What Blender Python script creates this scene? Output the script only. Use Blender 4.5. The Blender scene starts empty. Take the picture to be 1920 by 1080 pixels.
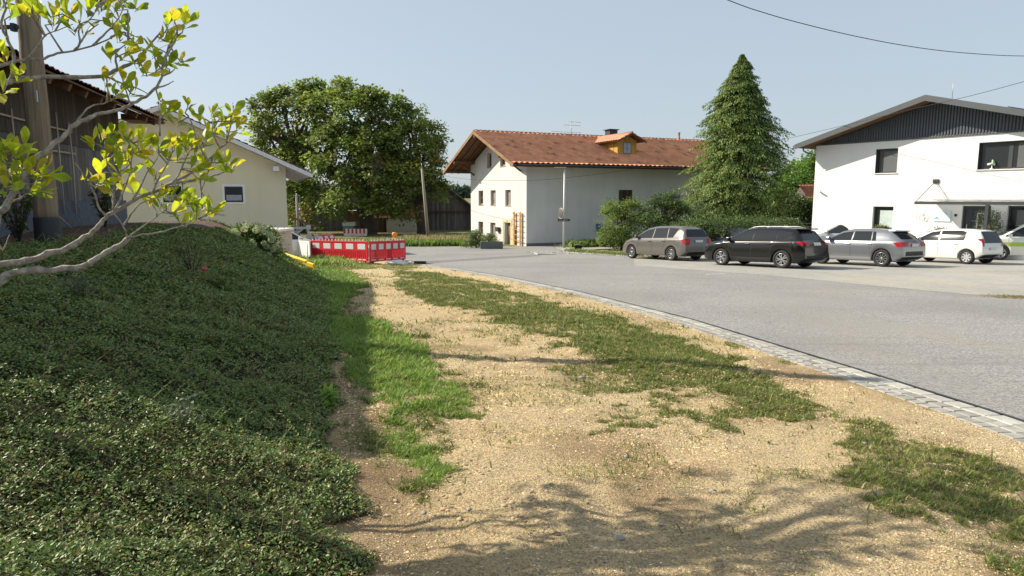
import bpy, bmesh, math, random
import numpy as np
from mathutils import Vector, Matrix
from mathutils.bvhtree import BVHTree
from math import sin, cos, pi, radians, atan, tan, sqrt

random.seed(7)
RNG = np.random.default_rng(11)
SC = bpy.context.scene
COL = SC.collection

# ---------------------------------------------------------------- camera
F_PX, EYE, PITCH = 1250.0, 1.6, math.atan(168/1250.0)
cam_data = bpy.data.cameras.new('camera')
cam_data.sensor_fit = 'HORIZONTAL'; cam_data.sensor_width = 36.0
cam_data.lens = 36.0*F_PX/1920.0
cam_data.clip_start = 0.05; cam_data.clip_end = 3000
cam = bpy.data.objects.new('camera', cam_data); COL.objects.link(cam)
cam.location = (0, 0, EYE); cam.rotation_euler = (pi/2 - PITCH, 0, 0)
SC.camera = cam

# ---------------------------------------------------------------- sky, sun, exposure
SUN_ELEV, SUN_AZ = radians(36), radians(14)      # azimuth measured from -x towards +y
to_sun = Vector((-cos(SUN_AZ)*cos(SUN_ELEV), sin(SUN_AZ)*cos(SUN_ELEV), sin(SUN_ELEV)))
world = bpy.data.worlds.new('World'); SC.world = world; world.use_nodes = True
wn = world.node_tree.nodes; wl = world.node_tree.links
bg = wn['Background']
sky = wn.new('ShaderNodeTexSky'); sky.sky_type = 'NISHITA'; sky.sun_disc = False
sky.sun_elevation = SUN_ELEV
sky.sun_rotation = math.atan2(to_sun.x, to_sun.y)
sky.altitude = 400; sky.air_density = 1.0; sky.dust_density = 2.6; sky.ozone_density = 1.6
# thin high haze: the clear sky is veiled by an even pale layer
veil = wn.new('ShaderNodeMix'); veil.data_type = 'RGBA'; veil.inputs['Factor'].default_value = .60
veil.inputs['B'].default_value = (5.15, 5.85, 6.4, 1)
wl.new(sky.outputs['Color'], veil.inputs['A']); wl.new(veil.outputs['Result'], bg.inputs['Color'])
bg.inputs['Strength'].default_value = 0.088
sd = bpy.data.lights.new('sun', 'SUN'); sd.energy = 5.0; sd.angle = radians(0.55); sd.color = (1.0, 0.90, 0.74)
sun = bpy.data.objects.new('sun', sd); COL.objects.link(sun)
sun.location = (-40, 10, 40)
sun.rotation_euler = to_sun.to_track_quat('Z', 'Y').to_euler()
SC.view_settings.view_transform = 'Standard'; SC.view_settings.look = 'None'
SC.view_settings.gamma = 1.0; SC.view_settings.use_curve_mapping = False
SC.view_settings.exposure = 0.56
SC.cycles.max_bounces = 8; SC.cycles.transparent_max_bounces = 6

# ---------------------------------------------------------------- measuring helpers (photo pixel -> place)
def ray(px, py):
    u = (px-960)/F_PX; v = -(py-540)/F_PX
    return Vector((u, cos(PITCH)+v*sin(PITCH), -sin(PITCH)+v*cos(PITCH)))
CP = Vector((0, 0, EYE)); SL = 0.0417
def G(px, py):
    d = ray(px, py); t = -EYE/(d.z+SL*d.y); return CP+d*t
def P(px, py, Y):
    d = ray(px, py); return CP+d*(Y/d.y)
def hit(px, py, pt, n):
    d = ray(px, py); n = Vector(n); t = (Vector(pt)-CP).dot(n)/d.dot(n); return CP+d*t

class Frame:
    """local frame of a building: u along, w across, z up"""
    def __init__(s, o, deg):
        s.o = Vector(o); a = radians(deg); s.a = a
        s.u = Vector((cos(a), sin(a), 0)); s.w = Vector((-sin(a), cos(a), 0))
    def loc(s, p):
        d = p-s.o; return Vector((d.dot(s.u), d.dot(s.w), d.z))
    def on_w(s, px, py, w=0.0):      # pixel on plane w = const
        return s.loc(hit(px, py, s.o+s.w*w, s.w))
    def on_u(s, px, py, u=0.0):
        return s.loc(hit(px, py, s.o+s.u*u, s.u))
    def world(s, u, w, z): return s.o+s.u*u+s.w*w+Vector((0, 0, z))

# ---------------------------------------------------------------- noise
def _hash(i, j, k):
    h = (i.astype(np.int64)*374761393 + j.astype(np.int64)*668265263 + k*974634777) & 0xffffffff
    h = ((h ^ (h >> 13))*1274126177) & 0xffffffff
    return ((h ^ (h >> 16)) & 0xffffff)/float(0xffffff)
def vn(x, y, s=1.0, k=0):
    x = np.asarray(x, float)*s+1000; y = np.asarray(y, float)*s+1000
    i = np.floor(x); j = np.floor(y); fx = x-i; fy = y-j
    fx = fx*fx*(3-2*fx); fy = fy*fy*(3-2*fy)
    a = _hash(i, j, k); b = _hash(i+1, j, k); c = _hash(i, j+1, k); d = _hash(i+1, j+1, k)
    return (a*(1-fx)+b*fx)*(1-fy)+(c*(1-fx)+d*fx)*fy
def sstep(a, b, x):
    t = np.clip((np.asarray(x, float)-a)/(b-a), 0, 1); return t*t*(3-2*t)

# ---------------------------------------------------------------- terrain function
def plane(y):
    y = np.asarray(y, float)
    return np.where(y < 50, -SL*y, np.where(y < 70, -SL*50-0.016*(y-50), -SL*50-0.32))
KY = np.array([-5, 0, 5.3, 7.38, 11.41, 16.13, 20.71, 25.5, 29.7, 32.5, 35, 37, 39, 60.])
KX = np.array([4.6, 4.55, 4.22, 3.87, 3.1, 1.72, 0.0, -2.2, -4.6, -7.2, -11, -17, -28, -60.])
def kerb_x(y): return np.interp(y, KY, KX)
def bank_x(y):
    return np.interp(y, [-3, 0, 2.86, 5.15, 8.73, 14.7, 20.9, 26, 32], [-.25, -.34, -.755, -1.40, -2.36, -4.1, -6.1, -8.6, -13])
def gz(x, y, rough=True):
    x = np.asarray(x, float); y = np.asarray(y, float)
    z = plane(y)
    d = bank_x(y)-x
    top = np.interp(y, [-5, 3, 8, 14, 20, 25, 29, 34], [.72, .80, .86, .92, .85, -.5, -1.15, -1.42])
    rise = np.maximum(top-z, 0)
    run = np.interp(y, [0, 8, 14, 20], [3.4, 3.6, 3.7, 3.4])
    z = z+rise*sstep(-.15, 1.0, d/run)*np.where(y < 34, 1, 0)
    if rough:
        verge = sstep(.5, 1.1, kerb_x(y)-.1-x)*sstep(60, 30, y)
        n = (vn(x, y, 1.1, 3)-.5)*.10+(vn(x, y, 3.2, 5)-.5)*.04+(vn(x, y, 7, 8)-.5)*.022+(vn(x, y, 15, 9)-.5)*.012
        lift = .05*sstep(1.0, 2.4, kerb_x(y)-.1-x)
        z = z+(n+lift)*verge
    return z
def gp(x, y): return float(gz(np.array([x]), np.array([y]))[0])
def pl(y): return float(plane(np.array([y]))[0])

# ---------------------------------------------------------------- object helpers
def link(o, parent=None):
    COL.objects.link(o)
    if parent is not None: o.parent = parent
    return o
def tag(o, label=None, cat=None, group=None, kind=None):
    if label: o['label'] = label
    if cat: o['category'] = cat
    if group: o['group'] = group
    if kind: o['kind'] = kind
    return o
def empty(name, loc, label, cat, group=None, rz=0.0, rx=0.0, ry=0.0):
    o = bpy.data.objects.new(name, None); o.empty_display_size = .3
    link(o); o.location = loc; o.rotation_euler = (rx, ry, rz)
    return tag(o, label, cat, group)
def frame_empty(name, fr, label, cat, group=None):
    return empty(name, fr.o, label, cat, group, rz=fr.a)
def copy_tree(o, parent=None):
    c = o.copy(); COL.objects.link(c)
    if parent is not None: c.parent = parent
    for ch in list(o.children): copy_tree(ch, c)
    return c

def np_mesh(name, V, Fs, mats, parent=None, smooth=False, col=None, attrs=None, mi=None):
    """V (n,3); Fs = list of (m,k) int arrays"""
    me = bpy.data.meshes.new(name)
    V = np.asarray(V, np.float32)
    me.vertices.add(len(V)); me.vertices.foreach_set('co', V.ravel())
    loops = np.concatenate([f.ravel() for f in Fs]).astype(np.int32)
    sizes = np.concatenate([np.full(len(f), f.shape[1]) for f in Fs]).astype(np.int32)
    starts = np.concatenate([[0], np.cumsum(sizes)[:-1]]).astype(np.int32)
    me.loops.add(len(loops)); me.loops.foreach_set('vertex_index', loops)
    me.polygons.add(len(sizes)); me.polygons.foreach_set('loop_start', starts); me.polygons.foreach_set('loop_total', sizes)
    if mi is not None: me.polygons.foreach_set('material_index', np.asarray(mi, np.int32))
    if smooth: me.polygons.foreach_set('use_smooth', np.ones(len(sizes), bool))
    me.update(calc_edges=True)
    if col is not None:
        a = me.attributes.new('tint', 'FLOAT_COLOR', 'POINT')
        c = np.ones((len(V), 4), np.float32); c[:, :3] = col; a.data.foreach_set('color', c.ravel())
    if attrs:
        for k, v in attrs.items():
            a = me.attributes.new(k, 'FLOAT', 'POINT'); a.data.foreach_set('value', np.asarray(v, np.float32))
    for m in (mats if isinstance(mats, (list, tuple)) else [mats]): me.materials.append(m)
    me.validate()
    o = bpy.data.objects.new(name, me)
    return link(o, parent)

class MB:
    """collects shapes, built as one mesh"""
    def __init__(s): s.v = []; s.f = []; s.m = []; s.sm = []
    def add(s, vs, fs, mi=0, smooth=False):
        n = len(s.v); s.v += [tuple(v) for v in vs]
        s.f += [tuple(i+n for i in f) for f in fs]; s.m += [mi]*len(fs); s.sm += [smooth]*len(fs)
        return s
    def box(s, x0, y0, z0, x1, y1, z1, mi=0, M=None):
        vs = [(x, y, z) for x in (x0, x1) for y in (y0, y1) for z in (z0, z1)]
        if M is not None: vs = [M @ Vector(v) for v in vs]
        return s.add(vs, [(0, 1, 3, 2), (4, 6, 7, 5), (0, 4, 5, 1), (2, 3, 7, 6), (0, 2, 6, 4), (1, 5, 7, 3)], mi)
    def bbox(s, x0, y0, z0, x1, y1, z1, b=.01, mi=0, M=None):
        """box with chamfered edges"""
        bm = bmesh.new(); bmesh.ops.create_cube(bm, size=1)
        for v in bm.verts:
            v.co = Vector(((x0+x1)/2+v.co.x*(x1-x0), (y0+y1)/2+v.co.y*(y1-y0), (z0+z1)/2+v.co.z*(z1-z0)))
        bmesh.ops.bevel(bm, geom=list(bm.edges), offset=b, segments=2, affect='EDGES', profile=.5)
        if M is not None: bmesh.ops.transform(bm, matrix=M, verts=list(bm.verts))
        s.bm(bm, mi); bm.free(); return s
    def bm(s, bm, mi=0, smooth=False):
        bm.verts.index_update()
        return s.add([v.co.copy() for v in bm.verts], [[v.index for v in f.verts] for f in bm.faces], mi, smooth)
    def tube(s, pts, r, n=8, mi=0, smooth=True, cap=True):
        pts = [Vector(p) for p in pts]
        rs = r if isinstance(r, (list, tuple)) else [r]*len(pts)
        T = []
        for i in range(len(pts)):
            a = pts[max(i-1, 0)]; b = pts[min(i+1, len(pts)-1)]
            t = (b-a); T.append(t.normalized() if t.length > 1e-9 else Vector((0, 0, 1)))
        ref = Vector((0, 0, 1)) if abs(T[0].z) < .9 else Vector((1, 0, 0))
        x = T[0].cross(ref).normalized(); vs = []
        for i, p in enumerate(pts):
            x = (x-T[i]*x.dot(T[i])).normalized(); y = T[i].cross(x)
            for k in range(n):
                a = 2*pi*k/n; vs.append(p+(x*cos(a)+y*sin(a))*rs[i])
        fs = []
        for i in range(len(pts)-1):
            for k in range(n):
                k2 = (k+1) % n; fs.append((i*n+k, i*n+k2, (i+1)*n+k2, (i+1)*n+k))
        s.add(vs, fs, mi, smooth)
        if cap:
            b = len(s.v)-len(vs)
            s.f.append(tuple(b+k for k in reversed(range(n)))); s.m.append(mi); s.sm.append(False)
            s.f.append(tuple(b+(len(pts)-1)*n+k for k in range(n))); s.m.append(mi); s.sm.append(False)
        return s
    def lathe(s, prof, n=24, M=None, mi=0, smooth=True):
        vs = []; fs = []
        for (r, z) in prof:
            for k in range(n):
                a = 2*pi*k/n; v = Vector((r*cos(a), r*sin(a), z)); vs.append(M @ v if M is not None else v)
        for i in range(len(prof)-1):
            for k in range(n):
                k2 = (k+1) % n; fs.append((i*n+k, i*n+k2, (i+1)*n+k2, (i+1)*n+k))
        return s.add(vs, fs, mi, smooth)
    def prism(s, poly, ext, mi=0):
        """poly list of 3D pts, extruded by vector ext"""
        n = len(poly); e = Vector(ext); a = [Vector(p) for p in poly]
        vs = a+[p+e for p in a]
        fs = [tuple(range(n)), tuple(reversed(range(n, 2*n)))]+[(i, i+n, (i+1) % n+n, (i+1) % n) for i in range(n)]
        return s.add(vs, fs, mi)
    def build(s, name, mats, parent=None):
        me = bpy.data.meshes.new(name); me.from_pydata([tuple(v) for v in s.v], [], s.f)
        for m in (mats if isinstance(mats, (list, tuple)) else [mats]): me.materials.append(m)
        me.polygons.foreach_set('material_index', s.m); me.polygons.foreach_set('use_smooth', s.sm)
        me.update()
        bm = bmesh.new(); bm.from_mesh(me); bmesh.ops.recalc_face_normals(bm, faces=bm.faces); bm.to_mesh(me); bm.free()
        return link(bpy.data.objects.new(name, me), parent)

# ---------------------------------------------------------------- materials
def srgb(r, g, b):
    f = lambda c: (c/255/12.92) if c/255 <= .04045 else ((c/255+.055)/1.055)**2.4
    return (f(r), f(g), f(b), 1)
def mat(name, col=(.5, .5, .5), rough=.7, metal=0., spec=.5, noise=None, bump=None, emit=None, coat=0., tint=False, transl=0.):
    """noise=(scale, amount[, detail]) multiplies the colour; bump=(scale, strength, dist)"""
    m = bpy.data.materials.new(name); m.use_nodes = True
    nt = m.node_tree; N = nt.nodes; L = nt.links; b = N['Principled BSDF']
    c = tuple(col[:3])+(1,)
    b.inputs['Base Color'].default_value = c; b.inputs['Roughness'].default_value = rough
    b.inputs['Metallic'].default_value = metal; b.inputs['Specular IOR Level'].default_value = spec
    b.inputs['Coat Weight'].default_value = coat*.7; b.inputs['Coat Roughness'].default_value = .06
    tc = N.new('ShaderNodeTexCoord'); src = None
    if tint:
        at = N.new('ShaderNodeAttribute'); at.attribute_name = 'tint'; src = at.outputs['Color']
    if noise:
        nz = N.new('ShaderNodeTexNoise'); nz.inputs['Scale'].default_value = noise[0]
        nz.inputs['Detail'].default_value = noise[2] if len(noise) > 2 else 5; nz.inputs['Roughness'].default_value = .65
        L.new(tc.outputs['Object'], nz.inputs['Vector'])
        mr = N.new('ShaderNodeMapRange'); mr.inputs[1].default_value = .3; mr.inputs[2].default_value = .7
        mr.inputs[3].default_value = 1-noise[1]; mr.inputs[4].default_value = 1+noise[1]*.6
        L.new(nz.outputs['Fac'], mr.inputs[0])
        mx = N.new('ShaderNodeMix'); mx.data_type = 'RGBA'; mx.blend_type = 'MULTIPLY'; mx.inputs['Factor'].default_value = 1
        if src: L.new(src, mx.inputs['A'])
        else: mx.inputs['A'].default_value = c
        L.new(mr.outputs[0], mx.inputs['B']); src = mx.outputs['Result']
    if src: L.new(src, b.inputs['Base Color'])
    if bump:
        nb = N.new('ShaderNodeTexNoise'); nb.inputs['Scale'].default_value = bump[0]; nb.inputs['Detail'].default_value = 6
        L.new(tc.outputs['Object'], nb.inputs['Vector'])
        bp = N.new('ShaderNodeBump'); bp.inputs['Strength'].default_value = bump[1]; bp.inputs['Distance'].default_value = bump[2]
        L.new(nb.outputs['Fac'], bp.inputs['Height']); L.new(bp.outputs['Normal'], b.inputs['Normal'])
    if transl > 0:
        tr = N.new('ShaderNodeBsdfTranslucent'); ms = N.new('ShaderNodeMixShader'); ms.inputs[0].default_value = transl
        if src:
            hs = N.new('ShaderNodeHueSaturation'); hs.inputs['Saturation'].default_value = 1.05; hs.inputs['Value'].default_value = 1.7
            hs.inputs['Hue'].default_value = .485
            L.new(src, hs.inputs['Color']); L.new(hs.outputs[0], tr.inputs['Color'])
        else: tr.inputs['Color'].default_value = c
        out = N['Material Output']
        L.new(b.outputs[0], ms.inputs[1]); L.new(tr.outputs[0], ms.inputs[2]); L.new(ms.outputs[0], out.inputs['Surface'])
    if emit:
        b.inputs['Emission Color'].default_value = tuple(emit[:3])+(1,); b.inputs['Emission Strength'].default_value = emit[3]
    return m
def wood(name, c1, c2, scale=(8, 8, .6), rough=.8, bump=.3, planks=None):
    """grain stretched along local z; planks = (axis, width) for board joints"""
    m = bpy.data.materials.new(name); m.use_nodes = True
    nt = m.node_tree; N = nt.nodes; L = nt.links; b = N['Principled BSDF']; b.inputs['Roughness'].default_value = rough
    b.inputs['Specular IOR Level'].default_value = .25
    tc = N.new('ShaderNodeTexCoord'); mp = N.new('ShaderNodeMapping'); mp.inputs['Scale'].default_value = scale
    L.new(tc.outputs['Object'], mp.inputs[0])
    nz = N.new('ShaderNodeTexNoise'); nz.inputs['Scale'].default_value = 2.5; nz.inputs['Detail'].default_value = 8; nz.inputs['Roughness'].default_value = .7
    L.new(mp.outputs[0], nz.inputs['Vector'])
    cr = N.new('ShaderNodeValToRGB'); cr.color_ramp.elements[0].position = .3; cr.color_ramp.elements[1].position = .7
    cr.color_ramp.elements[0].color = tuple(c1[:3])+(1,); cr.color_ramp.elements[1].color = tuple(c2[:3])+(1,)
    L.new(nz.outputs['Fac'], cr.inputs[0]); src = cr.outputs[0]
    if planks:
        sp = N.new('ShaderNodeSeparateXYZ'); L.new(tc.outputs['Object'], sp.inputs[0])
        dv = N.new('ShaderNodeMath'); dv.operation = 'DIVIDE'; dv.inputs[1].default_value = planks[1]; L.new(sp.outputs[planks[0]], dv.inputs[0])
        fl = N.new('ShaderNodeMath'); fl.operation = 'FLOOR'; L.new(dv.outputs[0], fl.inputs[0])
        wn_ = N.new('ShaderNodeTexWhiteNoise'); wn_.noise_dimensions = '1D'; L.new(fl.outputs[0], wn_.inputs['W'])
        mr = N.new('ShaderNodeMapRange'); mr.inputs[3].default_value = .62; mr.inputs[4].default_value = 1.3; L.new(wn_.outputs['Value'], mr.inputs[0])
        fr = N.new('ShaderNodeMath'); fr.operation = 'FRACT'; L.new(dv.outputs[0], fr.inputs[0])
        gt = N.new('ShaderNodeMath'); gt.operation = 'GREATER_THAN'; gt.inputs[1].default_value = .07; L.new(fr.outputs[0], gt.inputs[0])
        m1 = N.new('ShaderNodeMath'); m1.operation = 'MULTIPLY'; L.new(mr.outputs[0], m1.inputs[0])
        m2 = N.new('ShaderNodeMapRange'); m2.inputs[3].default_value = .2; m2.inputs[4].default_value = 1; L.new(gt.outputs[0], m2.inputs[0])
        L.new(m2.outputs[0], m1.inputs[1])
        mx = N.new('ShaderNodeMix'); mx.data_type = 'RGBA'; mx.blend_type = 'MULTIPLY'; mx.inputs['Factor'].default_value = 1
        L.new(src, mx.inputs['A']); L.new(m1.outputs[0], mx.inputs['B']); src = mx.outputs['Result']
    L.new(src, b.inputs['Base Color'])
    bp = N.new('ShaderNodeBump'); bp.inputs['Strength'].default_value = bump; bp.inputs['Distance'].default_value = .01
    L.new(nz.outputs['Fac'], bp.inputs['Height']); L.new(bp.outputs['Normal'], b.inputs['Normal'])
    return m

M = {}
def plaster(name, col, spots=.06, dirt=0.12):
    """render coat: fine bump, large soft stains streaking downwards"""
    m = bpy.data.materials.new(name); m.use_nodes = True
    nt = m.node_tree; N = nt.nodes; L = nt.links; b = N['Principled BSDF']; b.inputs['Roughness'].default_value = .9; b.inputs['Specular IOR Level'].default_value = .2
    tc = N.new('ShaderNodeTexCoord')
    mp = N.new('ShaderNodeMapping'); mp.inputs['Scale'].default_value = (1.1, 1.1, .22); L.new(tc.outputs['Object'], mp.inputs[0])
    n1 = N.new('ShaderNodeTexNoise'); n1.inputs['Scale'].default_value = 1.6; n1.inputs['Detail'].default_value = 7; L.new(mp.outputs[0], n1.inputs['Vector'])
    n2 = N.new('ShaderNodeTexNoise'); n2.inputs['Scale'].default_value = .45; n2.inputs['Detail'].default_value = 4; L.new(tc.outputs['Object'], n2.inputs['Vector'])
    n3 = N.new('ShaderNodeTexNoise'); n3.inputs['Scale'].default_value = 45; n3.inputs['Detail'].default_value = 4; L.new(tc.outputs['Object'], n3.inputs['Vector'])
    a = N.new('ShaderNodeMapRange'); a.inputs[1].default_value = .35; a.inputs[2].default_value = .75; a.inputs[3].default_value = 1; a.inputs[4].default_value = 1-dirt; L.new(n1.outputs['Fac'], a.inputs[0])
    c = N.new('ShaderNodeMapRange'); c.inputs[1].default_value = .3; c.inputs[2].default_value = .7; c.inputs[3].default_value = 1-spots; c.inputs[4].default_value = 1; L.new(n2.outputs['Fac'], c.inputs[0])
    mm = N.new('ShaderNodeMath'); mm.operation = 'MULTIPLY'; L.new(a.outputs[0], mm.inputs[0]); L.new(c.outputs[0], mm.inputs[1])
    mx = N.new('ShaderNodeMix'); mx.data_type = 'RGBA'; mx.blend_type = 'MULTIPLY'; mx.inputs['Factor'].default_value = 1
    mx.inputs['A'].default_value = tuple(col[:3])+(1,); L.new(mm.outputs[0], mx.inputs['B']); L.new(mx.outputs['Result'], b.inputs['Base Color'])
    bp = N.new('ShaderNodeBump'); bp.inputs['Strength'].default_value = .35; bp.inputs['Distance'].default_value = .01
    L.new(n3.outputs['Fac'], bp.inputs['Height']); L.new(bp.outputs['Normal'], b.inputs['Normal'])
    return m
M['white_render'] = plaster('white_render', (.76, .76, .74), .06, .06)
M['old_white'] = plaster('old_white_render', (.67, .67, .655), .12, .07)
M['cream'] = plaster('cream_render', (.75, .69, .51), .05, .05)
M['beige'] = plaster('beige_render', (.62, .56, .43), .05, .06)
M['plinth'] = plaster('grey_plinth', (.20, .205, .22), .12, .2)
M['grey_metal'] = mat('grey_metal', (.14, .155, .165), .45, .3, noise=(3, .1))
M['anthracite'] = mat('anthracite', (.035, .04, .045), .5, .0, noise=(4, .1))
M['siding'] = mat('siding_paint', (.075, .088, .105), .5, noise=(2, .15))
M['black'] = mat('black_plastic', (.012, .012, .013), .55)
M['rubber'] = mat('tyre_rubber', (.02, .02, .021), .85, noise=(30, .2))
M['white'] = mat('white_paint', (.78, .78, .77), .5, noise=(3, .05))
M['pale_wood'] = mat('white_painted_wood', (.66, .67, .68), .6, noise=(6, .1))
M['galv'] = mat('galvanised_steel', (.50, .51, .52), .42, .5, noise=(9, .15))
M['lamp_paint'] = mat('pale_pole_paint', (.62, .62, .60), .5, .1, noise=(6, .1))
M['glass'] = mat('window_glass', (.018, .022, .025), .05, 0, .35)
M['pane_pale'] = mat('reflecting_pane', (.30, .31, .32), .08, 0, .9, noise=(3, .3))
M['blind'] = mat('grey_blind', (.085, .092, .10), .6, noise=(5, .1))
M['curtain'] = mat('net_curtain', (.35, .38, .42), .9, noise=(20, .35))
M['pale_blind'] = mat('pale_green_blind', (.42, .50, .48), .7, noise=(8, .15))
M['frame_wood'] = wood('window_wood', (.30, .17, .08), (.44, .27, .14))
M['yellow_wood'] = wood('varnished_larch', (.42, .23, .05), (.60, .36, .09), planks=(0, .12))
M['yellow_wood2'] = wood('varnished_larch_side', (.42, .23, .05), (.60, .36, .09), planks=(1, .12))
M['door_wood'] = wood('pale_door_wood', (.52, .42, .26), (.66, .56, .38))
M['soffit'] = wood('brown_soffit', (.10, .052, .03), (.20, .11, .065), scale=(.6, 8, 8))
M['ladder_wood'] = wood('orange_ladder_wood', (.42, .23, .075), (.54, .32, .12))
M['barn_wood'] = wood('weathered_barn_boards', (.085, .08, .078), (.23, .215, .205), planks=(0, .2), scale=(9, 9, .5), bump=.6)
M['far_barn_wood'] = wood('dark_barn_boards', (.075, .068, .065), (.20, .19, .18), planks=(0, .28), scale=(5, 5, .3), bump=.5)
M['barn_upper'] = wood('brown_barn_boards', (.065, .054, .048), (.125, .10, .088), planks=(0, .2), scale=(9, 9, .5))
M['batten'] = wood('trellis_batten', (.42, .35, .26), (.55, .48, .38))
M['pole_wood'] = wood('utility_pole_wood', (.12, .09, .062), (.34, .265, .18), scale=(9, 9, .45), bump=1.0)
M['old_pole_wood'] = wood('grey_pole_wood', (.24, .21, .17), (.36, .32, .27))
M['bark'] = mat('tree_bark', (.085, .068, .055), .95, noise=(5, .35), bump=(9, .9, .05))
M['mag_bark'] = mat('magnolia_bark', (.34, .30, .255), .9, noise=(34, .6), bump=(70, 1.0, .006))
M['stone'] = mat('granite', (.40, .40, .38), .85, noise=(14, .25), bump=(30, .5, .01))
M['trough'] = mat('concrete_trough', (.13, .14, .14), .9, noise=(8, .25), bump=(20, .5, .01))
M['red_plastic'] = mat('red_plastic', (.60, .015, .03), .42, noise=(5, .15))
M['refl_white'] = mat('reflective_white', (.62, .64, .66), .35, noise=(60, .15))
M['white_plastic'] = mat('white_plastic', (.70, .69, .68), .5, noise=(5, .12))
M['amber'] = mat('amber_lens', (.72, .26, .01), .2, 0, .6)
M['yellow_plastic'] = mat('yellow_plastic', (.78, .52, .015), .45, noise=(6, .15))
M['chrome'] = mat('alloy', (.42, .43, .44), .3, .85)
M['red_lens'] = mat('red_lens', (.35, .008, .012), .15, 0, .6)
M['plate'] = mat('plate_white', (.62, .62, .6), .5)
M['cable'] = mat('cable_black', (.015, .016, .018), .6)
M['green_plastic'] = mat('green_plastic', (.06, .34, .28), .5, noise=(5, .1))
M['blue_sign'] = mat('blue_paint', (.09, .17, .30), .5)
M['brown_sign'] = mat('brown_paint', (.05, .035, .03), .6)
M['flowerw'] = mat('pale_flower', (.62, .64, .44), .8, tint=False, noise=(30, .2))
M['copper'] = mat('terracotta_pot', (.40, .20, .14), .8, noise=(10, .15))
M['leaf'] = mat('leaf', (.1, .2, .05), .55, spec=.35, tint=True, transl=.32)
M['leaf_matt'] = mat('leaf_matt', (.1, .2, .05), .6, spec=.3, tint=True, transl=.22)
M['leaf_cover'] = mat('leaf_glossy', (.1, .2, .05), .46, spec=.4, tint=True, transl=.2)
M['mag_leaf'] = mat('magnolia_leaf', (.1, .2, .05), .42, spec=.4, tint=True, transl=.55, noise=(26, .38))
M['grass_blade'] = mat('grass_blade', (.1, .2, .05), .55, spec=.3, tint=True, transl=.35)
def tilemat():
    m = bpy.data.materials.new('clay_roof_tiles'); m.use_nodes = True
    nt = m.node_tree; N = nt.nodes; L = nt.links; b = N['Principled BSDF']; b.inputs['Roughness'].default_value = .8; b.inputs['Specular IOR Level'].default_value = .25
    at = N.new('ShaderNodeAttribute'); at.attribute_name = 'tint'
    tc = N.new('ShaderNodeTexCoord')
    n1 = N.new('ShaderNodeTexNoise'); n1.inputs['Scale'].default_value = 1.2; n1.inputs['Detail'].default_value = 9; n1.inputs['Roughness'].default_value = .8; L.new(tc.outputs['Object'], n1.inputs['Vector'])
    mr = N.new('ShaderNodeMapRange'); mr.inputs[1].default_value = .56; mr.inputs[2].default_value = .74; L.new(n1.outputs['Fac'], mr.inputs[0])
    mx = N.new('ShaderNodeMix'); mx.data_type = 'RGBA'; L.new(mr.outputs[0], mx.inputs['Factor']); L.new(at.outputs['Color'], mx.inputs['A']); mx.inputs['B'].default_value = (.24, .13, .08, 1)
    L.new(mx.outputs['Result'], b.inputs['Base Color'])
    return m
M['tiles'] = tilemat()
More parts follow.
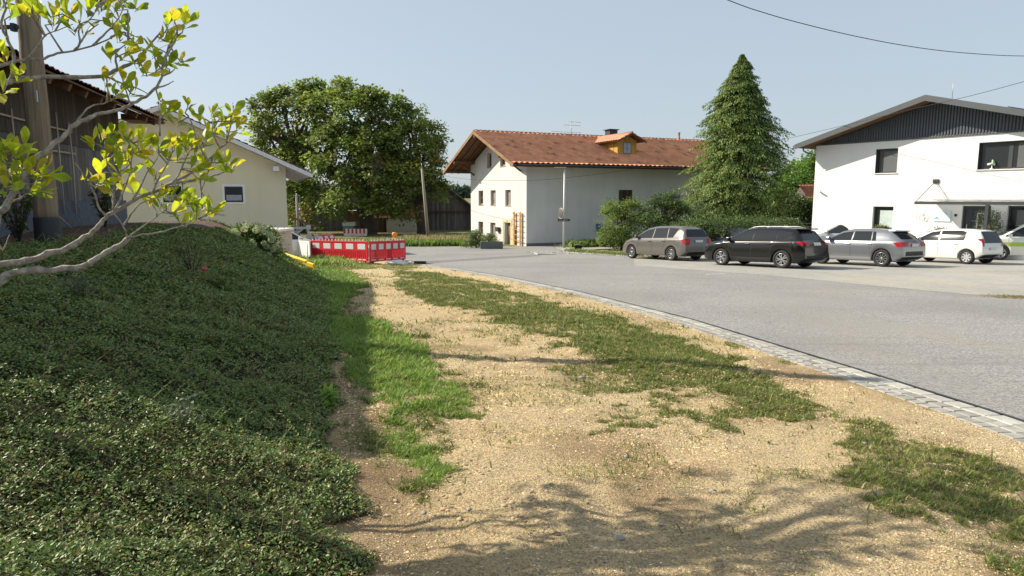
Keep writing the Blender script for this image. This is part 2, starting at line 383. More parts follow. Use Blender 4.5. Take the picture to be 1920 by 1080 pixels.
# ================================================================ GROUND
def node_ground():
    m = bpy.data.materials.new('ground_mix'); m.use_nodes = True
    nt = m.node_tree; N = nt.nodes; L = nt.links; b = N['Principled BSDF']
    b.inputs['Roughness'].default_value = .95; b.inputs['Specular IOR Level'].default_value = .12
    geo = N.new('ShaderNodeNewGeometry'); pos = geo.outputs['Position']
    def noise(s, det=5, rough=.6):
        n = N.new('ShaderNodeTexNoise'); n.inputs['Scale'].default_value = s; n.inputs['Detail'].default_value = det; n.inputs['Roughness'].default_value = rough
        L.new(pos, n.inputs['Vector']); return n.outputs['Fac']
    def vor(s, feat='F1'):
        v = N.new('ShaderNodeTexVoronoi'); v.inputs['Scale'].default_value = s; v.feature = feat; L.new(pos, v.inputs['Vector']); return v
    def rng(x, a, b_, c, d):
        r = N.new('ShaderNodeMapRange'); r.inputs[1].default_value = a; r.inputs[2].default_value = b_; r.inputs[3].default_value = c; r.inputs[4].default_value = d
        L.new(x, r.inputs[0]); return r.outputs[0]
    def mix(f, A, B, mode='MIX'):
        x = N.new('ShaderNodeMix'); x.data_type = 'RGBA'; x.blend_type = mode
        for k, v in (('Factor', f), ('A', A), ('B', B)):
            if isinstance(v, (int, float)): x.inputs[k].default_value = v
            elif isinstance(v, tuple): x.inputs[k].default_value = v+((1,) if len(v) == 3 else ())
            else: L.new(v, x.inputs[k])
        return x.outputs['Result']
    def att(n):
        a = N.new('ShaderNodeAttribute'); a.attribute_name = n; return a.outputs['Fac']
    # gritty yellow sand
    big = noise(.9, 4); mid = noise(6, 6, .7); fine = noise(60, 6, .75)
    v1 = vor(95); v2 = vor(48)
    sand = mix(rng(big, .35, .65, 0, 1), (.79, .585, .31), (.87, .69, .42))
    sand = mix(rng(mid, .45, .8, 0, .5), sand, (.52, .39, .24))
    s1 = N.new('ShaderNodeSeparateColor'); L.new(v1.outputs['Color'], s1.inputs[0])
    sand = mix(rng(s1.outputs[0], .45, 1, 0, .8), sand, (.93, .76, .46))
    sand = mix(rng(s1.outputs[1], .55, 1, 0, .75), sand, (.27, .20, .13))
    sand = mix(rng(fine, .53, .72, 0, .75), sand, (.24, .175, .105))
    w = N.new('ShaderNodeSeparateColor'); L.new(v2.outputs['Color'], w.inputs[0])
    gt = N.new('ShaderNodeMath'); gt.operation = 'GREATER_THAN'; gt.inputs[1].default_value = .86; L.new(w.outputs[0], gt.inputs[0])
    sand = mix(rng(gt.outputs[0], 0, 1, 0, .4), sand, (.42, .37, .29))
    soil = mix(rng(mid, .35, .7, 0, 1), (.50, .35, .205), (.33, .23, .14)); soil = mix(rng(fine, .45, .7, 0, .6), soil, (.09, .065, .045))
    green = mix(rng(mid, .35, .65, 0, 1), (.10, .135, .04), (.17, .16, .075))
    bank = mix(rng(mid, .35, .65, 0, 1), (.035, .04, .018), (.07, .058, .035))
    mv = vor(38); mulch = mix(rng(mv.outputs['Color'], 0, 1, 0, 1), (.30, .20, .16), (.09, .055, .045)); mulch = mix(rng(fine, .5, .7, 0, .5), mulch, (.45, .35, .30))
    far = mix(rng(noise(.25, 6), .3, .7, 0, 1), (.14, .15, .06), (.26, .23, .12))
    gravel = mix(rng(fine, .4, .7, 0, 1), (.50, .48, .44), (.28, .265, .24))
    c = mix(att('m_soil'), sand, soil); c = mix(att('m_grass'), c, green); c = mix(att('m_bank'), c, bank)
    c = mix(att('m_mulch'), c, mulch); c = mix(att('m_gravel'), c, gravel); c = mix(att('m_far'), c, far)
    L.new(c, b.inputs['Base Color'])
    ad = N.new('ShaderNodeMath'); ad.operation = 'ADD'
    L.new(rng(v1.outputs['Distance'], 0, .8, 1, 0), ad.inputs[0])
    a2 = N.new('ShaderNodeMath'); a2.operation = 'ADD'; L.new(rng(v2.outputs['Distance'], 0, .9, .8, 0), a2.inputs[0]); L.new(rng(fine, .3, .7, 0, 1.6), a2.inputs[1]); L.new(a2.outputs[0], ad.inputs[1])
    bp = N.new('ShaderNodeBump'); bp.inputs['Strength'].default_value = 1.0; bp.inputs['Distance'].default_value = .014; L.new(ad.outputs[0], bp.inputs['Height'])
    L.new(bp.outputs['Normal'], b.inputs['Normal'])
    return m
def inpoly(x, y, poly):
    poly = np.asarray(poly, float); r = np.zeros(np.shape(x), bool); n = len(poly); j = n-1
    for i in range(n):
        xi, yi = poly[i]; xj, yj = poly[j]
        c = ((yi > y) != (yj > y)) & (x < (xj-xi)*(y-yi)/((yj-yi) if yj != yi else 1e-9)+xi); r ^= c; j = i
    return r
def gpoly(pts): return [(G(*p).x, G(*p).y) for p in pts]
PATCH_PX = {
 'lush': [(560, 470), (600, 492), (655, 512), (690, 540), (652, 562), (640, 600), (700, 602), (742, 625), (800, 652), (812, 692), (862, 735), (896, 785), (872, 800), (800, 792), (764, 800), (822, 850), (850, 900), (846, 932), (790, 934), (752, 900), (730, 830), (705, 790), (682, 745), (645, 700), (615, 650), (598, 560)],
 'band': [(742, 512), (790, 512), (850, 520), (905, 527), (960, 545), (1010, 560), (1100, 590), (1180, 605), (1230, 625), (1300, 655), (1370, 680), (1430, 715), (1500, 735), (1562, 775), (1500, 790), (1405, 786), (1372, 812), (1330, 796), (1280, 790), (1232, 800), (1160, 812), (1165, 785), (1200, 772), (1190, 740), (1172, 700), (1110, 672), (1050, 660), (990, 626), (940, 606), (880, 590), (800, 572), (742, 540)],
 'corner': [(1560, 800), (1640, 800), (1740, 830), (1820, 850), (1862, 880), (1900, 900), (1960, 930), (1990, 1010), (1860, 1000), (1800, 950), (1750, 972), (1690, 972), (1620, 932), (1540, 912), (1560, 882), (1630, 872), (1600, 842)],
 'spot': [(1040, 702), (1100, 690), (1182, 706), (1182, 730), (1110, 742), (1060, 726)],
 'low': [(1800, 1010), (1925, 1035), (1990, 1100), (1800, 1090)],
 'fence': [(570, 492), (640, 497), (700, 501), (780, 503), (762, 511), (705, 508), (650, 508), (596, 512)],
 'tuft': [(820, 1022), (862, 1030), (850, 1052), (815, 1040)],
 'path': [(690, 770), (760, 775), (850, 850), (850, 940), (740, 930), (700, 850)],
}
PATCH = {k: gpoly(v) for k, v in PATCH_PX.items()}
DENS = dict(lush=1.0, band=.85, corner=.62, spot=.42, low=.5, fence=.4, tuft=.5, path=.35)
def grass_mask(x, y):
    jx = x+(vn(x, y, 3.5, 21)-.5)*.45+(vn(x, y, 14, 22)-.5)*.22; jy = y+(vn(x, y, 3.0, 23)-.5)*.7+(vn(x, y, 12, 24)-.5)*.3
    m = np.zeros(np.shape(x))
    for k, p in PATCH.items():
        m = np.maximum(m, inpoly(jx, jy, p)*DENS[k])
    patchy = vn(x, y, 1.7, 31)*.4+vn(x, y, 5.5, 32)*.35+vn(x, y, 15, 33)*.25
    keep = sstep(.30, .50, patchy+.14*(m > .95))
    return m*keep
MULCH_LINE = [(-8.5, 3), (-8.2, 6.6), (-6.5, 7.6), (-5.9, 8.4), (-7.0, 11.9), (-7.55, 13.7), (-7.3, 16), (-7.9, 19.2)]
def mulch_mask(x, y):
    my = np.array([p[1] for p in MULCH_LINE]); mxx = np.array([p[0] for p in MULCH_LINE])
    lim = np.interp(y, my, mxx)+(vn(x, y, 2.5, 41)-.5)*.35
    return ((x < lim) & (y < 20.3) & (y > 3.5)).astype(float)
def bank_mask(x, y):
    e = (vn(x, y, 3.2, 51)-.5)*.34+(vn(x, y, 11, 52)-.5)*.1
    return ((x < bank_x(y)+.02+e) & (y < 21.5+e*3) & (x > -16)).astype(float)*(1-mulch_mask(x, y))
ys = [-3.0]
while ys[-1] < 700:
    y = ys[-1]; ys.append(y+(.05 if y < 5 else max(.05, (y)*.0105)))
ys = np.array(ys)
xs = np.concatenate([-np.geomspace(800, 13, 42), np.arange(-12.8, -7, .16), np.arange(-7, 5.3, .05), np.arange(5.4, 14, .4), np.geomspace(14.5, 800, 40)])
X, Y = np.meshgrid(xs, ys)
Z = gz(X, Y)
road_zone = (X > kerb_x(Y)-.40) & (Y < 60)
Z = np.where(road_zone, plane(Y)-.05, Z)
Z = np.where((Y > 80), Z+sstep(90, 260, Y)*4.0, Z)
gm = grass_mask(X, Y); bk = bank_mask(X, Y); mu = mulch_mask(X, Y)
soil = np.clip(sstep(.62, .40, vn(X, Y, 1.3, 61)*.6+vn(X, Y, 4, 62)*.4+.12)*.6+sstep(1.2, .2, np.abs(X-bank_x(Y)-.18)*2.2)*.75*(vn(X, Y, 4, 66)*.6+.5), 0, 1)*sstep(22, 14, Y)
soil = np.maximum(soil, .5*sstep(.5, .75, gm))
far = ((Y > 31.5) | (X < -17)).astype(float)
ny, nx = X.shape
idx = np.arange(ny*nx).reshape(ny, nx)
quads = np.stack([idx[:-1, :-1].ravel(), idx[:-1, 1:].ravel(), idx[1:, 1:].ravel(), idx[1:, :-1].ravel()], 1)
ground = np_mesh('ground', np.stack([X.ravel(), Y.ravel(), Z.ravel()], 1), [quads], node_ground(), smooth=True,
    attrs=dict(m_grass=(gm*.85).ravel(), m_bank=bk.ravel(), m_mulch=mu.ravel(), m_soil=soil.ravel(), m_far=far.ravel(), m_gravel=np.zeros(X.size)))
tag(ground, kind='structure')

# ---------------------------------------------------------------- road, paving, kerb
def sheet(name, poly, dz, material, cuts=(50, 70)):
    bm = bmesh.new(); vs = [bm.verts.new((x, y, 0)) for x, y in poly]; bm.faces.new(vs)
    bmesh.ops.triangulate(bm, faces=list(bm.faces))
    for c in cuts:
        bmesh.ops.bisect_plane(bm, geom=list(bm.verts)+list(bm.edges)+list(bm.faces), plane_co=(0, c, 0), plane_no=(0, 1, 0))
    for v in bm.verts: v.co.z = pl(v.co.y)+dz
    bmesh.ops.recalc_face_normals(bm, faces=bm.faces)
    for f in bm.faces:
        if f.normal.z < 0: f.normal_flip()
    me = bpy.data.meshes.new(name); bm.to_mesh(me); bm.free(); me.materials.append(material)
    o = link(bpy.data.objects.new(name, me)); tag(o, kind='structure'); return o
def node_asphalt(name, base, dark, light, grain=170, paver=None):
    m = bpy.data.materials.new(name); m.use_nodes = True
    nt = m.node_tree; N = nt.nodes; L = nt.links; b = N['Principled BSDF']; b.inputs['Roughness'].default_value = .82; b.inputs['Specular IOR Level'].default_value = .3
    geo = N.new('ShaderNodeNewGeometry'); pos = geo.outputs['Position']
    def noise(s, det=5, sc=None):
        n = N.new('ShaderNodeTexNoise'); n.inputs['Scale'].default_value = s; n.inputs['Detail'].default_value = det
        if sc:
            mp = N.new('ShaderNodeMapping'); mp.inputs['Scale'].default_value = sc; mp.inputs['Rotation'].default_value = (0, 0, .25); L.new(pos, mp.inputs[0]); L.new(mp.outputs[0], n.inputs['Vector'])
        else: L.new(pos, n.inputs['Vector'])
        return n.outputs['Fac']
    def rng(x, a, b_, c, d):
        r = N.new('ShaderNodeMapRange'); r.inputs[1].default_value = a; r.inputs[2].default_value = b_; r.inputs[3].default_value = c; r.inputs[4].default_value = d
        L.new(x, r.inputs[0]); return r.outputs[0]
    def mix(f, A, B, mode='MIX'):
        x = N.new('ShaderNodeMix'); x.data_type = 'RGBA'; x.blend_type = mode
        for k, v in (('Factor', f), ('A', A), ('B', B)):
            if isinstance(v, (int, float)): x.inputs[k].default_value = v
            elif isinstance(v, tuple): x.inputs[k].default_value = v+(1,)
            else: L.new(v, x.inputs[k])
        return x.outputs['Result']
    v = N.new('ShaderNodeTexVoronoi'); v.inputs['Scale'].default_value = grain; L.new(pos, v.inputs['Vector'])
    vs_ = N.new('ShaderNodeSeparateColor'); L.new(v.outputs['Color'], vs_.inputs[0])
    g = noise(grain*.7, 2)
    c = mix(rng(vs_.outputs[0], 0, 1, 0, 1), dark, light)
    c = mix(.38, c, base)
    c = mix(rng(g, .55, .75, 0, .6), c, light)
    c = mix(rng(noise(.35, 5), .4, .75, 0, .55), c, tuple(x*.80 for x in base))
    c = mix(rng(noise(.8, 6, (1, .22, 1)), .52, .74, 0, .55), c, tuple(x*y for x, y in zip(base, (1.35, 1.22, 1.02))))
    c = mix(rng(noise(1.7, 6, (.12, 1.4, 1)), .60, .75, 0, .35), c, tuple(x*.7 for x in base))
    c = mix(rng(noise(5, 8), .62, .72, 0, .45), c, tuple(x*.62 for x in base))
    c = mix(rng(noise(.22, 7), .52, .60, 0, .30), c, tuple(x*1.3 for x in base))
    h = v.outputs['Distance']
    if paver:
        br = N.new('ShaderNodeTexBrick'); br.inputs['Scale'].default_value = 1; br.inputs['Brick Width'].default_value = paver[0]; br.inputs['Row Height'].default_value = paver[1]
        br.inputs['Mortar Size'].default_value = .008; br.inputs['Mortar Smooth'].default_value = .3
        br.inputs['Color1'].default_value = (1, 1, 1, 1); br.inputs['Color2'].default_value = (.90, .90, .88, 1); br.inputs['Mortar'].default_value = (.66, .65, .58, 1)
        mp = N.new('ShaderNodeMapping'); mp.inputs['Rotation'].default_value = (0, 0, paver[2]); L.new(pos, mp.inputs[0]); L.new(mp.outputs[0], br.inputs['Vector'])
        c = mix(1.0, c, br.outputs['Color'], 'MULTIPLY')
    L.new(c, b.inputs['Base Color'])
    bp = N.new('ShaderNodeBump'); bp.inputs['Strength'].default_value = .5; bp.inputs['Distance'].default_value = .004; L.new(h, bp.inputs['Height']); L.new(bp.outputs['Normal'], b.inputs['Normal'])
    return m
M['asphalt'] = node_asphalt('asphalt', (.205, .203, .198), (.075, .075, .077), (.50, .49, .47), 60)
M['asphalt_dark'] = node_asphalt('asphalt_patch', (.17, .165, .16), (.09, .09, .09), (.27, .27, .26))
M['paving'] = node_asphalt('concrete_paving', (.335, .33, .312), (.28, .275, .255), (.47, .46, .43), 60, paver=(.24, .16, radians(-38)))
kys = [-3, 0, 2, 4, 5.3, 7.38, 9.5, 11.41, 13.5, 16.13, 18.4, 20.71, 23, 25.5, 27.6, 29.7, 32.5, 35, 37, 39]
road_poly = [(float(kerb_x(y)), y) for y in kys]+[(-60, 50), (-60, 56.5), (-12, 54.5), (-4, 52.5), (-2.5, 52.8), (1.1, 52.2), (3.2, 52.6), (3.4, 46.6), (4.6, 42.5), (6.0, 38), (8.4, 34), (11, 30.5), (60, 24), (60, -3)]
sheet('road', road_poly, 0.0, M['asphalt'])
seam = gpoly([(1190, 498), (1340, 509), (1413, 514), (1513, 523), (1627, 535), (1800, 551), (1913, 560)])
park_poly = seam+[(14.5, 12.5), (60, 6), (60, 42), (22, 47), (9.5, 41), (7.2, 39.5)]
sheet('parking_pavement', park_poly, .004, M['paving'])
seam2 = gpoly([(1750, 548), (1830, 551), (1913, 556), (1990, 562), (1990, 550), (1913, 553), (1830, 549)])
sheet('house_forecourt', [(3.25, 47), (3.3, 52.4), (1.2, 52.35), (9, 56), (9.5, 55), (8, 49), (5, 46.2)], .006, M['paving'])
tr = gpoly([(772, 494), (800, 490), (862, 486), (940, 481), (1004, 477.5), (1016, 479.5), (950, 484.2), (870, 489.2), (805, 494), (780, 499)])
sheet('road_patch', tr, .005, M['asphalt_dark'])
# white edge marking by the parking seam
sheet('road_marking', gpoly([(1322, 514.0), (1360, 513.1), (1361, 514.1), (1323, 515.1)]), .005, mat('worn_marking', (.42, .42, .41), .8, noise=(12, .4)))

# setts along the edge of the road: three courses of real stones
def kerb_pt(s_y): return np.array([float(kerb_x(s_y)), s_y])
path = [np.array([np.interp(t, KY, KX), t]) for t in np.arange(-2, 33, .05)]
# smooth the polyline
pa = np.array(path)
for _ in range(60): pa[1:-1] = (pa[:-2]+pa[2:]+2*pa[1:-1])/4
seg = np.linalg.norm(np.diff(pa, axis=0), axis=1); S_ = np.concatenate([[0], np.cumsum(seg)])
def along(s): return np.array([np.interp(s, S_, pa[:, 0]), np.interp(s, S_, pa[:, 1])])
setts = MB(); tint = []
rs = random.Random(3)
for row, (o0, o1, ln) in enumerate([(.02, .19, .24), (.20, .335, .155), (.345, .475, .145)]):
    s = rs.random()*.1
    while s < S_[-1]-.4:
        l = ln*(.82+.36*rs.random()); a = along(s+.006); c = along(s+l-.008)
        t = c-a; t = t/np.linalg.norm(t); n = np.array([-t[1], t[0]]) if True else t
        if n[0] > 0: n = -n
        w0 = o0+rs.random()*.008; w1 = o1-rs.random()*.012
        h = .005+rs.random()*.003; q = []
        for (pp, w) in ((a, w0), (c, w0), (c, w1), (a, w1)):
            xy = pp+n*w+np.array([rs.uniform(-.006, .006), rs.uniform(-.006, .006)]); q.append(xy)
        cx = sum(q)/4; vs = []
        for xy in q: vs.append((xy[0], xy[1], pl(xy[1])-.05))
        for xy in q: vs.append((xy[0], xy[1], pl(xy[1])+h-.008))
        tl = rs.uniform(-.0015, .0015)
        for k, xy in enumerate(q):
            i = cx+(xy-cx)*.90; vs.append((i[0], i[1], pl(i[1])+h+(tl if k < 2 else -tl)))
        fs = [(0, 1, 5, 4), (1, 2, 6, 5), (2, 3, 7, 6), (3, 0, 4, 7), (4, 5, 9, 8), (5, 6, 10, 9), (6, 7, 11, 10), (7, 4, 8, 11), (8, 9, 10, 11)]
        g = rs.uniform(.75, 1.12)*(1.1 if row == 0 else .92); tint += [(.36*g, .35*g, .315*g)]*12
        setts.add(vs, fs); s += l
o = setts.build('sett_gutter', mat('granite_setts', (.42, .41, .38), .85, tint=True, noise=(16, .22), bump=(55, .5, .006))); tag(o, kind='structure')
a = o.data.attributes.new('tint', 'FLOAT_COLOR', 'POINT'); cc = np.ones((len(tint), 4), np.float32); cc[:, :3] = tint; a.data.foreach_set('color', cc.ravel())
# dark bitumen joint between stones and asphalt, mortar bed beneath the stones
def strip(name, w0, w1, dz, m):
    st = np.arange(0, S_[-1], .3); vs = []; fs = []
    for i, s in enumerate(st):
        a = along(s); c = along(s+.1); t = (c-a)/np.linalg.norm(c-a); n = np.array([-t[1], t[0]]); n = n if n[0] < 0 else -n
        for w in (w0, w1): q = a+n*w; vs.append((q[0], q[1], pl(q[1])+dz))
        if i: fs.append((2*i-2, 2*i-1, 2*i+1, 2*i))
    o = MB().add(vs, fs).build(name, m); tag(o, kind='structure')
    for p in o.data.polygons:
        if p.normal.z < 0: p.flip()
    return o
strip('kerb_joint', -.025, .02, .008, mat('bitumen', (.03, .03, .032), .6))
strip('sett_bed', .02, .49, -.014, mat('sandy_mortar', (.34, .29, .21), .95, noise=(20, .3)))

# ---------------------------------------------------------------- loose stones on the sand and rubble by the lamp
def stones(name, x, y, sz, cols, zfun, kind='stuff', small=False):
    n = len(x)
    if small:
        bv = np.array([(1, 0, 0), (0, 1, 0), (-1, 0, 0), (0, -1, 0), (0, 0, 1), (.3, -.2, -1)], float); bf = np.array([(0, 1, 4), (1, 2, 4), (2, 3, 4), (3, 0, 4)])
    else:
        ico = bmesh.new(); bmesh.ops.create_icosphere(ico, subdivisions=2, radius=1); bv = np.array([v.co[:] for v in ico.verts]); bf = np.array([[v.index for v in f.verts] for f in ico.faces]); ico.free()
    nv = len(bv); j = 1+(RNG.random((n, nv, 1))-.5)*.55
    s = sz[:, None, None]*np.stack([.7+.6*RNG.random(n), .7+.6*RNG.random(n), .35+.35*RNG.random(n)], 1)[:, None, :]
    a = RNG.random(n)*2*pi; V = bv[None]*j*s
    Vx = V[..., 0]*np.cos(a)[:, None]-V[..., 1]*np.sin(a)[:, None]; Vy = V[..., 0]*np.sin(a)[:, None]+V[..., 1]*np.cos(a)[:, None]
    z = zfun(x, y)+sz*.12
    V = np.stack([Vx+x[:, None], Vy+y[:, None], V[..., 2]+z[:, None]], 2).reshape(-1, 3)
    Fc = (bf[None]+(np.arange(n)*nv)[:, None, None]).reshape(-1, 3)
    o = np_mesh(name, V, [Fc], mat(name+'_stone', (.5, .5, .5), .9, tint=True, noise=(40, .15)), col=np.repeat(cols, nv, 0))
    tag(o, kind=kind); return o
n = 95000
u = RNG.random(n); yy = 1.8*np.power(14/1.8, u); xx = bank_x(yy)+RNG.random(n)*(kerb_x(yy)-.45-bank_x(yy))
cl = vn(xx, yy, 2.2, 71); k = RNG.random(n) < cl**1.5*1.7
xx = xx[k]; yy = yy[k]; sz = (.0026+.0042*RNG.random(len(xx))**3)*np.clip(yy/3.2, 1, 2.2)
pal = np.array([(.80, .59, .30), (.74, .53, .26), (.82, .65, .40), (.64, .48, .29), (.60, .47, .30), (.44, .32, .18)])
stones('sand_pebbles', xx, yy, sz, pal[RNG.integers(0, 6, len(xx))]*(.8+.4*RNG.random((len(xx), 1))), gz, small=True)
n = 420
yy = 2.6*np.power(12/2.6, RNG.random(n)); xx = bank_x(yy)+.2+RNG.random(n)*(kerb_x(yy)-.7-bank_x(yy))
stones('grey_stones', xx, yy, .005+.010*RNG.random(n)**3, np.array([(.36, .32, .26)])*(.7+.6*RNG.random((n, 1))), gz)
clx = []; 
for (px, py, r_, k_) in ((1090, 690, .35, 60), (960, 640, .3, 40), (1010, 650, .3, 30), (860, 905, .25, 60), (800, 960, .3, 60), (990, 985, .2, 40), (1130, 760, .6, 50), (700, 790, .2, 30), (1400, 900, .7, 40), (870, 700, .4, 50), (1250, 560, .5, 30), (1500, 720, .5, 40), (1010, 1010, .25, 30)):
    g_ = G(px, py)
    for _ in range(k_): clx.append((g_.x+RNG.normal(0, r_*.5), g_.y+RNG.normal(0, r_*.6)))
clx = np.array(clx); stones('soil_clods', clx[:, 0], clx[:, 1], .004+.014*RNG.random(len(clx))**2.5, np.array([(.46, .33, .19)])*(.5+.7*RNG.random((len(clx), 1))), gz)
pp = [G(1090, 712), G(1195, 830), G(1160, 1030), G(1335, 935), G(880, 985), G(795, 985), G(1240, 1004), G(1180, 704), G(1100, 972), G(1620, 848)]
stones('loose_stones', np.array([p.x for p in pp]), np.array([p.y for p in pp]), np.array([.04, .018, .02, .014, .016, .016, .015, .02, .014, .02]), np.array([(.30, .285, .25)]*10), gz)
n = 900; t = RNG.random(n)
rx = 1.2+t*5.6+RNG.normal(0, .25, n); ry = np.interp(rx, [1, 3.4, 6.8], [42.5, 40.8, 35.3])+RNG.normal(0, .9, n)*(.35+.65*(rx < 3.6))
stones('kerb_rubble', rx, ry, .02+.05*RNG.random(n)**3, np.array([(.50, .48, .45)])*(.5+.7*RNG.random((n, 1))), lambda x, y: plane(y)+.008)

# ================================================================ PLANTS: generic leaf clouds
LEAF_SHAPES = {
 'diamond': (np.array([(0, 0, 0), (.5, .34, .06), (1, 0, -.05), (.5, -.34, .06)]), np.array([(0, 1, 2, 3)])),
 'fold': (np.array([(0, 0, 0), (.38, .26, .07), (1, 0, -.08), (.38, -.26, .07), (.45, 0, -.01)]), np.array([(0, 4, 2, 1), (0, 3, 2, 4)])),
 'blade': (np.array([(0, .05, 0), (0, -.05, 0), (.55, -.04, .06), (.55, .04, .06), (1, 0, -.14)]), np.array([(0, 1, 2, 3), (3, 2, 4, 4)])),
}
def leaves(name, p, a, nrm, size, col, material, parent=None, shape='diamond', width=None):
    """p,a,nrm (n,3); size (n,), col (n,3)"""
    a = a/np.linalg.norm(a, axis=1, keepdims=True).clip(1e-6)
    s = np.cross(nrm, a); s /= np.linalg.norm(s, axis=1, keepdims=True).clip(1e-6); nn = np.cross(a, s)
    B, Fq = LEAF_SHAPES[shape]; n = len(p); nv = len(B)
    w = np.ones(n) if width is None else width
    V = p[:, None]+size[:, None, None]*(B[None, :, 0:1]*a[:, None]+B[None, :, 1:2]*s[:, None]*w[:, None, None]+B[None, :, 2:3]*nn[:, None])
    off = (np.arange(n)*nv)[:, None, None]
    if shape == 'blade':
        Fs = [(np.array([(0, 1, 2, 3)])[None]+off).reshape(-1, 4), (np.array([(3, 2, 4)])[None]+off).reshape(-1, 3)]
    else: Fs = [(Fq[None]+off).reshape(-1, 4)]
    return np_mesh(name, V.reshape(-1, 3), Fs, material, parent, col=np.repeat(col, nv, 0))
def pal(cols, n, jit=.25, rng=RNG):
    c = np.array(cols)[rng.integers(0, len(cols), n)]; return np.clip(c*(1+jit*(rng.random((n, 1))*2-1)), 0, 1)

# ---- ground cover on the bank
def cover():
    P_ = []; A_ = []; N_ = []; S__ = []; C_ = []
    n = 460000
    yy = 1.2*np.power(25/1.2, RNG.random(n)**.82); d = RNG.random(n)*5.0-.12
    xx = bank_x(yy)-d+.12
    k = (bank_mask(xx, yy) > .5) & (xx > -.80*yy-1.2)
    # leave out what the frame cannot show (a margin is kept)
    xx = xx[k]; yy = yy[k]; n = len(xx)
    clump = vn(xx, yy, 3.0, 81)*.6+vn(xx, yy, 8, 82)*.4
    e = .02; gx = (gz(xx+e, yy, False)-gz(xx-e, yy, False))/(2*e); gy = (gz(xx, yy+e, False)-gz(xx, yy-e, False))/(2*e)
    bare = vn(xx, yy, 2.1, 86) < .2; kk = ~(bare & (RNG.random(n) < .55)); xx = xx[kk]; yy = yy[kk]; gx = gx[kk]; gy = gy[kk]; clump = clump[kk]; n = len(xx)
    up = np.stack([-gx, -gy, np.ones(n)], 1); up /= np.linalg.norm(up, axis=1, keepdims=True)
    edge = sstep(0, .5, bank_x(yy)-xx+.15)
    h = (.02+.15*clump**1.5)*(.35+.65*edge)*(.25+.75*RNG.random(n)**.6)
    p = np.stack([xx, yy, gz(xx, yy)], 1)+up*h[:, None]
    ang = RNG.random(n)*2*pi+clump*3; a = np.stack([np.cos(ang), np.sin(ang), .25+.6*RNG.random(n)], 1)
    nr = up+RNG.normal(0, .45, (n, 3))
    size = (.012+.013*RNG.random(n))*np.clip(yy/3.4, 1, 5)**.72
    t = vn(xx, yy, 1.4, 85); c = pal([(.115, .185, .042), (.15, .235, .052), (.08, .15, .036), (.20, .25, .06)], n, .45)
    warm = (RNG.random(n) < .08+.14*(t > .6)); c[warm] = pal([(.30, .26, .07), (.26, .15, .06), (.22, .22, .08), (.20, .14, .09)], warm.sum(), .3)
    leaves('ground_cover', p, a, nr, size, c, M['leaf_cover'], shape='fold')
    o = bpy.data.objects['ground_cover']; tag(o, kind='stuff')
    # upright shoots with paired leaves in the near part
    rows = []
    n = 1900; yy = 1.7*np.power(12/1.7, RNG.random(n)); xx = bank_x(yy)-.15-RNG.random(n)*3.6
    k = bank_mask(xx, yy) > .5; xx = xx[k]; yy = yy[k]; n = len(xx); z = gz(xx, yy)+.10
    L_ = (.10+.16*RNG.random(n)); an = RNG.random(n)*2*pi; tilt = .5+RNG.random(n)*1.1
    dirs = np.stack([np.cos(an)*tilt, np.sin(an)*tilt, np.ones(n)], 1); dirs /= np.linalg.norm(dirs, axis=1, keepdims=True)
    base = np.stack([xx, yy, z], 1); m = 9; pp_ = []; aa = []; nn = []; ss = []; cc = []
    for j in range(m):
        f = (j+1)/m; q = base+dirs*(L_*f)[:, None]; q[:, 2] -= L_*f*f*.25
        for sgn in (1, -1):
            sd_ = np.cross(dirs, [0, 0, 1.]); sd_ /= np.linalg.norm(sd_, axis=1, keepdims=True)
            pp_.append(q); aa.append(sd_*sgn+dirs*.8); nn.append(np.array([[0, 0, 1.]])+RNG.normal(0, .3, (n, 3))); ss.append((.011+.009*RNG.random(n))*np.clip(yy/3.4, 1, 3)**.7*(1.1-.4*f)); cc.append(pal([(.13, .21, .05), (.17, .25, .06), (.10, .17, .04), (.22, .19, .07)], n, .25))
    m2 = 260; y2 = 1.9*np.power(11/1.9, RNG.random(m2)); x2 = bank_x(y2)-.2-RNG.random(m2)*3.4; z2 = gz(x2, y2); tm = MB()
    for i in range(m2):
        an = RNG.random()*6.28; L2 = .12+.24*RNG.random(); r_ = .0013*max(1, y2[i]/3.2); dx, dy = cos(an)*L2*.6, sin(an)*L2*.6
        tm.tube([(x2[i], y2[i], z2[i]+.04), (x2[i]+dx*.45, y2[i]+dy*.45, z2[i]+.08+L2*.55), (x2[i]+dx, y2[i]+dy, z2[i]+.08+L2*.8)], [r_, r_*.8, r_*.4], 4)
    tag(tm.build('dry_stems', mat('dry_stem', (.24, .16, .09), .8)), kind='stuff')
    o = leaves('ground_cover_shoots', np.concatenate(pp_), np.concatenate(aa), np.concatenate(nn), np.concatenate(ss), np.concatenate(cc), M['leaf_cover'], shape='fold'); tag(o, kind='stuff')
cover()

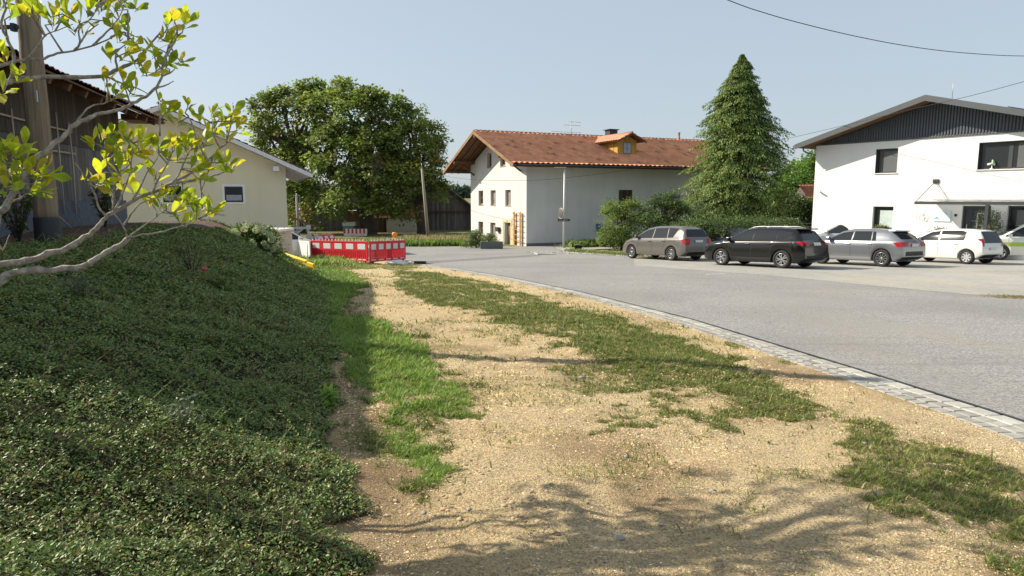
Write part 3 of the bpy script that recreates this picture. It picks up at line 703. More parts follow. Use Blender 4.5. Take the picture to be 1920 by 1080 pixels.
# ---- grass
def grass():
    n = 1100000
    yy = 1.7*np.power(30/1.7, RNG.random(n)); x0 = bank_x(yy)-.5; xx = x0+RNG.random(n)*(kerb_x(yy)-.45-x0)
    m = grass_mask(xx, yy); tuft = vn(xx, yy, 16, 91)
    ja = RNG.random(n)*6.28; jr = .45*RNG.random(n)**.5*np.clip(yy/6, .7, 1.6); m_s = grass_mask(xx+np.cos(ja)*jr, yy+np.sin(ja)*jr*1.6)
    k = (RNG.random(n) < m_s*.16*(tuft+.3)) | (RNG.random(n) < m*(.45+.9*tuft)) | (RNG.random(n) < .02*(vn(xx, yy, 6, 92) > .70)) | (RNG.random(n) < .10*sstep(.62, .80, vn(xx, yy, 2.3, 94))*(xx > bank_x(yy)+.2)) | ((RNG.random(n) < .5) & (np.abs(kerb_x(yy)-.62-xx) < .1) & (vn(xx, yy, 3, 93) > .66) & (yy < 9))
    xx = xx[k]; yy = yy[k]; m = m[k]; n = len(xx); tuft = tuft[k]
    lush = inpoly(xx, yy, PATCH['lush'])
    H_ = (.014+.036*RNG.random(n)**1.8)*(.5+1.0*tuft)*np.where(lush, 1.15, .9)
    tall = RNG.random(n) < np.where(lush, .03, .015); H_ = np.where(tall, H_*1.8, H_)
    H_ *= np.clip(yy/6, 1, 1.5)
    an = RNG.random(n)*2*pi; lean = .5+1.0*RNG.random(n)
    a = np.stack([np.cos(an)*lean, np.sin(an)*lean, np.ones(n)], 1); nr = np.stack([-np.cos(an), -np.sin(an), lean], 1)
    c = pal([(.13, .21, .04), (.17, .26, .05), (.105, .175, .04), (.22, .28, .07)], n, .28)
    c[lush] *= np.array([1.15, 1.22, 1.0]); c[~lush] = c[~lush]*np.array([.86, .78, .8])
    dry = RNG.random(n) < np.where(lush, .05, .17); c[dry] = pal([(.36, .30, .13), (.30, .27, .11), (.42, .33, .18)], dry.sum(), .2)
    p = np.stack([xx, yy, gz(xx, yy)-.003], 1)
    w = np.clip(yy/3.2, 1, 4)**.75*np.where(RNG.random(n) < .12, 1.9, .75)*np.clip(.04/H_, .4, 2.)
    o = leaves('grass', p, a, nr, H_*1.25, c, M['grass_blade'], shape='blade', width=w); tag(o, kind='stuff')
grass()
def blades(name, pts, n, rad, hmin, hmax, cols, wid=1.0, lean=.8, kind='stuff', rng=RNG, parent=None, material=None, o0=None):
    c0 = np.array(pts)[rng.integers(0, len(pts), n)]; r = rng.normal(0, 1, (n, 2))*rad
    x = c0[:, 0]+r[:, 0]; y = c0[:, 1]+r[:, 1]; z = gz(x, y) if o0 is None else np.zeros(n)
    if o0 is not None: x = x-o0[0]; y = y-o0[1]; z = gz(x+o0[0], y+o0[1])-o0[2]
    an = rng.random(n)*2*pi; l = lean*rng.random(n)+.1
    a = np.stack([np.cos(an)*l, np.sin(an)*l, np.ones(n)], 1); nr = np.stack([-np.cos(an), -np.sin(an), l], 1)
    h = hmin+(hmax-hmin)*rng.random(n)
    o = leaves(name, np.stack([x, y, z-.01], 1), a, nr, h, pal(cols, n, .25, rng), material or M['grass_blade'], parent, 'blade', np.full(n, wid))
    if kind: tag(o, kind=kind)
    return o
# ================================================================ BUILDINGS
def wall_holes(mb, O, U, Nin, W, z0, z1, holes, depth=.18, clips=(), mi=0, xbreaks=()):
    """wall plane O+u*U+z, holes (u0,z0,u1,z1) with reveals going along Nin; clips = [(point, normal)] keep the negative side"""
    O = Vector(O); U = Vector(U); Nin = Vector(Nin); Zv = Vector((0, 0, 1))
    us = sorted(set([0, W]+[h[0] for h in holes]+[h[2] for h in holes]+list(xbreaks)))
    zs = sorted(set([z0, z1]+[h[1] for h in holes]+[h[3] for h in holes]))
    bm = bmesh.new(); vd = {}
    def V(u, z):
        k = (round(u, 4), round(z, 4))
        if k not in vd: vd[k] = bm.verts.new(O+U*u+Zv*z)
        return vd[k]
    for i in range(len(us)-1):
        for j in range(len(zs)-1):
            cu = (us[i]+us[i+1])/2; cz = (zs[j]+zs[j+1])/2
            if any(h[0] < cu < h[2] and h[1] < cz < h[3] for h in holes): continue
            bm.faces.new([V(us[i], zs[j]), V(us[i+1], zs[j]), V(us[i+1], zs[j+1]), V(us[i], zs[j+1])])
    for h in holes:
        c = [O+U*h[0]+Zv*h[1], O+U*h[2]+Zv*h[1], O+U*h[2]+Zv*h[3], O+U*h[0]+Zv*h[3]]
        a = [bm.verts.new(p) for p in c]; b = [bm.verts.new(p+Nin*depth) for p in c]
        for k in range(4): bm.faces.new([a[k], a[(k+1) % 4], b[(k+1) % 4], b[k]])
    for (pt, n) in clips:
        bmesh.ops.bisect_plane(bm, geom=list(bm.verts)+list(bm.edges)+list(bm.faces), plane_co=pt, plane_no=n, clear_outer=True)
    mb.bm(bm, mi); bm.free()
def lb(mb, O, U, N, a, b, c, mi=0):
    """box in wall coords: a=(u0,u1) b=(z0,z1) c=(d0,d1) depth inwards"""
    O = Vector(O); U = Vector(U); N = Vector(N); Z = Vector((0, 0, 1))
    vs = [O+U*u+Z*z+N*d for u in a for z in b for d in c]
    mb.add(vs, [(0, 1, 3, 2), (4, 6, 7, 5), (0, 4, 5, 1), (2, 3, 7, 6), (0, 2, 6, 4), (1, 5, 7, 3)], mi)
def window(root, O, U, N, u0, z0, u1, z1, frame, glass, depth=.12, fw=.06, bars_u=(), bars_z=(), sill=None, sill_out=.06, inner=None, name='window'):
    f = MB()
    lb(f, O, U, N, (u0, u0+fw), (z0, z1), (depth, depth+.06)); lb(f, O, U, N, (u1-fw, u1), (z0, z1), (depth, depth+.06))
    lb(f, O, U, N, (u0+fw, u1-fw), (z0, z0+fw), (depth+.002, depth+.058)); lb(f, O, U, N, (u0+fw, u1-fw), (z1-fw, z1), (depth+.002, depth+.058))
    for b in bars_u: lb(f, O, U, N, (b-.02, b+.02), (z0+fw, z1-fw), (depth+.006, depth+.05))
    for b in bars_z: lb(f, O, U, N, (u0+fw, u1-fw), (b-.018, b+.018), (depth+.009, depth+.047))
    w = f.build(name, frame, root)
    g = MB(); lb(g, O, U, N, (u0+fw-.005, u1-fw+.005), (z0+fw-.005, z1-fw+.005), (depth+.024, depth+.034)); g.build('pane', glass, w)
    if sill:
        s = MB(); lb(s, O, U, N, (u0-.05, u1+.05), (z0-.035, z0+.002), (-sill_out, depth-.002)); s.build('sill', sill, w)
    if inner:
        c = MB(); lb(c, O, U, N, (u0+fw, u1-fw), inner[1], (depth+.012, depth+.0235)); c.build(inner[0], inner[2], w)
    return w
def tiled(name, O, A, S, N, La, Ls, parent, tw=.34, th=.42, amp=.042, base=(.42, .185, .11), thick=.05, seed=1, missing=0, step=.045):
    """clay pantiles as real relief. O eave corner, A along, S up the slope, N outward normal"""
    O = np.array(O); A = np.array(A); S = np.array(S); N = np.array(N); rg = np.random.default_rng(seed)
    na = int(round(La/tw)); ns = int(round(Ls/th)); tw = La/na; th = Ls/ns
    prof = np.array([0, .35, .8, 1, .8, .35]); pu = np.arange(6)/6.
    ua = np.concatenate([(k+pu)*tw for k in range(na)]+[[La]]); hp = np.concatenate([np.tile(prof, na), [0]])
    tid = np.minimum((ua/tw+1e-6).astype(int), na-1)
    V = []; C = []
    lift = rg.random((ns, na))*.018; tone = rg.random((ns, na))
    for r in range(ns):
        for e, (s, h) in enumerate(((r*th, step), ((r+1)*th-.001, .0))):
            hh = hp*amp+h+lift[r, tid]*(1-e)+thick
            V.append(O[None]+ua[:, None]*A+s*S+hh[:, None]*N)
            t = tone[r, tid]; c = np.array(base)[None]*(.82+.32*t[:, None]); dark = (t < .035)[:, None]; c = np.where(dark, c*.66, c); C.append(c)
    V = np.concatenate(V); C = np.concatenate(C); m = len(ua); rows = 2*ns
    idx = np.arange(rows*m).reshape(rows, m)
    q = np.stack([idx[:-1, :-1].ravel(), idx[:-1, 1:].ravel(), idx[1:, 1:].ravel(), idx[1:, :-1].ravel()], 1)
    return np_mesh(name, V, [q], M['tiles'], parent, col=C)
def V3(*a): return Vector(a)
UX, UY, UZ = Vector((1, 0, 0)), Vector((0, 1, 0)), Vector((0, 0, 1))

# ---------------------------------------------------------------- the farmhouse with the tiled roof
fh = Frame((1.13, 52.46, -2.19), 24.3)
root = frame_empty('farmhouse', fh, 'old white farmhouse with steep gable, wide overhanging red tile roof and a yellow wood dormer', 'house')
WW, EZ, RZ, OV, EO, LL = 12.2, 6.27, 9.36, 2.05, 2.0, 23.0
slope = (RZ-EZ)/(WW/2+EO); ang = atan(slope)
def roof_z(w): return EZ+slope*(min(w, WW-w)+EO)
cn1 = Vector((0, -sin(ang), cos(ang))); cn2 = Vector((0, sin(ang), cos(ang)))
clips = [(Vector((0, -EO, EZ-.26)), cn1), (Vector((0, WW+EO, EZ-.26)), cn2)]
gh = [(8.94, 3.19, 10.33, 4.49), (6.05, 3.19, 7.46, 4.49), (2.87, 3.19, 4.24, 4.49), (9.0, .42, 10.42, 1.68), (6.13, .42, 7.55, 1.68), (2.95, -.3, 4.35, 1.80), (6.95, 6.45, 8.2, 7.72), (3.95, 6.45, 5.3, 7.45)]
# u of gable = w axis; real openings are ~0.95 m wide: trim the far side reveal
gh = [(a+(.12 if i not in (5,) else 0), b, c-.12, d) for i, (a, b, c, d) in enumerate(gh)]
wl_ = MB()
wall_holes(wl_, (0, 0, 0), (0, 1, 0), (1, 0, 0), WW, -1.2, 10, gh, .30, clips)
wall_holes(wl_, (0, 0, 0), (1, 0, 0), (0, 1, 0), LL, -1.2, EZ+.6, [(8.5, 3.3, 9.85, 4.49)], .12, [clips[0]])
wl_.add([(0, WW, -1.2), (LL, WW, -1.2), (LL, WW, 6.9), (0, WW, 6.9)], [(0, 1, 2, 3)])
wl_.add([(LL, 0, -1.2), (LL, WW, -1.2), (LL, WW, 6.7), (LL, WW/2, 9.0), (LL, 0, 6.7)], [(0, 1, 2, 3, 4)])
wl_.build('wall', M['old_white'], root)
pb = MB(); pb.box(-.012, -.03, -1.3, LL, -.0, .28); pb.build('plinth', M['plinth'], root)
gu, gd = Vector((0, 1, 0)), Vector((1, 0, 0))
for i, (a, b, c, d) in enumerate(gh):
    if i == 5: continue
    mid = (a+c)/2
    window(root, (0, 0, 0), gu, gd, a, b, c, d, M['frame_wood'], M['pane_pale'] if i in (1, 2, 4) else M['glass'], depth=.20, fw=.15, bars_u=(mid,), bars_z=(b+(d-b)*.52,) if i < 5 else (), sill=M['stone'], sill_out=.05)
db = MB(); lb(db, (0, 0, 0), gu, gd, (3.0, 3.66), (-.25, 1.72), (.26, .31)); lb(db, (0, 0, 0), gu, gd, (3.7, 4.3), (-.25, 1.72), (.27, .32))
dr = db.build('door', wood('door_panel_wood', (.22, .15, .08), (.34, .24, .14)), root)
lf = MB(); lb(lf, (0, 0, 0), gu, gd, (1.95, 2.82), (-.2, 1.45), (-.10, -.05)); lf.build('open_door_leaf', M['door_wood'], root)
ds = MB()
lb(ds, (0, 0, 0), gu, gd, (2.72, 2.95), (-.3, 2.05), (-.05, .05)); lb(ds, (0, 0, 0), gu, gd, (4.35, 4.62), (-.3, 2.05), (-.05, .05)); lb(ds, (0, 0, 0), gu, gd, (2.95, 4.35), (1.80, 2.05), (-.052, .05))
ds.build('door_surround', M['door_wood'], root)
st = MB(); lb(st, (0, 0, 0), gu, gd, (2.6, 4.8), (-.5, -.28), (-.55, .25)); st.build('door_step', M['stone'], root)
# "16" over the door
cu = bpy.data.curves.new('house_number', 'FONT'); cu.body = '16'; cu.size = .2; cu.extrude = .004; cu.align_x = 'CENTER'
tmp = bpy.data.objects.new('t', cu); COL.objects.link(tmp); bpy.context.view_layer.update()
me = bpy.data.meshes.new_from_object(tmp.evaluated_get(bpy.context.evaluated_depsgraph_get())); bpy.data.objects.remove(tmp)
me.materials.clear(); me.materials.append(M['black']); hn = link(bpy.data.objects.new('house_number', me), root); hn.matrix_local = Matrix.Translation((-.058, 3.65, 1.86)) @ Matrix.Rotation(-pi/2, 4, 'Z') @ Matrix.Rotation(pi/2, 4, 'X')
# shutter in the side wall
sh = MB(); lb(sh, (0, 0, 0), UX, UY, (8.5, 9.85), (3.3, 4.49), (.05, .09)); sh.build('shutter', wood('brown_shutter', (.05, .035, .028), (.09, .065, .05), planks=(0, .15)), root)
bb = MB(); lb(bb, (0, 0, 0), UX, UY, (6.35, 7.0), (1.0, 1.72), (-.12, -.001)); bb.build('meter_box', M['blue_sign'], root)
# roof
rn = Vector((0, -sin(ang), cos(ang))); rs_ = Vector((0, cos(ang), sin(ang))); SLn = (WW/2+EO)/cos(ang)
RL = LL+OV+.6
roof = tiled('roof', (-OV, -EO, EZ), (1, 0, 0), rs_, rn, RL, SLn, root, tw=.44, th=.54, amp=.065, step=.07, seed=4, base=(.80, .36, .20))
b2 = Vector((0, -cos(ang), sin(ang))); n2 = Vector((0, sin(ang), cos(ang)))
tiled('roof', (-OV, WW+EO, EZ), (1, 0, 0), b2, n2, RL, SLn, root, seed=5, base=(.66, .30, .185))
rd = MB(); n = int(RL/.38)
for k in range(n):
    x = -OV+RL*k/n; l = RL/n
    rd.tube([(x, WW/2, RZ+.045), (x+l*.98, WW/2, RZ+.062)], [.105, .12], 10)
rd.build('ridge_tiles', mat('ridge_tile', (.33, .15, .10), .85, noise=(3, .35)), root)
und = MB()
for (o_, s_, n_) in ((Vector((-OV+.03, -EO+.05, EZ)), rs_, rn), (Vector((-OV+.03, WW+EO-.05, EZ)), b2, n2)):
    vs = [o_+n_*d+s_*t+UX*x for d in (-.02, .03) for t in (0, SLn-.1) for x in (0, RL-.06)]
    und.add(vs, [(0, 1, 3, 2), (4, 6, 7, 5), (0, 4, 5, 1), (2, 3, 7, 6), (0, 2, 6, 4), (1, 5, 7, 3)])
und.build('soffit', M['soffit'], root)
bg_ = MB()
for (o_, s_, n_) in ((Vector((-OV, -EO, EZ)), rs_, rn), (Vector((-OV, WW+EO, EZ)), b2, n2)):
    vs = [o_+n_*d+s_*t+UX*x for d in (-.20, .06) for t in (-.03, SLn+.02) for x in (-.03, .02)]
    bg_.add(vs, [(0, 1, 3, 2), (4, 6, 7, 5), (0, 4, 5, 1), (2, 3, 7, 6), (0, 2, 6, 4), (1, 5, 7, 3)])
bg_.build('bargeboard', wood('bargeboard_wood', (.19, .11, .06), (.32, .20, .12), scale=(6, .6, .6)), root)
pu_ = MB()
for w in (1.0, WW-1.0, WW/2): pu_.box(-OV+.05, w-.11, roof_z(w)-.50, .2, w+.11, roof_z(w)-.24)
for w in (-1.4, WW+1.4): pu_.box(-OV+.05, w-.1, roof_z(w)-.34, RL-OV-.1, w+.1, roof_z(w)-.12)
for w in (1.0, WW-1.0):   # braces
    pu_.tube([(-.02, w, roof_z(w)-1.5), (-OV+.5, w, roof_z(w)-.42)], .075, 4)
for k in range(11):
    x = -OV+.25+k*.0
pu_.build('purlin', M['soffit'], root)
rf = MB()
for x in (-1.85, -1.2, -.55):
    for (o_, s_, n_) in ((Vector((x, -EO+.05, EZ)), rs_, rn), (Vector((x, WW+EO-.05, EZ)), b2, n2)):
        vs = [o_+n_*d+s_*t+UX*xx for d in (-.15, -.022) for t in (0, SLn-.15) for xx in (-.05, .05)]
        rf.add(vs, [(0, 1, 3, 2), (4, 6, 7, 5), (0, 4, 5, 1), (2, 3, 7, 6), (0, 2, 6, 4), (1, 5, 7, 3)])
rf.build('rafter', M['soffit'], root)
gt = MB(); gt.tube([(-OV+.3, -EO-.07, EZ+.0), (RL-OV, -EO-.07, EZ-.03)], .075, 8); gt.tube([(-OV+.3, WW+EO+.07, EZ), (RL-OV, WW+EO+.07, EZ-.03)], .075, 8)
gt.build('gutter', mat('dark_gutter', (.035, .035, .038), .5, .2), root)
# chimney, vent, antenna, dormer measured on the roof plane
def on_roof(px, py):
    p = hit(px, py, fh.world(0, -EO, EZ), fh.u*rn.x+fh.w*rn.y+UZ*rn.z); return fh.loc(p)
c = fh.on_w(1146, 250, WW/2+.8)
chm = MB(); chm.box(c.x-.42, c.y-.42, RZ-1.2, c.x+.42, c.y+.42, RZ+.72); cho = chm.build('chimney', mat('slate_cladding', (.035, .037, .042), .6, noise=(3, .2)), root)
cc = MB(); cc.bbox(c.x-.56, c.y-.56, RZ+.74, c.x+.56, c.y+.56, RZ+.81, .02); cc.build('chimney_cap', M['anthracite'], cho)
c = fh.on_w(1273, 255, WW/2-.35); vp = MB(); vp.lathe([(.13, RZ-.3), (.13, RZ+.25), (.10, RZ+.27), (.10, RZ+.55), (.13, RZ+.6), (.11, RZ+.72)], 12, Matrix.Translation((c.x, WW/2-.35, 0)))
vp.build('vent_pipe', M['copper'], root)
c = fh.on_w(1071, 250, WW/2); an = MB(); ax = c.x
an.tube([(ax, WW/2, RZ-.3), (ax, WW/2, RZ+1.28)], .03, 6)
for (z, x0, x1) in ((RZ+.30, -2.0, 1.05), (RZ+.92, -.85, .95), (RZ+1.22, -.3, .95)):
    an.tube([(ax+x0, WW/2, z), (ax+x1, WW/2, z-.02)], .018, 5)
    for k in range(int((x1-x0)/.16)):
        xx = ax+x0+k*.16+.05; an.tube([(xx, WW/2-.28+.008*k, z), (xx, WW/2+.28-.008*k, z)], .008, 4)
an.build('antenna', M['galv'], root)
dp = on_roof(1172, 292)      # foot of the dormer window wall
dw = dp.y; dz = roof_z(dw)
dl = fh.on_w(1158, 285, dw).x; dr_ = fh.on_w(1193, 285, dw).x; dtop = fh.on_w(1176, 252, dw).z
dcx = (dl+dr_)/2; dhw = (dr_-dl)/2; dslope = .48; oh = .5; fo = .75
cheek = MB()
ev = dtop-dhw*dslope-.05
cheek.add([(dl, dw, dz-.05), (dr_, dw, dz-.05), (dr_, dw, ev), (dcx, dw, dtop-.05), (dl, dw, ev)], [(0, 1, 2, 3, 4)])
cheek.build('dormer_front', M['yellow_wood'], root)
ck = MB(); back = (ev-dz)/slope+dw
for x in (dl, dr_): ck.add([(x, dw, dz-.05), (x, dw, ev), (x, back, ev)], [(0, 1, 2)])
ck.build('dormer_cheek', M['yellow_wood2'], root)
dm = bpy.data.objects['dormer_front']
window(root, (0, dw-.03, 0), UX, UY, dcx-.42, dz+.16, dcx+.42, dz+1.1, mat('grey_blue_frame', (.16, .20, .24), .5), M['pane_pale'], depth=-.02, fw=.06, bars_u=(dcx,), bars_z=(dz+.64,), name='dormer_window')
da = atan(dslope); rtop = dtop+.06; rback = min((rtop-EZ)/slope-EO, WW/2-.05); hs = (dhw+oh)/cos(da)
tb = .44
for sgn, sd_ in ((-1, 6), (1, 7)):
    S1 = Vector((-sgn*cos(da), 0, sin(da))); N1 = Vector((sgn*sin(da), 0, cos(da))); ez = rtop-(dhw+oh)*dslope
    eb = (ez-EZ)/slope-EO
    # trapezoid roof half, tiles clipped by the main roof naturally (it runs into it)
    L_ = rback-(dw-fo)
    O_ = Vector((dcx+sgn*(dhw+oh), dw-fo, ez))
    tiled('dormer_roof', O_, UY, S1, N1, L_, hs, root, seed=sd_, thick=.03, base=(.50, .24, .15))
    f_ = MB(); vs = [O_+N1*d+S1*t+UY*y for d in (-.10, .025) for t in (-.02, hs) for y in (-.03, .03)]
    f_.add(vs, [(0, 1, 3, 2), (4, 6, 7, 5), (0, 4, 5, 1), (2, 3, 7, 6), (0, 2, 6, 4), (1, 5, 7, 3)])
    vs = [O_+N1*d+S1*t+UY*y for d in (-.02, .02) for t in (.02, hs-.02) for y in (.035, L_-.1)]
    f_.add(vs, [(0, 1, 3, 2), (4, 6, 7, 5), (0, 4, 5, 1), (2, 3, 7, 6), (0, 2, 6, 4), (1, 5, 7, 3)])
    f_.build('dormer_bargeboard', M['soffit'], root)
dd = MB(); dd.tube([(dcx, dw-fo, rtop+.05), (dcx, rback, rtop+.05)], .09, 8); dd.build('dormer_ridge', M['copper'], root)
# mailbox on the wall
mbx = MB(); lb(mbx, (0, 0, 0), gu, gd, (5.15, 5.75), (.98, 1.30), (-.24, -.02)); lb(mbx, (0, 0, 0), gu, gd, (5.10, 5.80), (1.30, 1.34), (-.28, -.01))
mb_ = mbx.build('mailbox', M['anthracite']); mb_.parent = None; mb_.matrix_world = Matrix.Translation(fh.o) @ Matrix.Rotation(fh.a, 4, 'Z')
tag(mb_, 'dark grey mailbox on the white gable wall left of the farmhouse door', 'mailbox')
# ladder hung against the wall
lo = empty('wooden_ladder', fh.world(-.16, 1.4, -.12), 'orange wooden ladder-like climbing frame against the sunlit farmhouse gable', 'ladder', rz=fh.a)
for w in (-.60, .60):
    s_ = MB(); s_.bbox(-.04, w-.13, 0, .04, w+.13, 2.85, .012); s_.build('rail', M['ladder_wood'], lo)
for k in range(7):
    s_ = MB(); z = .12+k*.43; s_.bbox(-.085, -1.02, z, -.042, .95, z+.055, .008); s_.build('rung', M['ladder_wood'], lo)

# ---------------------------------------------------------------- the modern house on the right
mh = Frame((.456*41, 41, 0), -56.3)
root = frame_empty('modern_house', mh, 'white rendered two storey house with grey vertical siding in its flat pitched gable', 'house')
U0, U1, FG = -.35, 12.7, -2.3
APU, APZ, EVU, EVZ = 6.25, 6.72, -1.0, 4.70; VO = 1.2
sl = (APZ-EVZ)/(APU-EVU); an_ = atan(sl)
holes = [(3.3, 3.0, 4.5, 4.34), (8.42, 3.02, 11.1, 4.36), (3.34, -.1, 4.48, 1.15), (7.92, -1.0, 9.2, 1.22), (9.9, -.55, 12.1, 1.24)]
hh = [(a-U0, b, c-U0, d) for a, b, c, d in holes]
w_ = MB(); wall_holes(w_, (U0, 0, 0), UX, UY, U1-U0, FG, 4.82, hh, .26)
w_.add([(U0, 0, FG), (U0, 14, FG), (U0, 14, 4.82), (U0, 0, 4.82)], [(0, 1, 2, 3)]); w_.add([(U1, 0, FG), (U1, 14, FG), (U1, 14, 4.82), (U1, 0, 4.82)], [(0, 1, 2, 3)])
w_.build('wall', M['white_render'], root)
sd2 = MB()
def rz2(u): return APZ-sl*abs(u-APU)
u = U0
sd2.add([(U0, .03, 4.79), (U1, .03, 4.79), (U1, .03, rz2(U1)-.1), (APU, .03, APZ-.1), (U0, .03, rz2(U0)-.1)], [(0, 1, 2, 3, 4)])
while u < U1-.05:
    z1 = rz2(u+.03)-.12
    if z1 > 4.82: sd2.box(u, -.028, 4.80, u+.075, .029, z1)
    u += .145
sd2.build('siding', M['siding'], root)
tr_ = MB(); tr_.box(U0-.02, -.07, 4.755, U1, .02, 4.795); tr_.build('siding_trim', M['anthracite'], root)
rm = MB(); RB = 14.6
for sgn in (-1, 1):
    ue = EVU if sgn < 0 else 2*APU-EVU
    pts = [(ue, EVZ), (APU, APZ)]
    vs = []
    for (uu, zz) in pts:
        for dz_ in (.0, .12):
            for y in (-VO, RB): vs.append((uu, y, zz+dz_))
    rm.add(vs, [(0, 1, 3, 2), (4, 6, 7, 5), (0, 4, 5, 1), (2, 3, 7, 6), (0, 2, 6, 4), (1, 5, 7, 3)])
rm.build('roof', mat('grey_sheet_roof', (.075, .088, .10), .45, .3, noise=(2, .15)), root)
fb = MB()
for sgn in (-1, 1):
    ue = EVU if sgn < 0 else 2*APU-EVU
    vs = []
    for (uu, zz) in ((ue, EVZ), (APU, APZ)):
        for dz_ in (-.16, .14):
            for y in (-VO-.03, -VO+.0): vs.append((uu, y, zz+dz_))
    fb.add(vs, [(0, 1, 3, 2), (4, 6, 7, 5), (0, 4, 5, 1), (2, 3, 7, 6), (0, 2, 6, 4), (1, 5, 7, 3)])
fb.build('fascia', mat('fascia_metal', (.085, .095, .102), .45, .3, noise=(3, .08)), root)
sf = MB()
for sgn in (-1, 1):
    ue = EVU if sgn < 0 else 2*APU-EVU
    vs = []
    for (uu, zz) in ((ue, EVZ), (APU, APZ)):
        for dz_ in (-.05, -.01):
            for y in (-VO+.01, RB-.1): vs.append((uu+.02*sgn*-1, y, zz+dz_))
    sf.add(vs, [(0, 1, 3, 2), (4, 6, 7, 5), (0, 4, 5, 1), (2, 3, 7, 6), (0, 2, 6, 4), (1, 5, 7, 3)])
sf.build('soffit', wood('orange_brown_soffit', (.10, .055, .03), (.19, .105, .055), scale=(8, .8, 8)), root)
gg = MB(); gg.tube([(EVU-.08, -VO, EVZ+.02), (EVU-.08, RB, EVZ-.02)], .085, 8)
gg.tube([(EVU-.05, -VO+.9, EVZ-.02), (EVU-.02, -VO+.95, EVZ-.22), (EVU+.15, -VO+1.1, EVZ-.34), (U0-.06, -.1+.25, EVZ-.48), (U0-.06, .2, EVZ-.9), (U0-.06, .2, FG)], .05, 8)
gg.build('gutter', M['grey_metal'], root)
for i, (a, b, c, d) in enumerate(holes):
    if i == 3: continue
    bars = {1: (a+1.30,), 4: ()}.get(i, ())
    gl = {0: M['glass'], 1: M['glass'], 2: M['glass'], 4: M['glass']}[i]
    w = window(root, (0, 0, 0), UX, UY, a, b, c, d, M['anthracite'], gl, depth=.17, fw=.075, bars_u=bars, sill=M['white'] if i < 2 else None, sill_out=.07)
    if i == 1:
        m2 = MB(); lb(m2, (0, 0, 0), UX, UY, (a+1.24, a+1.42), (b+.05, d-.05), (.172, .228)); m2.build('mullion', M['anthracite'], w)
    if i in (0, 1):
        bl = MB(); lb(bl, (0, 0, 0), UX, UY, ((a+.36) if i == 0 else a+1.62, c-.08), (b+.08, d-.14 if i == 0 else d-.1), (.186, .192)); bl.build('roller_blind', M['blind'], w)
    if i == 2:
        bl = MB(); lb(bl, (0, 0, 0), UX, UY, (a+.33, c-.08), (b+.08, d-.22), (.186, .192)); bl.build('pale_blind', M['pale_blind'], w)
    if i == 4:
        bl = MB(); lb(bl, (0, 0, 0), UX, UY, (a+.35, c-.08), (b+.3, d-.2), (.186, .192)); bl.build('painted_pane_reflection', M['blind'], w)  # flat grey sheet, a reflection on the glass put in as colour
# reveal lining (dark aluminium) on the two upper windows and the opening casements
for (a, b, c, d) in (holes[0], holes[1]):
    l_ = MB(); lb(l_, (0, 0, 0), UX, UY, (a, a+.02), (b, d), (-.004, .168)); lb(l_, (0, 0, 0), UX, UY, (a+.02, c), (d-.03, d), (-.004, .168)); l_.build('window_lining', M['anthracite'], root)
# door
d_ = MB(); lb(d_, (0, 0, 0), UX, UY, (7.94, 9.18), (-.98, 1.2), (.16, .2)); dfr = MB()
door = d_.build('door', mat('door_blue_black', (.022, .026, .038), .35, noise=(3, .1)), root)
for (a0, a1, b0, b1) in ((7.92, 8.02, -1, 1.22), (9.1, 9.2, -1, 1.22), (8.02, 9.1, 1.1, 1.22), (8.26, 8.31, -.95, 1.05)): lb(dfr, (0, 0, 0), UX, UY, (a0, a1), (b0, b1), (.12, .158))
dfr.build('door_frame', M['anthracite'], door)
dg = MB()
for (a0, a1, b0, b1) in ((8.55, 8.60, -.75, .88), (8.80, 8.85, -.75, .88), (8.60, 8.80, .83, .88)): lb(dg, (0, 0, 0), UX, UY, (a0, a1), (b0, b1), (.145, .158))
dg.build('light_strip_frame', M['galv'], door)
dh = MB(); dh.tube([(8.15, .08, -.5), (8.15, .08, .3)], .018, 8); dh.build('door_handle', M['galv'], door)
# canopy
cz = 1.40
cb = MB()
cb.box(6.5, -2.0, cz-.10, 12.5, -1.88, cz+.04); cb.box(6.5, -.1, cz+.0, 12.5, -.012, cz+.12)
for u in (6.5, 7.75, 8.95, 10.15, 11.35, 12.42):
    vs = [(uu, y, z+(.06 if y > -1 else -.04)+cz) for uu in (u, u+.07) for y in (-1.879, -.101) for z in (0, .06)]
    cb.add(vs, [(0, 1, 3, 2), (4, 6, 7, 5), (0, 4, 5, 1), (2, 3, 7, 6), (0, 2, 6, 4), (1, 5, 7, 3)])
can = cb.build('canopy', M['anthracite'], root)
cgl = MB(); cgl.add([(6.52, -1.98, cz+.045), (12.48, -1.98, cz+.045), (12.48, -.02, cz+.145), (6.52, -.02, cz+.145)], [(0, 1, 2, 3)])
gm_ = bpy.data.materials.new('canopy_glass'); gm_.use_nodes = True; bs = gm_.node_tree.nodes['Principled BSDF']; bs.inputs['Transmission Weight'].default_value = 1; bs.inputs['IOR'].default_value = 1.02; bs.inputs['Roughness'].default_value = .02; bs.inputs['Base Color'].default_value = (.93, .97, .96, 1)
cgl.build('glass_panel', gm_, can)
pp_ = MB(); pp_.box(9.70, -1.98, FG, 9.84, -1.86, cz-.101); pp_.build('canopy_post', M['anthracite'], can)
tr2 = MB(); tr2.tube([(6.56, -.05, 2.49), (6.54, -1.94, cz+.03)], .018, 6); tr2.tube([(6.56, -.05, 2.42), (7.25, -.3, cz+.1)], .008, 5); tr2.box(6.42, -.07, 2.40, 6.70, -.001, 2.60)
tr2.build('tie_rod', M['anthracite'], can)
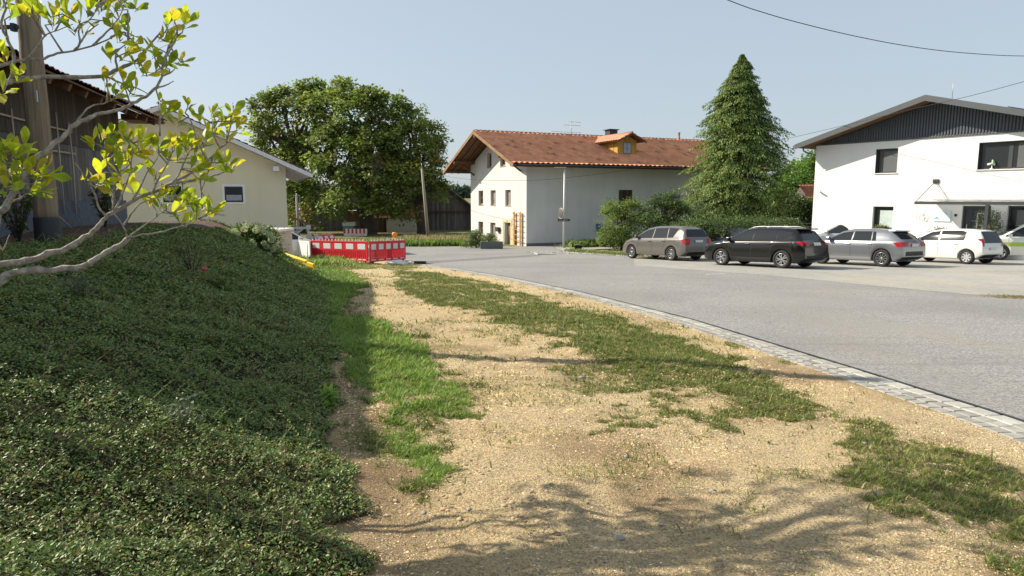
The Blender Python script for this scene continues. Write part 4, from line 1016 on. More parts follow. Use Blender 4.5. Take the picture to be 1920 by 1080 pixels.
# small things on the wall: camera, logo, glass plate, bell
s_ = MB(); s_.tube([(.04, -.01, 2.08), (.06, -.14, 2.04)], .03, 8); s_.tube([(.02, -.14, 2.06), (.30, -.2, 1.94)], .05, 10); s_.build('security_camera', M['galv'], root)
lg = MB(); q = lambda u, z: (u, -.025, z)
lg.tube([q(5.92+.16*cos(t)*.6-.1, .66+.2*sin(t)*.9) for t in np.linspace(1.7, 5.2, 12)], .006, 5)
lg.tube([q(6.12, .98), q(6.10, .78), q(6.02, .62)], .006, 5); lg.tube([q(6.02+.14*cos(t), .60+.15*sin(t)) for t in np.linspace(0, 6.28, 18)], .006, 5)
lg.tube([q(6.22+.10*cos(t), .52+.12*sin(t)) for t in np.linspace(2.2, 5.8, 12)], .006, 5); lg.tube([q(6.36, .68), q(6.32, .5), q(6.22, .34), q(6.12, .40)], .006, 5)
lg.build('wall_emblem', M['anthracite'], root)
gp_ = MB(); lb(gp_, (0, 0, 0), UX, UY, (6.56, 7.42), (.40, .98), (-.05, -.035)); gp_.build('glass_name_plate', mat('pale_glass', (.60, .74, .76), .1, 0, .7), root)
tp_ = mat('teal_print', (.12, .30, .36), .5)
for (a, b, c, d) in ((7.12, 7.22, .86, .875), (7.16, 7.26, .80, .815), (6.62, 6.9, .52, .55), (6.7, 6.82, .58, .63)):
    gl2 = MB(); lb(gl2, (0, 0, 0), UX, UY, (a, b), (c, d), (-.058, -.051)); gl2.build('printed_mark', tp_, root)
be = MB(); be.lathe([(.0, 0), (.07, 0), (.07, .03), (.0, .03)], 16, Matrix.Translation((7.65, -.032, .74)) @ Matrix.Rotation(pi/2, 4, 'X') @ Matrix.Translation((0, 0, -.0))); be.build('door_bell', M['black'], root)
# roof: snow guard, lightning rods, solar panel
rr = MB(); rr.tube([(APU+.3, 1.0, APZ+.1), (APU+.3, 1.0, APZ+1.0)], .014, 5); rr.build('lightning_rod', M['galv'], root); rr = MB(); rr.tube([(APU+6.0, 9.0, rz2(APU+6)+.1), (APU+6.0, 9.0, rz2(APU+6)+1.0)], .014, 5); rr.build('lightning_rod', M['galv'], root)
sp = MB()
for j in range(2):
    for i in range(3):
        u0, u1, y0, y1 = APU+2.9+i*1.7, APU+4.5+i*1.7, .9+j*1.1, 1.9+j*1.1
        vs = [(uu, y, rz2(uu)+z) for uu in (u0, u1) for y in (y0, y1) for z in (.17, .21)]
        sp.add(vs, [(0, 1, 3, 2), (4, 6, 7, 5), (0, 4, 5, 1), (2, 3, 7, 6), (0, 2, 6, 4), (1, 5, 7, 3)])
sp.build('solar_panel', mat('solar_panel', (.012, .018, .035), .12, 0, .8), root)
# desk fan standing inside the upper window, close to the pane (seen through the open casement)
fn = empty('desk_fan', mh.world(9.02, .105, 3.05), 'small pale green fan in the wide upper window of the modern house', 'fan', rz=mh.a)
s_ = MB(); s_.lathe([(.0, 0), (.09, 0), (.08, .03), (.02, .05), (.018, .17)], 14); s_.build('stand', M['white'], fn)
s_ = MB(); Mx = Matrix.Translation((.06, 0, .30)) @ Matrix.Rotation(radians(70), 4, 'Y'); s_.lathe([(.0, -.05), (.10, -.04), (.165, 0), (.10, .04), (0, .05)], 18, Mx); s_.build('guard', mat('pale_green', (.50, .60, .52), .5), fn)
s_ = MB(); s_.tube([(-.2, 0, .22), (.04, 0, .27)], [.05, .06], 10); s_.build('motor', mat('pale_green_motor', (.50, .60, .52), .5), fn)
# raised planter wall in front of the house, right
pw = MB(); pw.bbox(9.95, -.75, -2.1, 18, -.55, -.42, .01); pwo = pw.build('garden_wall', M['white_render']); pwo.matrix_world = Matrix.Translation(mh.o) @ Matrix.Rotation(mh.a, 4, 'Z')
tag(pwo, 'low white rendered wall in front of the right-hand window of the modern house', 'wall')

# ---------------------------------------------------------------- the cream house on the left
ch = Frame((-13.4, 40, 0), 22)
root = frame_empty('cream_house', ch, 'cream rendered house gable with small white framed windows and white eaves behind the timber barn', 'house')
ce, ca, cez, caz, cvo = 1.45, -6.35, 2.93, 6.45, 1.0
cs = (caz-cez)/(ce-ca); can_ = atan(cs)
clip = [(Vector((ce, 0, cez-.16)), Vector((sin(can_), 0, cos(can_)))), (Vector((2*ca-ce, 0, cez-.16)), Vector((-sin(can_), 0, cos(can_))))]
W0 = -12.7
ho = [(-3.38, 1.38, -2.40, 2.28), (-6.55, 1.38, -5.60, 2.28)]
w_ = MB(); wall_holes(w_, (W0, 0, 0), UX, UY, -W0, -2.3, 7, [(a-W0, b, c-W0, d) for a, b, c, d in ho], .10, clip)
w_.add([(0, 0, -2.3), (0, 12, -2.3), (0, 12, 3.3), (0, 0, 3.3)], [(0, 1, 2, 3)]); w_.add([(W0, 0, -2.3), (W0, 12, -2.3), (W0, 12, 3.3), (W0, 0, 3.3)], [(0, 1, 2, 3)])
w_.build('wall', M['cream'], root)
for (a, b, c, d) in ho:
    w = window(root, (0, 0, 0), UX, UY, a, b, c, d, mat('dark_blue_frame', (.02, .022, .03), .4), M['glass'], depth=.05, fw=.08, sill=None, inner=('net_curtain', (b+.1, b+.42), M['curtain']))
    s_ = MB(); lb(s_, (0, 0, 0), UX, UY, (a-.13, a), (b-.1, d+.13), (-.025, .04)); lb(s_, (0, 0, 0), UX, UY, (c, c+.13), (b-.1, d+.13), (-.025, .04)); lb(s_, (0, 0, 0), UX, UY, (a, c), (d, d+.13), (-.024, .04)); lb(s_, (0, 0, 0), UX, UY, (a, c), (b-.1, b), (-.027, .04))
    s_.build('surround', M['white'], w)
for sgn, sd_ in ((1, 8), (-1, 9)):
    ue = ce if sgn > 0 else 2*ca-ce
    S1 = Vector((-sgn*cos(can_), 0, sin(can_))); N1 = Vector((sgn*sin(can_), 0, cos(can_))); Ls = (ce-ca)/cos(can_)
    tiled('roof', (ue, -cvo, cez+.02), UY, S1, N1, 13.5, Ls, root, seed=sd_, base=(.30, .11, .08), thick=.07)
    s_ = MB(); O_ = Vector((ue, -cvo, cez))
    vs = [O_+N1*d+S1*t+UY*y for d in (-.14, .08) for t in (-.02, Ls) for y in (-.04, .0)]
    s_.add(vs, [(0, 1, 3, 2), (4, 6, 7, 5), (0, 4, 5, 1), (2, 3, 7, 6), (0, 2, 6, 4), (1, 5, 7, 3)]); s_.build('bargeboard', M['pale_wood'], root)
    s_ = MB(); vs = [O_+N1*d+S1*t+UY*y for d in (.0, .03) for t in (.0, Ls) for y in (.01, 13.4)]
    s_.add(vs, [(0, 1, 3, 2), (4, 6, 7, 5), (0, 4, 5, 1), (2, 3, 7, 6), (0, 2, 6, 4), (1, 5, 7, 3)]); s_.build('soffit', M['pale_wood'], root)
    s_ = MB()
    for k in range(17):
        y = .15+k*.8; vs = [O_+N1*d+S1*t+UY*(y+e) for d in (-.10, -.002) for t in (.02, 2.0) for e in (0, .09)]
        s_.add(vs, [(0, 1, 3, 2), (4, 6, 7, 5), (0, 4, 5, 1), (2, 3, 7, 6), (0, 2, 6, 4), (1, 5, 7, 3)])
    s_.build('rafter', M['pale_wood'], root)
s_ = MB(); s_.bbox(-.72, -cvo+.05, cez+.22, -.40, .05, cez+.5, .01); s_.build('purlin', M['pale_wood'], root)
s_ = MB(); s_.tube([(ce+.07, -cvo+.1, cez-.02), (ce+.07, 12.4, cez-.04)], .075, 8); s_.build('gutter', mat('brown_gutter', (.05, .04, .035), .5, .3), root)
# porch roof on the far side of the cream house
s_ = MB(); s_.add([(0.02, 4.2, .55), (2.3, 4.2, -.45), (2.3, 9, -.45), (0.02, 9, .55), (0.02, 4.2, .65), (2.3, 4.2, -.33), (2.3, 9, -.33), (0.02, 9, .65)], [(0, 1, 2, 3), (4, 5, 6, 7), (0, 1, 5, 4), (1, 2, 6, 5)])
s_.build('porch_roof', mat('porch_tiles', (.28, .12, .09), .85, noise=(6, .3)), root)
s_ = MB(); s_.box(.02, 4.25, -.42, 1.6, 4.4, -.26); s_.tube([(.1, 4.33, -1.2), (1.2, 4.33, -.4)], .07, 4); s_.box(1.4, 4.2, -.45, 1.7, 4.42, -.15); s_.box(1.48, 4.25, -2.2, 1.6, 4.4, -.45); s_.build('porch_beam', M['pale_wood'], root)

# beige low annex with white coping
bx = P(527, 430, 27)
an0 = Frame((bx.x, 27, 0), 0)
root = frame_empty('transformer_box', an0, 'beige rendered low garden building with flat white metal cap behind the hydrangea', 'annex')
s_ = MB(); s_.box(-3.4, .12, -1.6, -.06, 1.5, .26); s_.build('wall', M['beige'], root)
s_ = MB(); s_.bbox(-3.5, .0, .262, 0, 1.6, .36, .012); s_.build('cap', M['white'], root)
s_ = MB(); s_.lathe([(0, 0), (.04, 0), (.04, .02), (0, .02)], 10, Matrix.Translation((-.42, .118, -.02)) @ Matrix.Rotation(pi/2, 4, 'X')); s_.build('vent_hole', M['black'], root)

# ---------------------------------------------------------------- the timber barn on the left
bdir = Vector((-10.02+7.56, 20.5-11.06, 0)).normalized(); bdeg = math.degrees(math.atan2(bdir.y, bdir.x))
e0 = Vector((-7.56, 11.06, 0))-bdir*((11.06-5.6)/bdir.y)
wv = Vector((-sin(radians(bdeg)), cos(radians(bdeg)), 0))
bf = Frame(e0+wv*1.05, bdeg); BL = (19.0-5.6)/bdir.y
root = frame_empty('timber_barn', bf, 'large weathered timber barn with trellis battens along its dark board wall on the left', 'barn')
bw = MB(); bw.box(.5, 0, 1.55, BL-.6, 8, 3.35); bw.build('board_wall', M['barn_wood'], root)
bu = MB(); bu.box(.48, -.025, 2.75, BL-.58, .0, 4.0); bu.add([(.5, 0, 3.3), (.5, 8, 3.3), (.5, 4, 5.6)], [(0, 1, 2)]); bu.add([(BL-.6, 0, 3.3), (BL-.6, 8, 3.3), (BL-.6, 4, 5.6)], [(0, 1, 2)])
bu.build('upper_boards', M['barn_upper'], root)
bs_ = MB(); bs_.box(.45, -.06, -.3, BL-.55, 8.05, 1.549); bs_.build('stone_base', mat('blue_grey_masonry', (.11, .125, .15), .9, noise=(9, .3), bump=(14, .8, .02)), root)
ba = radians(23); S1 = Vector((0, cos(ba), sin(ba))); N1 = Vector((0, -sin(ba), cos(ba))); EZ2 = 3.66
tiled('roof', (0, -1.05, EZ2), UX, S1, N1, BL, 5.6, root, seed=12, base=(.19, .10, .08), thick=.03, amp=.03, tw=.22, th=.32)
tiled('roof', (0, 9.1, EZ2), UX, Vector((0, -cos(ba), sin(ba))), Vector((0, sin(ba), cos(ba))), BL, 5.6, root, seed=13, base=(.27, .12, .085), thick=.05)
s_ = MB(); O_ = Vector((.02, -1.03, EZ2)); vs = [O_+N1*d+S1*t+UX*x for d in (0, .035) for t in (0, 5.5) for x in (0, BL-.04)]
s_.add(vs, [(0, 1, 3, 2), (4, 6, 7, 5), (0, 4, 5, 1), (2, 3, 7, 6), (0, 2, 6, 4), (1, 5, 7, 3)]); s_.build('soffit', M['soffit'], root)
s_ = MB(); k = .3
while k < BL:
    vs = [Vector((k, -.98, EZ2))+N1*d+S1*t+UX*x for d in (-.14, -.003) for t in (0, 1.6) for x in (0, .11)]
    s_.add(vs, [(0, 1, 3, 2), (4, 6, 7, 5), (0, 4, 5, 1), (2, 3, 7, 6), (0, 2, 6, 4), (1, 5, 7, 3)]); k += .85
s_.build('rafter', M['soffit'], root)
s_ = MB(); s_.box(BL-1.0, -1.0, EZ2-.02, BL+.0, -.2, EZ2+.13); s_.build('eave_beam', M['soffit'], root)
tl = MB(); rt = random.Random(5)
for z, a, b in ((3.02, 1.5, 9.6), (2.55, 1.2, 9.8), (2.08, 1.2, 9.2), (1.62, 1.0, 8.4)):
    tl.tube([(a+(b-a)*t, -.07-rt.random()*.015, z+rt.uniform(-.02, .02)) for t in (0, .25, .5, .75, 1)], .021, 5)
for k in range(13):
    x = 1.6+k*.66; tl.tube([(x, -.095, 3.2+rt.uniform(-.15, .15)), (x+rt.uniform(-.05, .05), -.10, 2.2), (x+rt.uniform(-.1, .1), -.11, 1.28)], .018, 5)
for x in (4.3, 7.4): tl.tube([(x, -.12, 1.7), (x+.75, -.45, gp(*(bf.world(x+.75, -.45, 0).xy))+.0)], .014, 5)
tl.build('trellis', M['batten'], root)

# ---------------------------------------------------------------- dark barn, shed and roofs farther away
fb_ = Frame((P(885, 440, 86).x, 86, -2.45), 8)
root = frame_empty('distant_barn', fb_, 'dark weathered board barn standing behind the farmhouse and the chestnut trees', 'barn')
le = -22.0
rr_ = [fb_.on_w(882, 386, 0), fb_.on_w(815, 334, 0)]
sl3 = (rr_[1].z-rr_[0].z)/(rr_[0].x-rr_[1].x); apx = -10.; zz0 = rr_[0].z+sl3*(rr_[0].x)
s_ = MB(); s_.add([(le, 0, -.3), (1.5, 0, -.3), (1.5, 0, zz0-sl3*1.5), (apx, 0, zz0-sl3*apx), (le, 0, zz0-sl3*apx-sl3*(apx-le))], [(0, 1, 2, 3, 4)]); s_.add([(1.5, 0, -.3), (1.5, 9, -.3), (1.5, 9, 3), (1.5, 0, 3)], [(0, 1, 2, 3)])
s_.build('board_wall', M['far_barn_wood'], root)
s_ = MB(); s_.box(-9, -.28, 2.3, 1.7, -.01, 2.46); s_.box(-7.6, -.1, 0, -7.4, -.012, 2.29); s_.build('rail_beam', M['barn_upper'], root)
s_ = MB()
for a, b in (((3.0, zz0-sl3*3.0), (apx, zz0-sl3*apx)), ((apx, zz0-sl3*apx), (le-1, zz0-sl3*apx-sl3*(apx-le+1)))):
    vs = [(u, y, z+d) for (u, z) in (a, b) for y in (-.9, 10) for d in (.02, .22)]
    s_.add(vs, [(0, 1, 3, 2), (4, 6, 7, 5), (0, 4, 5, 1), (2, 3, 7, 6), (0, 2, 6, 4), (1, 5, 7, 3)])
s_.build('roof', mat('old_dark_roof', (.19, .165, .15), .9, noise=(2, .3)), root)
sh_ = Frame((P(795, 445, 80).x, 80, -2.42), 5)
root = frame_empty('low_shed', sh_, 'low white shed with a red tiled lean-to roof beside the chestnut trunks', 'shed')
s_ = MB(); s_.box(-4.4, 0, -.3, 0, 4, 1.65); s_.box(-9, .3, -.3, -4.6, 4, 2.6); s_.build('wall', M['old_white'], root)
s_ = MB(); s_.box(-9.02, .25, -.3, -4.5, .299, 2.6); s_.build('plank_front', wood('brown_planks', (.12, .07, .05), (.19, .12, .09), planks=(0, .2)), root)
tiled('roof', (-5.2, -.45, 1.68), UX, Vector((0, cos(.5), sin(.5))), Vector((0, -sin(.5), cos(.5))), 5.4, 4.2, root, seed=14, base=(.27, .115, .085))
s_ = MB(); s_.add([(-4.4, 4, 1.6), (0, 4, 1.6), (0, 4, 3.8), (-4.4, 4, 3.8)], [(0, 1, 2, 3)]); s_.add([(0, 0, 1.6), (0, 4, 1.6), (0, 4, 3.7)], [(0, 1, 2)]); s_.build('back_wall', M['barn_upper'], root)
rp = P(1506, 372, 72)
r2 = Frame((rp.x, 72, rp.z-2.2), 6)
root = frame_empty('distant_house', r2, 'red tiled roof of a house half hidden by trees beside the modern house', 'house')
s_ = MB(); s_.box(.5, 0, -2, 9, 8, 2.2); s_.build('wall', M['cream'], root)
tiled('roof', (.2, -.6, 2.15), UX, Vector((0, cos(.6), sin(.6))), Vector((0, -sin(.6), cos(.6))), 12, 2.6, root, seed=15, base=(.40, .15, .09))
s_ = MB(); s_.add([(.5, 0, 2.2), (.5, 3.1, 2.2), (.5, 1.6, 3.5)], [(0, 1, 2)]); s_.build('gable', M['barn_upper'], root)
# ================================================================ CARS
def car_matrix(x, y, th):
    h = Vector((-sin(th), cos(th), 0)); h.z = -SL*h.y; h.normalize(); nrm = Vector((0, SL, 1)).normalized(); l = nrm.cross(h).normalized()
    Mx = Matrix((h, l, nrm)).transposed().to_4x4(); Mx.translation = Vector((x, y, pl(y)+.004)); return Mx
def paint(name, col, rough=.22, metal=.3, spec=.5):
    return mat(name, col, rough, metal, spec, coat=.8)
def wheel(root, x, y, r, wdt, style, alloy):
    sg = 1 if y > 0 else -1
    Mx = Matrix.Translation((x, y, r)) @ Matrix.Rotation(-sg*pi/2, 4, 'X')
    t = MB(); w = wdt/2
    t.lathe([(r*.66, -w*.8), (r*.8, -w), (r*.95, -w*.92), (r, -w*.6), (r, w*.6), (r*.95, w*.92), (r*.8, w), (r*.66, w*.8), (r*.66, -w*.8)], 32, Mx)
    tw = t.build('wheel', M['rubber'], root)
    rm = MB()
    rm.lathe([(0, w*.1), (r*.64, w*.1)], 28, Mx, 1)
    rm.lathe([(r*.66, -w*.7), (r*.66, w*.78), (r*.62, w*.84), (r*.60, w*.7), (r*.60, -w*.5)], 32, Mx)
    rm.lathe([(0, w*.62), (r*.1, w*.6), (r*.12, w*.3)], 16, Mx)
    n = {'ten': 10, 'five': 5, 'turbine': 5, 'cap': 8}[style]
    for k in range(n):
        a = 2*pi*k/n; R = Mx @ Matrix.Rotation(a, 4, 'Z')
        if style == 'five' or style == 'turbine':
            for d in (-.16, .16):
                wd = .020 if style == 'turbine' else .026
                vs = []
                for (rr, hw, off) in ((r*.08, wd, 0), (r*.62, wd*1.1, d)):
                    for s in (-1, 1):
                        for z in (w*.45, w*.66): vs.append(R @ Vector((rr, off*r+s*hw, z)))
                rm.add(vs, [(0, 1, 3, 2), (4, 6, 7, 5), (0, 4, 5, 1), (2, 3, 7, 6), (0, 2, 6, 4), (1, 5, 7, 3)])
        else:
            wd = .028 if style == 'cap' else .015
            vs = [R @ Vector((rr, s*wd*m_, z)) for (rr, m_) in ((r*.08, .8), (r*.62, 1.2)) for s in (-1, 1) for z in (w*.45, w*.66)]
            rm.add(vs, [(0, 1, 3, 2), (4, 6, 7, 5), (0, 4, 5, 1), (2, 3, 7, 6), (0, 2, 6, 4), (1, 5, 7, 3)])
    rm.build('rim', [alloy, M['black']], tw)
    return tw
def interp(pts, x):
    return float(np.interp(x, [p[0] for p in pts], [p[1] for p in pts]))
def car(name, S, px, py, th, label, cat, group='cars parked in front of the houses'):
    """(px, py) = pixel where the left rear wheel touches the ground"""
    g = G(px, py); h = Vector((-sin(th), cos(th), 0)); lft = Vector((-cos(th), -sin(th), 0))
    W2 = S['W']/2; c = g-h*S['xr']-lft*(W2-.06)
    root = empty(name, (0, 0, 0), label, cat, group); root.matrix_world = car_matrix(c.x, c.y, th)
    top = S['top']; x0 = top[0][0]; x1 = top[-1][0]; belt = S['belt']; H = S['H']; rw = S['roofw']; r = S['r']; Ra = r+.055
    xs = sorted(set([round(v, 4) for v in list(np.linspace(x0, x1, 46))+[p[0] for p in top]+[x0+.02, x0+.06, x0+.12, x1-.02, x1-.06, x1-.12]
          +[xc+Ra*cos(t) for xc in (S['xr'], S['xf']) for t in np.linspace(0, pi, 15)]]))
    secs = []
    for x in xs:
        zt = interp(top, x); zb = S.get('zb', .24)
        fr_end = max(0, (abs(x)-(max(abs(x0), x1)-.55))/.55); w = W2*(1-.10*fr_end**2.2)
        if x-x0 < .5: w = W2*(1-.07*(1-(x-x0)/.5)**2.5)
        if x1-x < .7: w = W2*(1-.17*(1-(x1-x)/.7)**2.2)
        low = .22+max(0, .20*(1-(x-x0)/.35)) if x-x0 < .35 else (.2+max(0, .1*(1-(x1-x)/.3)) if x1-x < .3 else .2)
        za = max(low, zb if True else 0)
        for xc in (S['xr'], S['xf']):
            if abs(x-xc) < Ra: za = max(za, r+sqrt(max(0, Ra*Ra-(x-xc)**2)))
        bl = belt+S.get('rise', .0)*(x1-x)/(x1-x0); gh = min(1, max(0, (zt-bl)/(H-bl)))
        zs = min(bl, zt-.07); wr = w*.86*(1-gh)+min(rw, w*.86)*gh
        za = min(za, zs-.06)
        p = [(0, low), (w*.66, low), (w*.665, max(low, za)), (w*.955, za), (w*.985, za+.07*(zs-za)), (w*1.0, za+.42*(zs-za)), (w*.998, za+.72*(zs-za)), (w*.982, zs-.035), (w*.955, zs)]
        zr = zt-zs
        p += [(wr+(w*.955-wr)*.62, zs+zr*.33), (wr+(w*.955-wr)*.26, zs+zr*.68), (wr*.985, zs+zr*.88), (wr*.88, zs+zr*.965), (wr*.5, zs+zr*1.0), (0, zs+zr*1.012)]
        secs.append((x, p))
    n = len(secs[0][1]); ring = 2*n-2; vs = []; fs = []
    for x, p in secs:
        vs += [(x, y, z) for y, z in p]+[(x, -y, z) for y, z in reversed(p[1:-1])]
    for i in range(len(secs)-1):
        for k in range(ring):
            k2 = (k+1) % ring; fs.append((i*ring+k, i*ring+k2, (i+1)*ring+k2, (i+1)*ring+k))
    for b_ in (0, (len(secs)-1)*ring):
        idx = [b_+k for k in range(ring)]
        for k in range(n-1):       # ladder-fill of the cap
            a, b2 = b_+k, b_+k+1; c2, d2 = b_+((ring-k-1) % ring), b_+((ring-k) % ring)
            f = [a, b2, c2, d2]; f2 = []
            for q in f:
                if q not in f2: f2.append(q)
            if len(f2) > 2: fs.append(tuple(f2))
    body = MB(); body.add(vs, fs, 0, True); bo = body.build('body', S['paint'], root)
    try: bo.data.set_sharp_from_angle(angle=radians(38))
    except Exception: pass
    bvh = BVHTree.FromPolygons([v.co.copy() for v in bo.data.vertices], [tuple(p.vertices) for p in bo.data.polygons])
    def proj(o_, d_, off):
        hh = bvh.ray_cast(Vector(o_), Vector(d_))
        if hh[0] is None: return None
        nn = hh[1]; nn = nn if nn.dot(Vector(d_)) < 0 else -nn
        return hh[0]+nn*off
    def patch(nm, A, B, m_, mode, off=.006, nc=14, nr=5, parent=None, dirv=None):
        """A upper edge, B lower edge: lists of (a,z); mode 'L','R' side, 'B' back, 'F' front"""
        vv = []; ok = True
        la = np.linspace(0, 1, nc)
        def samp(E, t):
            d = np.array([0]+list(np.cumsum([sqrt((E[i+1][0]-E[i][0])**2+(E[i+1][1]-E[i][1])**2) for i in range(len(E)-1)]))); d = d/d[-1]
            return float(np.interp(t, d, [e[0] for e in E])), float(np.interp(t, d, [e[1] for e in E]))
        for t in la:
            a = samp(A, t); b = samp(B, t)
            for s in np.linspace(0, 1, nr):
                q = (a[0]*(1-s)+b[0]*s, a[1]*(1-s)+b[1]*s)
                if mode in 'LR': sg = 1 if mode == 'L' else -1; pt = proj((q[0], 3*sg, q[1]), (0, -sg, 0), off)
                elif mode == 'B': pt = proj((-6, q[0], q[1]), (1, 0, 0), off)
                elif mode == 'F': pt = proj((6, q[0], q[1]), (-1, 0, 0), off)
                if pt is None: pt = Vector(vv[-1]) if vv else Vector((q[0], 0, q[1]))
                vv.append(pt)
        ff = [(i*nr+j, i*nr+j+1, (i+1)*nr+j+1, (i+1)*nr+j) for i in range(nc-1) for j in range(nr-1)]
        mb = MB().add(vv, ff, 0, True); return mb.build(nm, m_, parent or root)
    for side in 'LR':
        for wn_i in S['windows']: patch('side_window', wn_i[0], wn_i[1], S.get('glass', M['glass']), side)
        for (xa, za, xb, zb_) in S['seams']: patch('door_seam', [(xa-.006, za), (xa+.006, za)], [(xb-.006, zb_), (xb+.006, zb_)], M['black'], side, .002, 2, 12)
        hb = 1 if side == 'L' else -1
        for (hx, hz) in S['handles']:
            q = proj((hx, 3*hb, hz), (0, -hb, 0), .0)
            if q: MB().bbox(q.x-.11, q.y-.012, q.z-.016, q.x+.11, q.y+.03*hb+.0, q.z+.016, .006) if False else None
            if q:
                mbh = MB(); y_a, y_b = sorted((q.y-.01*hb, q.y+.035*hb)); mbh.bbox(q.x-.11, y_a, q.z-.017, q.x+.11, y_b, q.z+.017, .007); mbh.build('door_handle', S['paint'], root)
        if S.get('clad'):
            cl = S['clad']; patch('side_trim', [(S['xr']+Ra+.03, cl), (S['xf']-Ra-.03, cl)], [(S['xr']+Ra+.03, .25), (S['xf']-Ra-.03, .25)], S.get('cladm', M['black']), side, .008, 12, 4)
        for xc in (S['xr'], S['xf']):
            pts = [(xc+Ra*1.0*cos(t), r+Ra*1.0*sin(t)) for t in np.linspace(.12, pi-.12, 18)]; out = [(xc+(Ra+.07)*cos(t), r+(Ra+.07)*sin(t)) for t in np.linspace(.12, pi-.12, 18)]
            if S.get('archm'): patch('wheel_arch_trim', out, pts, S['archm'], side, .010, 18, 2)
        q = proj((S['mirror'][0], 3*hb, S['mirror'][1]), (0, -hb, 0), 0)
        mr_ = MB(); y_a, y_b = sorted((q.y+.05*hb, q.y+.22*hb)); mr_.bbox(q.x-.05, y_a, q.z, q.x+.09, y_b, q.z+.15, .03); mr_.box(q.x, min(q.y, q.y+.08*hb), q.z+.0, q.x+.05, max(q.y, q.y+.08*hb), q.z+.04); mr_.build('door_mirror', S.get('mirm', S['paint']), root)
    for (A, B) in S['rear_win']: patch('rear_window', A, B, S.get('rglass', M['glass']), 'B', .007, 16, 8)
    patch('windscreen', S['front_win'][0], S['front_win'][1], M['glass'], 'F', .006, 14, 6)
    for s in (1, -1):
        patch('tail_light', [(s*a, z) for a, z in S['tail'][0]], [(s*a, z) for a, z in S['tail'][1]], M['red_lens'], 'B', .012, 8, 5)
        sd_ = 'L' if s > 0 else 'R'
        if S.get('tail_side'): patch('tail_light', S['tail_side'][0], S['tail_side'][1], M['red_lens'], sd_, .010, 8, 5)
        patch('headlight', [(s*a, z) for a, z in S['head'][0]], [(s*a, z) for a, z in S['head'][1]], M['refl_white'], 'F', .01, 6, 4)
    if S.get('rear_trim'): patch('rear_bumper', S['rear_trim'][0], S['rear_trim'][1], M['black'], 'B', .009, 14, 5)
    pz = S['plate']; pm = patch('number_plate', [(-.26, pz+.055), (.26, pz+.055)], [(-.26, pz-.055), (.26, pz-.055)], M['plate'], 'B', .02, 4, 3)
    patch('euro_band', [(.22, pz+.05), (.258, pz+.05)], [(.22, pz-.05), (.258, pz-.05)], M['blue_sign'], 'B', .022, 2, 2, pm)
    for xc in (S['xr'], S['xf']):
        for s in (1, -1): wheel(root, xc, s*(W2-.125), r, .22, S['rim'], S.get('alloy', M['chrome']))
    if S.get('rails'):
        a, b_, rm_ = S['rails']
        for s in (1, -1):
            rl = MB(); pts = []
            for t in np.linspace(0, 1, 9):
                x = a+(b_-a)*t; hh = bvh.ray_cast(Vector((x, s*(rw-.13), 4)), Vector((0, 0, -1))); z = hh[0].z if hh[0] else H; pts.append((x, s*(rw-.13), z+(.045 if 0 < t < 1 else -.005)))
            rl.tube(pts, .018, 6); rl.build('roof_rail', rm_, root)
    if S.get('spoiler'):
        a, z = S['spoiler']; sp_ = MB(); sp_.bbox(a-.16, -rw*.93, z-.03, a+.12, rw*.93, z+.02, .012); sp_.build('spoiler', S.get('spm', S['paint']), root)
    if S.get('antenna'):
        x, z = S['antenna']; q = MB(); q.tube([(x, 0, z), (x-.10, 0, z+.16)], [.012, .006], 6); q.build('antenna', M['black'], root)
    return root
V_ = lambda *a: list(a)
# taupe minivan
minivan = dict(W=1.79, H=1.62, r=.325, xr=-1.28, xf=1.48, belt=.98, rise=.06, roofw=.60, paint=paint('taupe_grey_paint', (.14, .132, .122)), rim='ten',
  top=[(-2.20, .62), (-2.19, .98), (-2.10, 1.12), (-1.92, 1.47), (-1.70, 1.585), (-1.0, 1.625), (0, 1.62), (.55, 1.52), (1.35, 1.08), (1.55, 1.02), (2.0, .90), (2.24, .72), (2.28, .55)],
  windows=[([(.02, 1.50), (.50, 1.42), (1.22, 1.07)], [(.02, 1.04), (.5, 1.035), (1.22, 1.02)]), ([(-.88, 1.53), (-.04, 1.51)], [(-.98, 1.06), (-.04, 1.045)]), ([(-1.58, 1.50), (-.94, 1.53)], [(-1.36, 1.08), (-1.02, 1.07)])],
  seams=[(-.02, 1.02, .02, .32), (1.0, 1.0, 1.02, .5), (-.95, 1.02, -.72, .5)], handles=[(.16, .90), (-.80, .92)], mirror=(1.0, 1.04),
  rear_win=[([(-.55, 1.46), (.55, 1.46)], [(-.66, 1.12), (.66, 1.12)])], front_win=([(-.5, 1.50), (.5, 1.50)], [(-.66, 1.1), (.66, 1.1)]),
  tail=([(.54, 1.04), (.80, 1.04)], [(.58, .76), (.80, .74)]), tail_side=([(-2.14, 1.03), (-1.88, 1.05)], [(-2.18, .76), (-2.02, .84)]), head=([(.45, .80), (.75, .86)], [(.45, .68), (.75, .72)]),
  plate=.92, antenna=(-1.5, 1.6), rear_trim=([(-.62, .42), (.62, .42)], [(-.6, .30), (.6, .30)]))
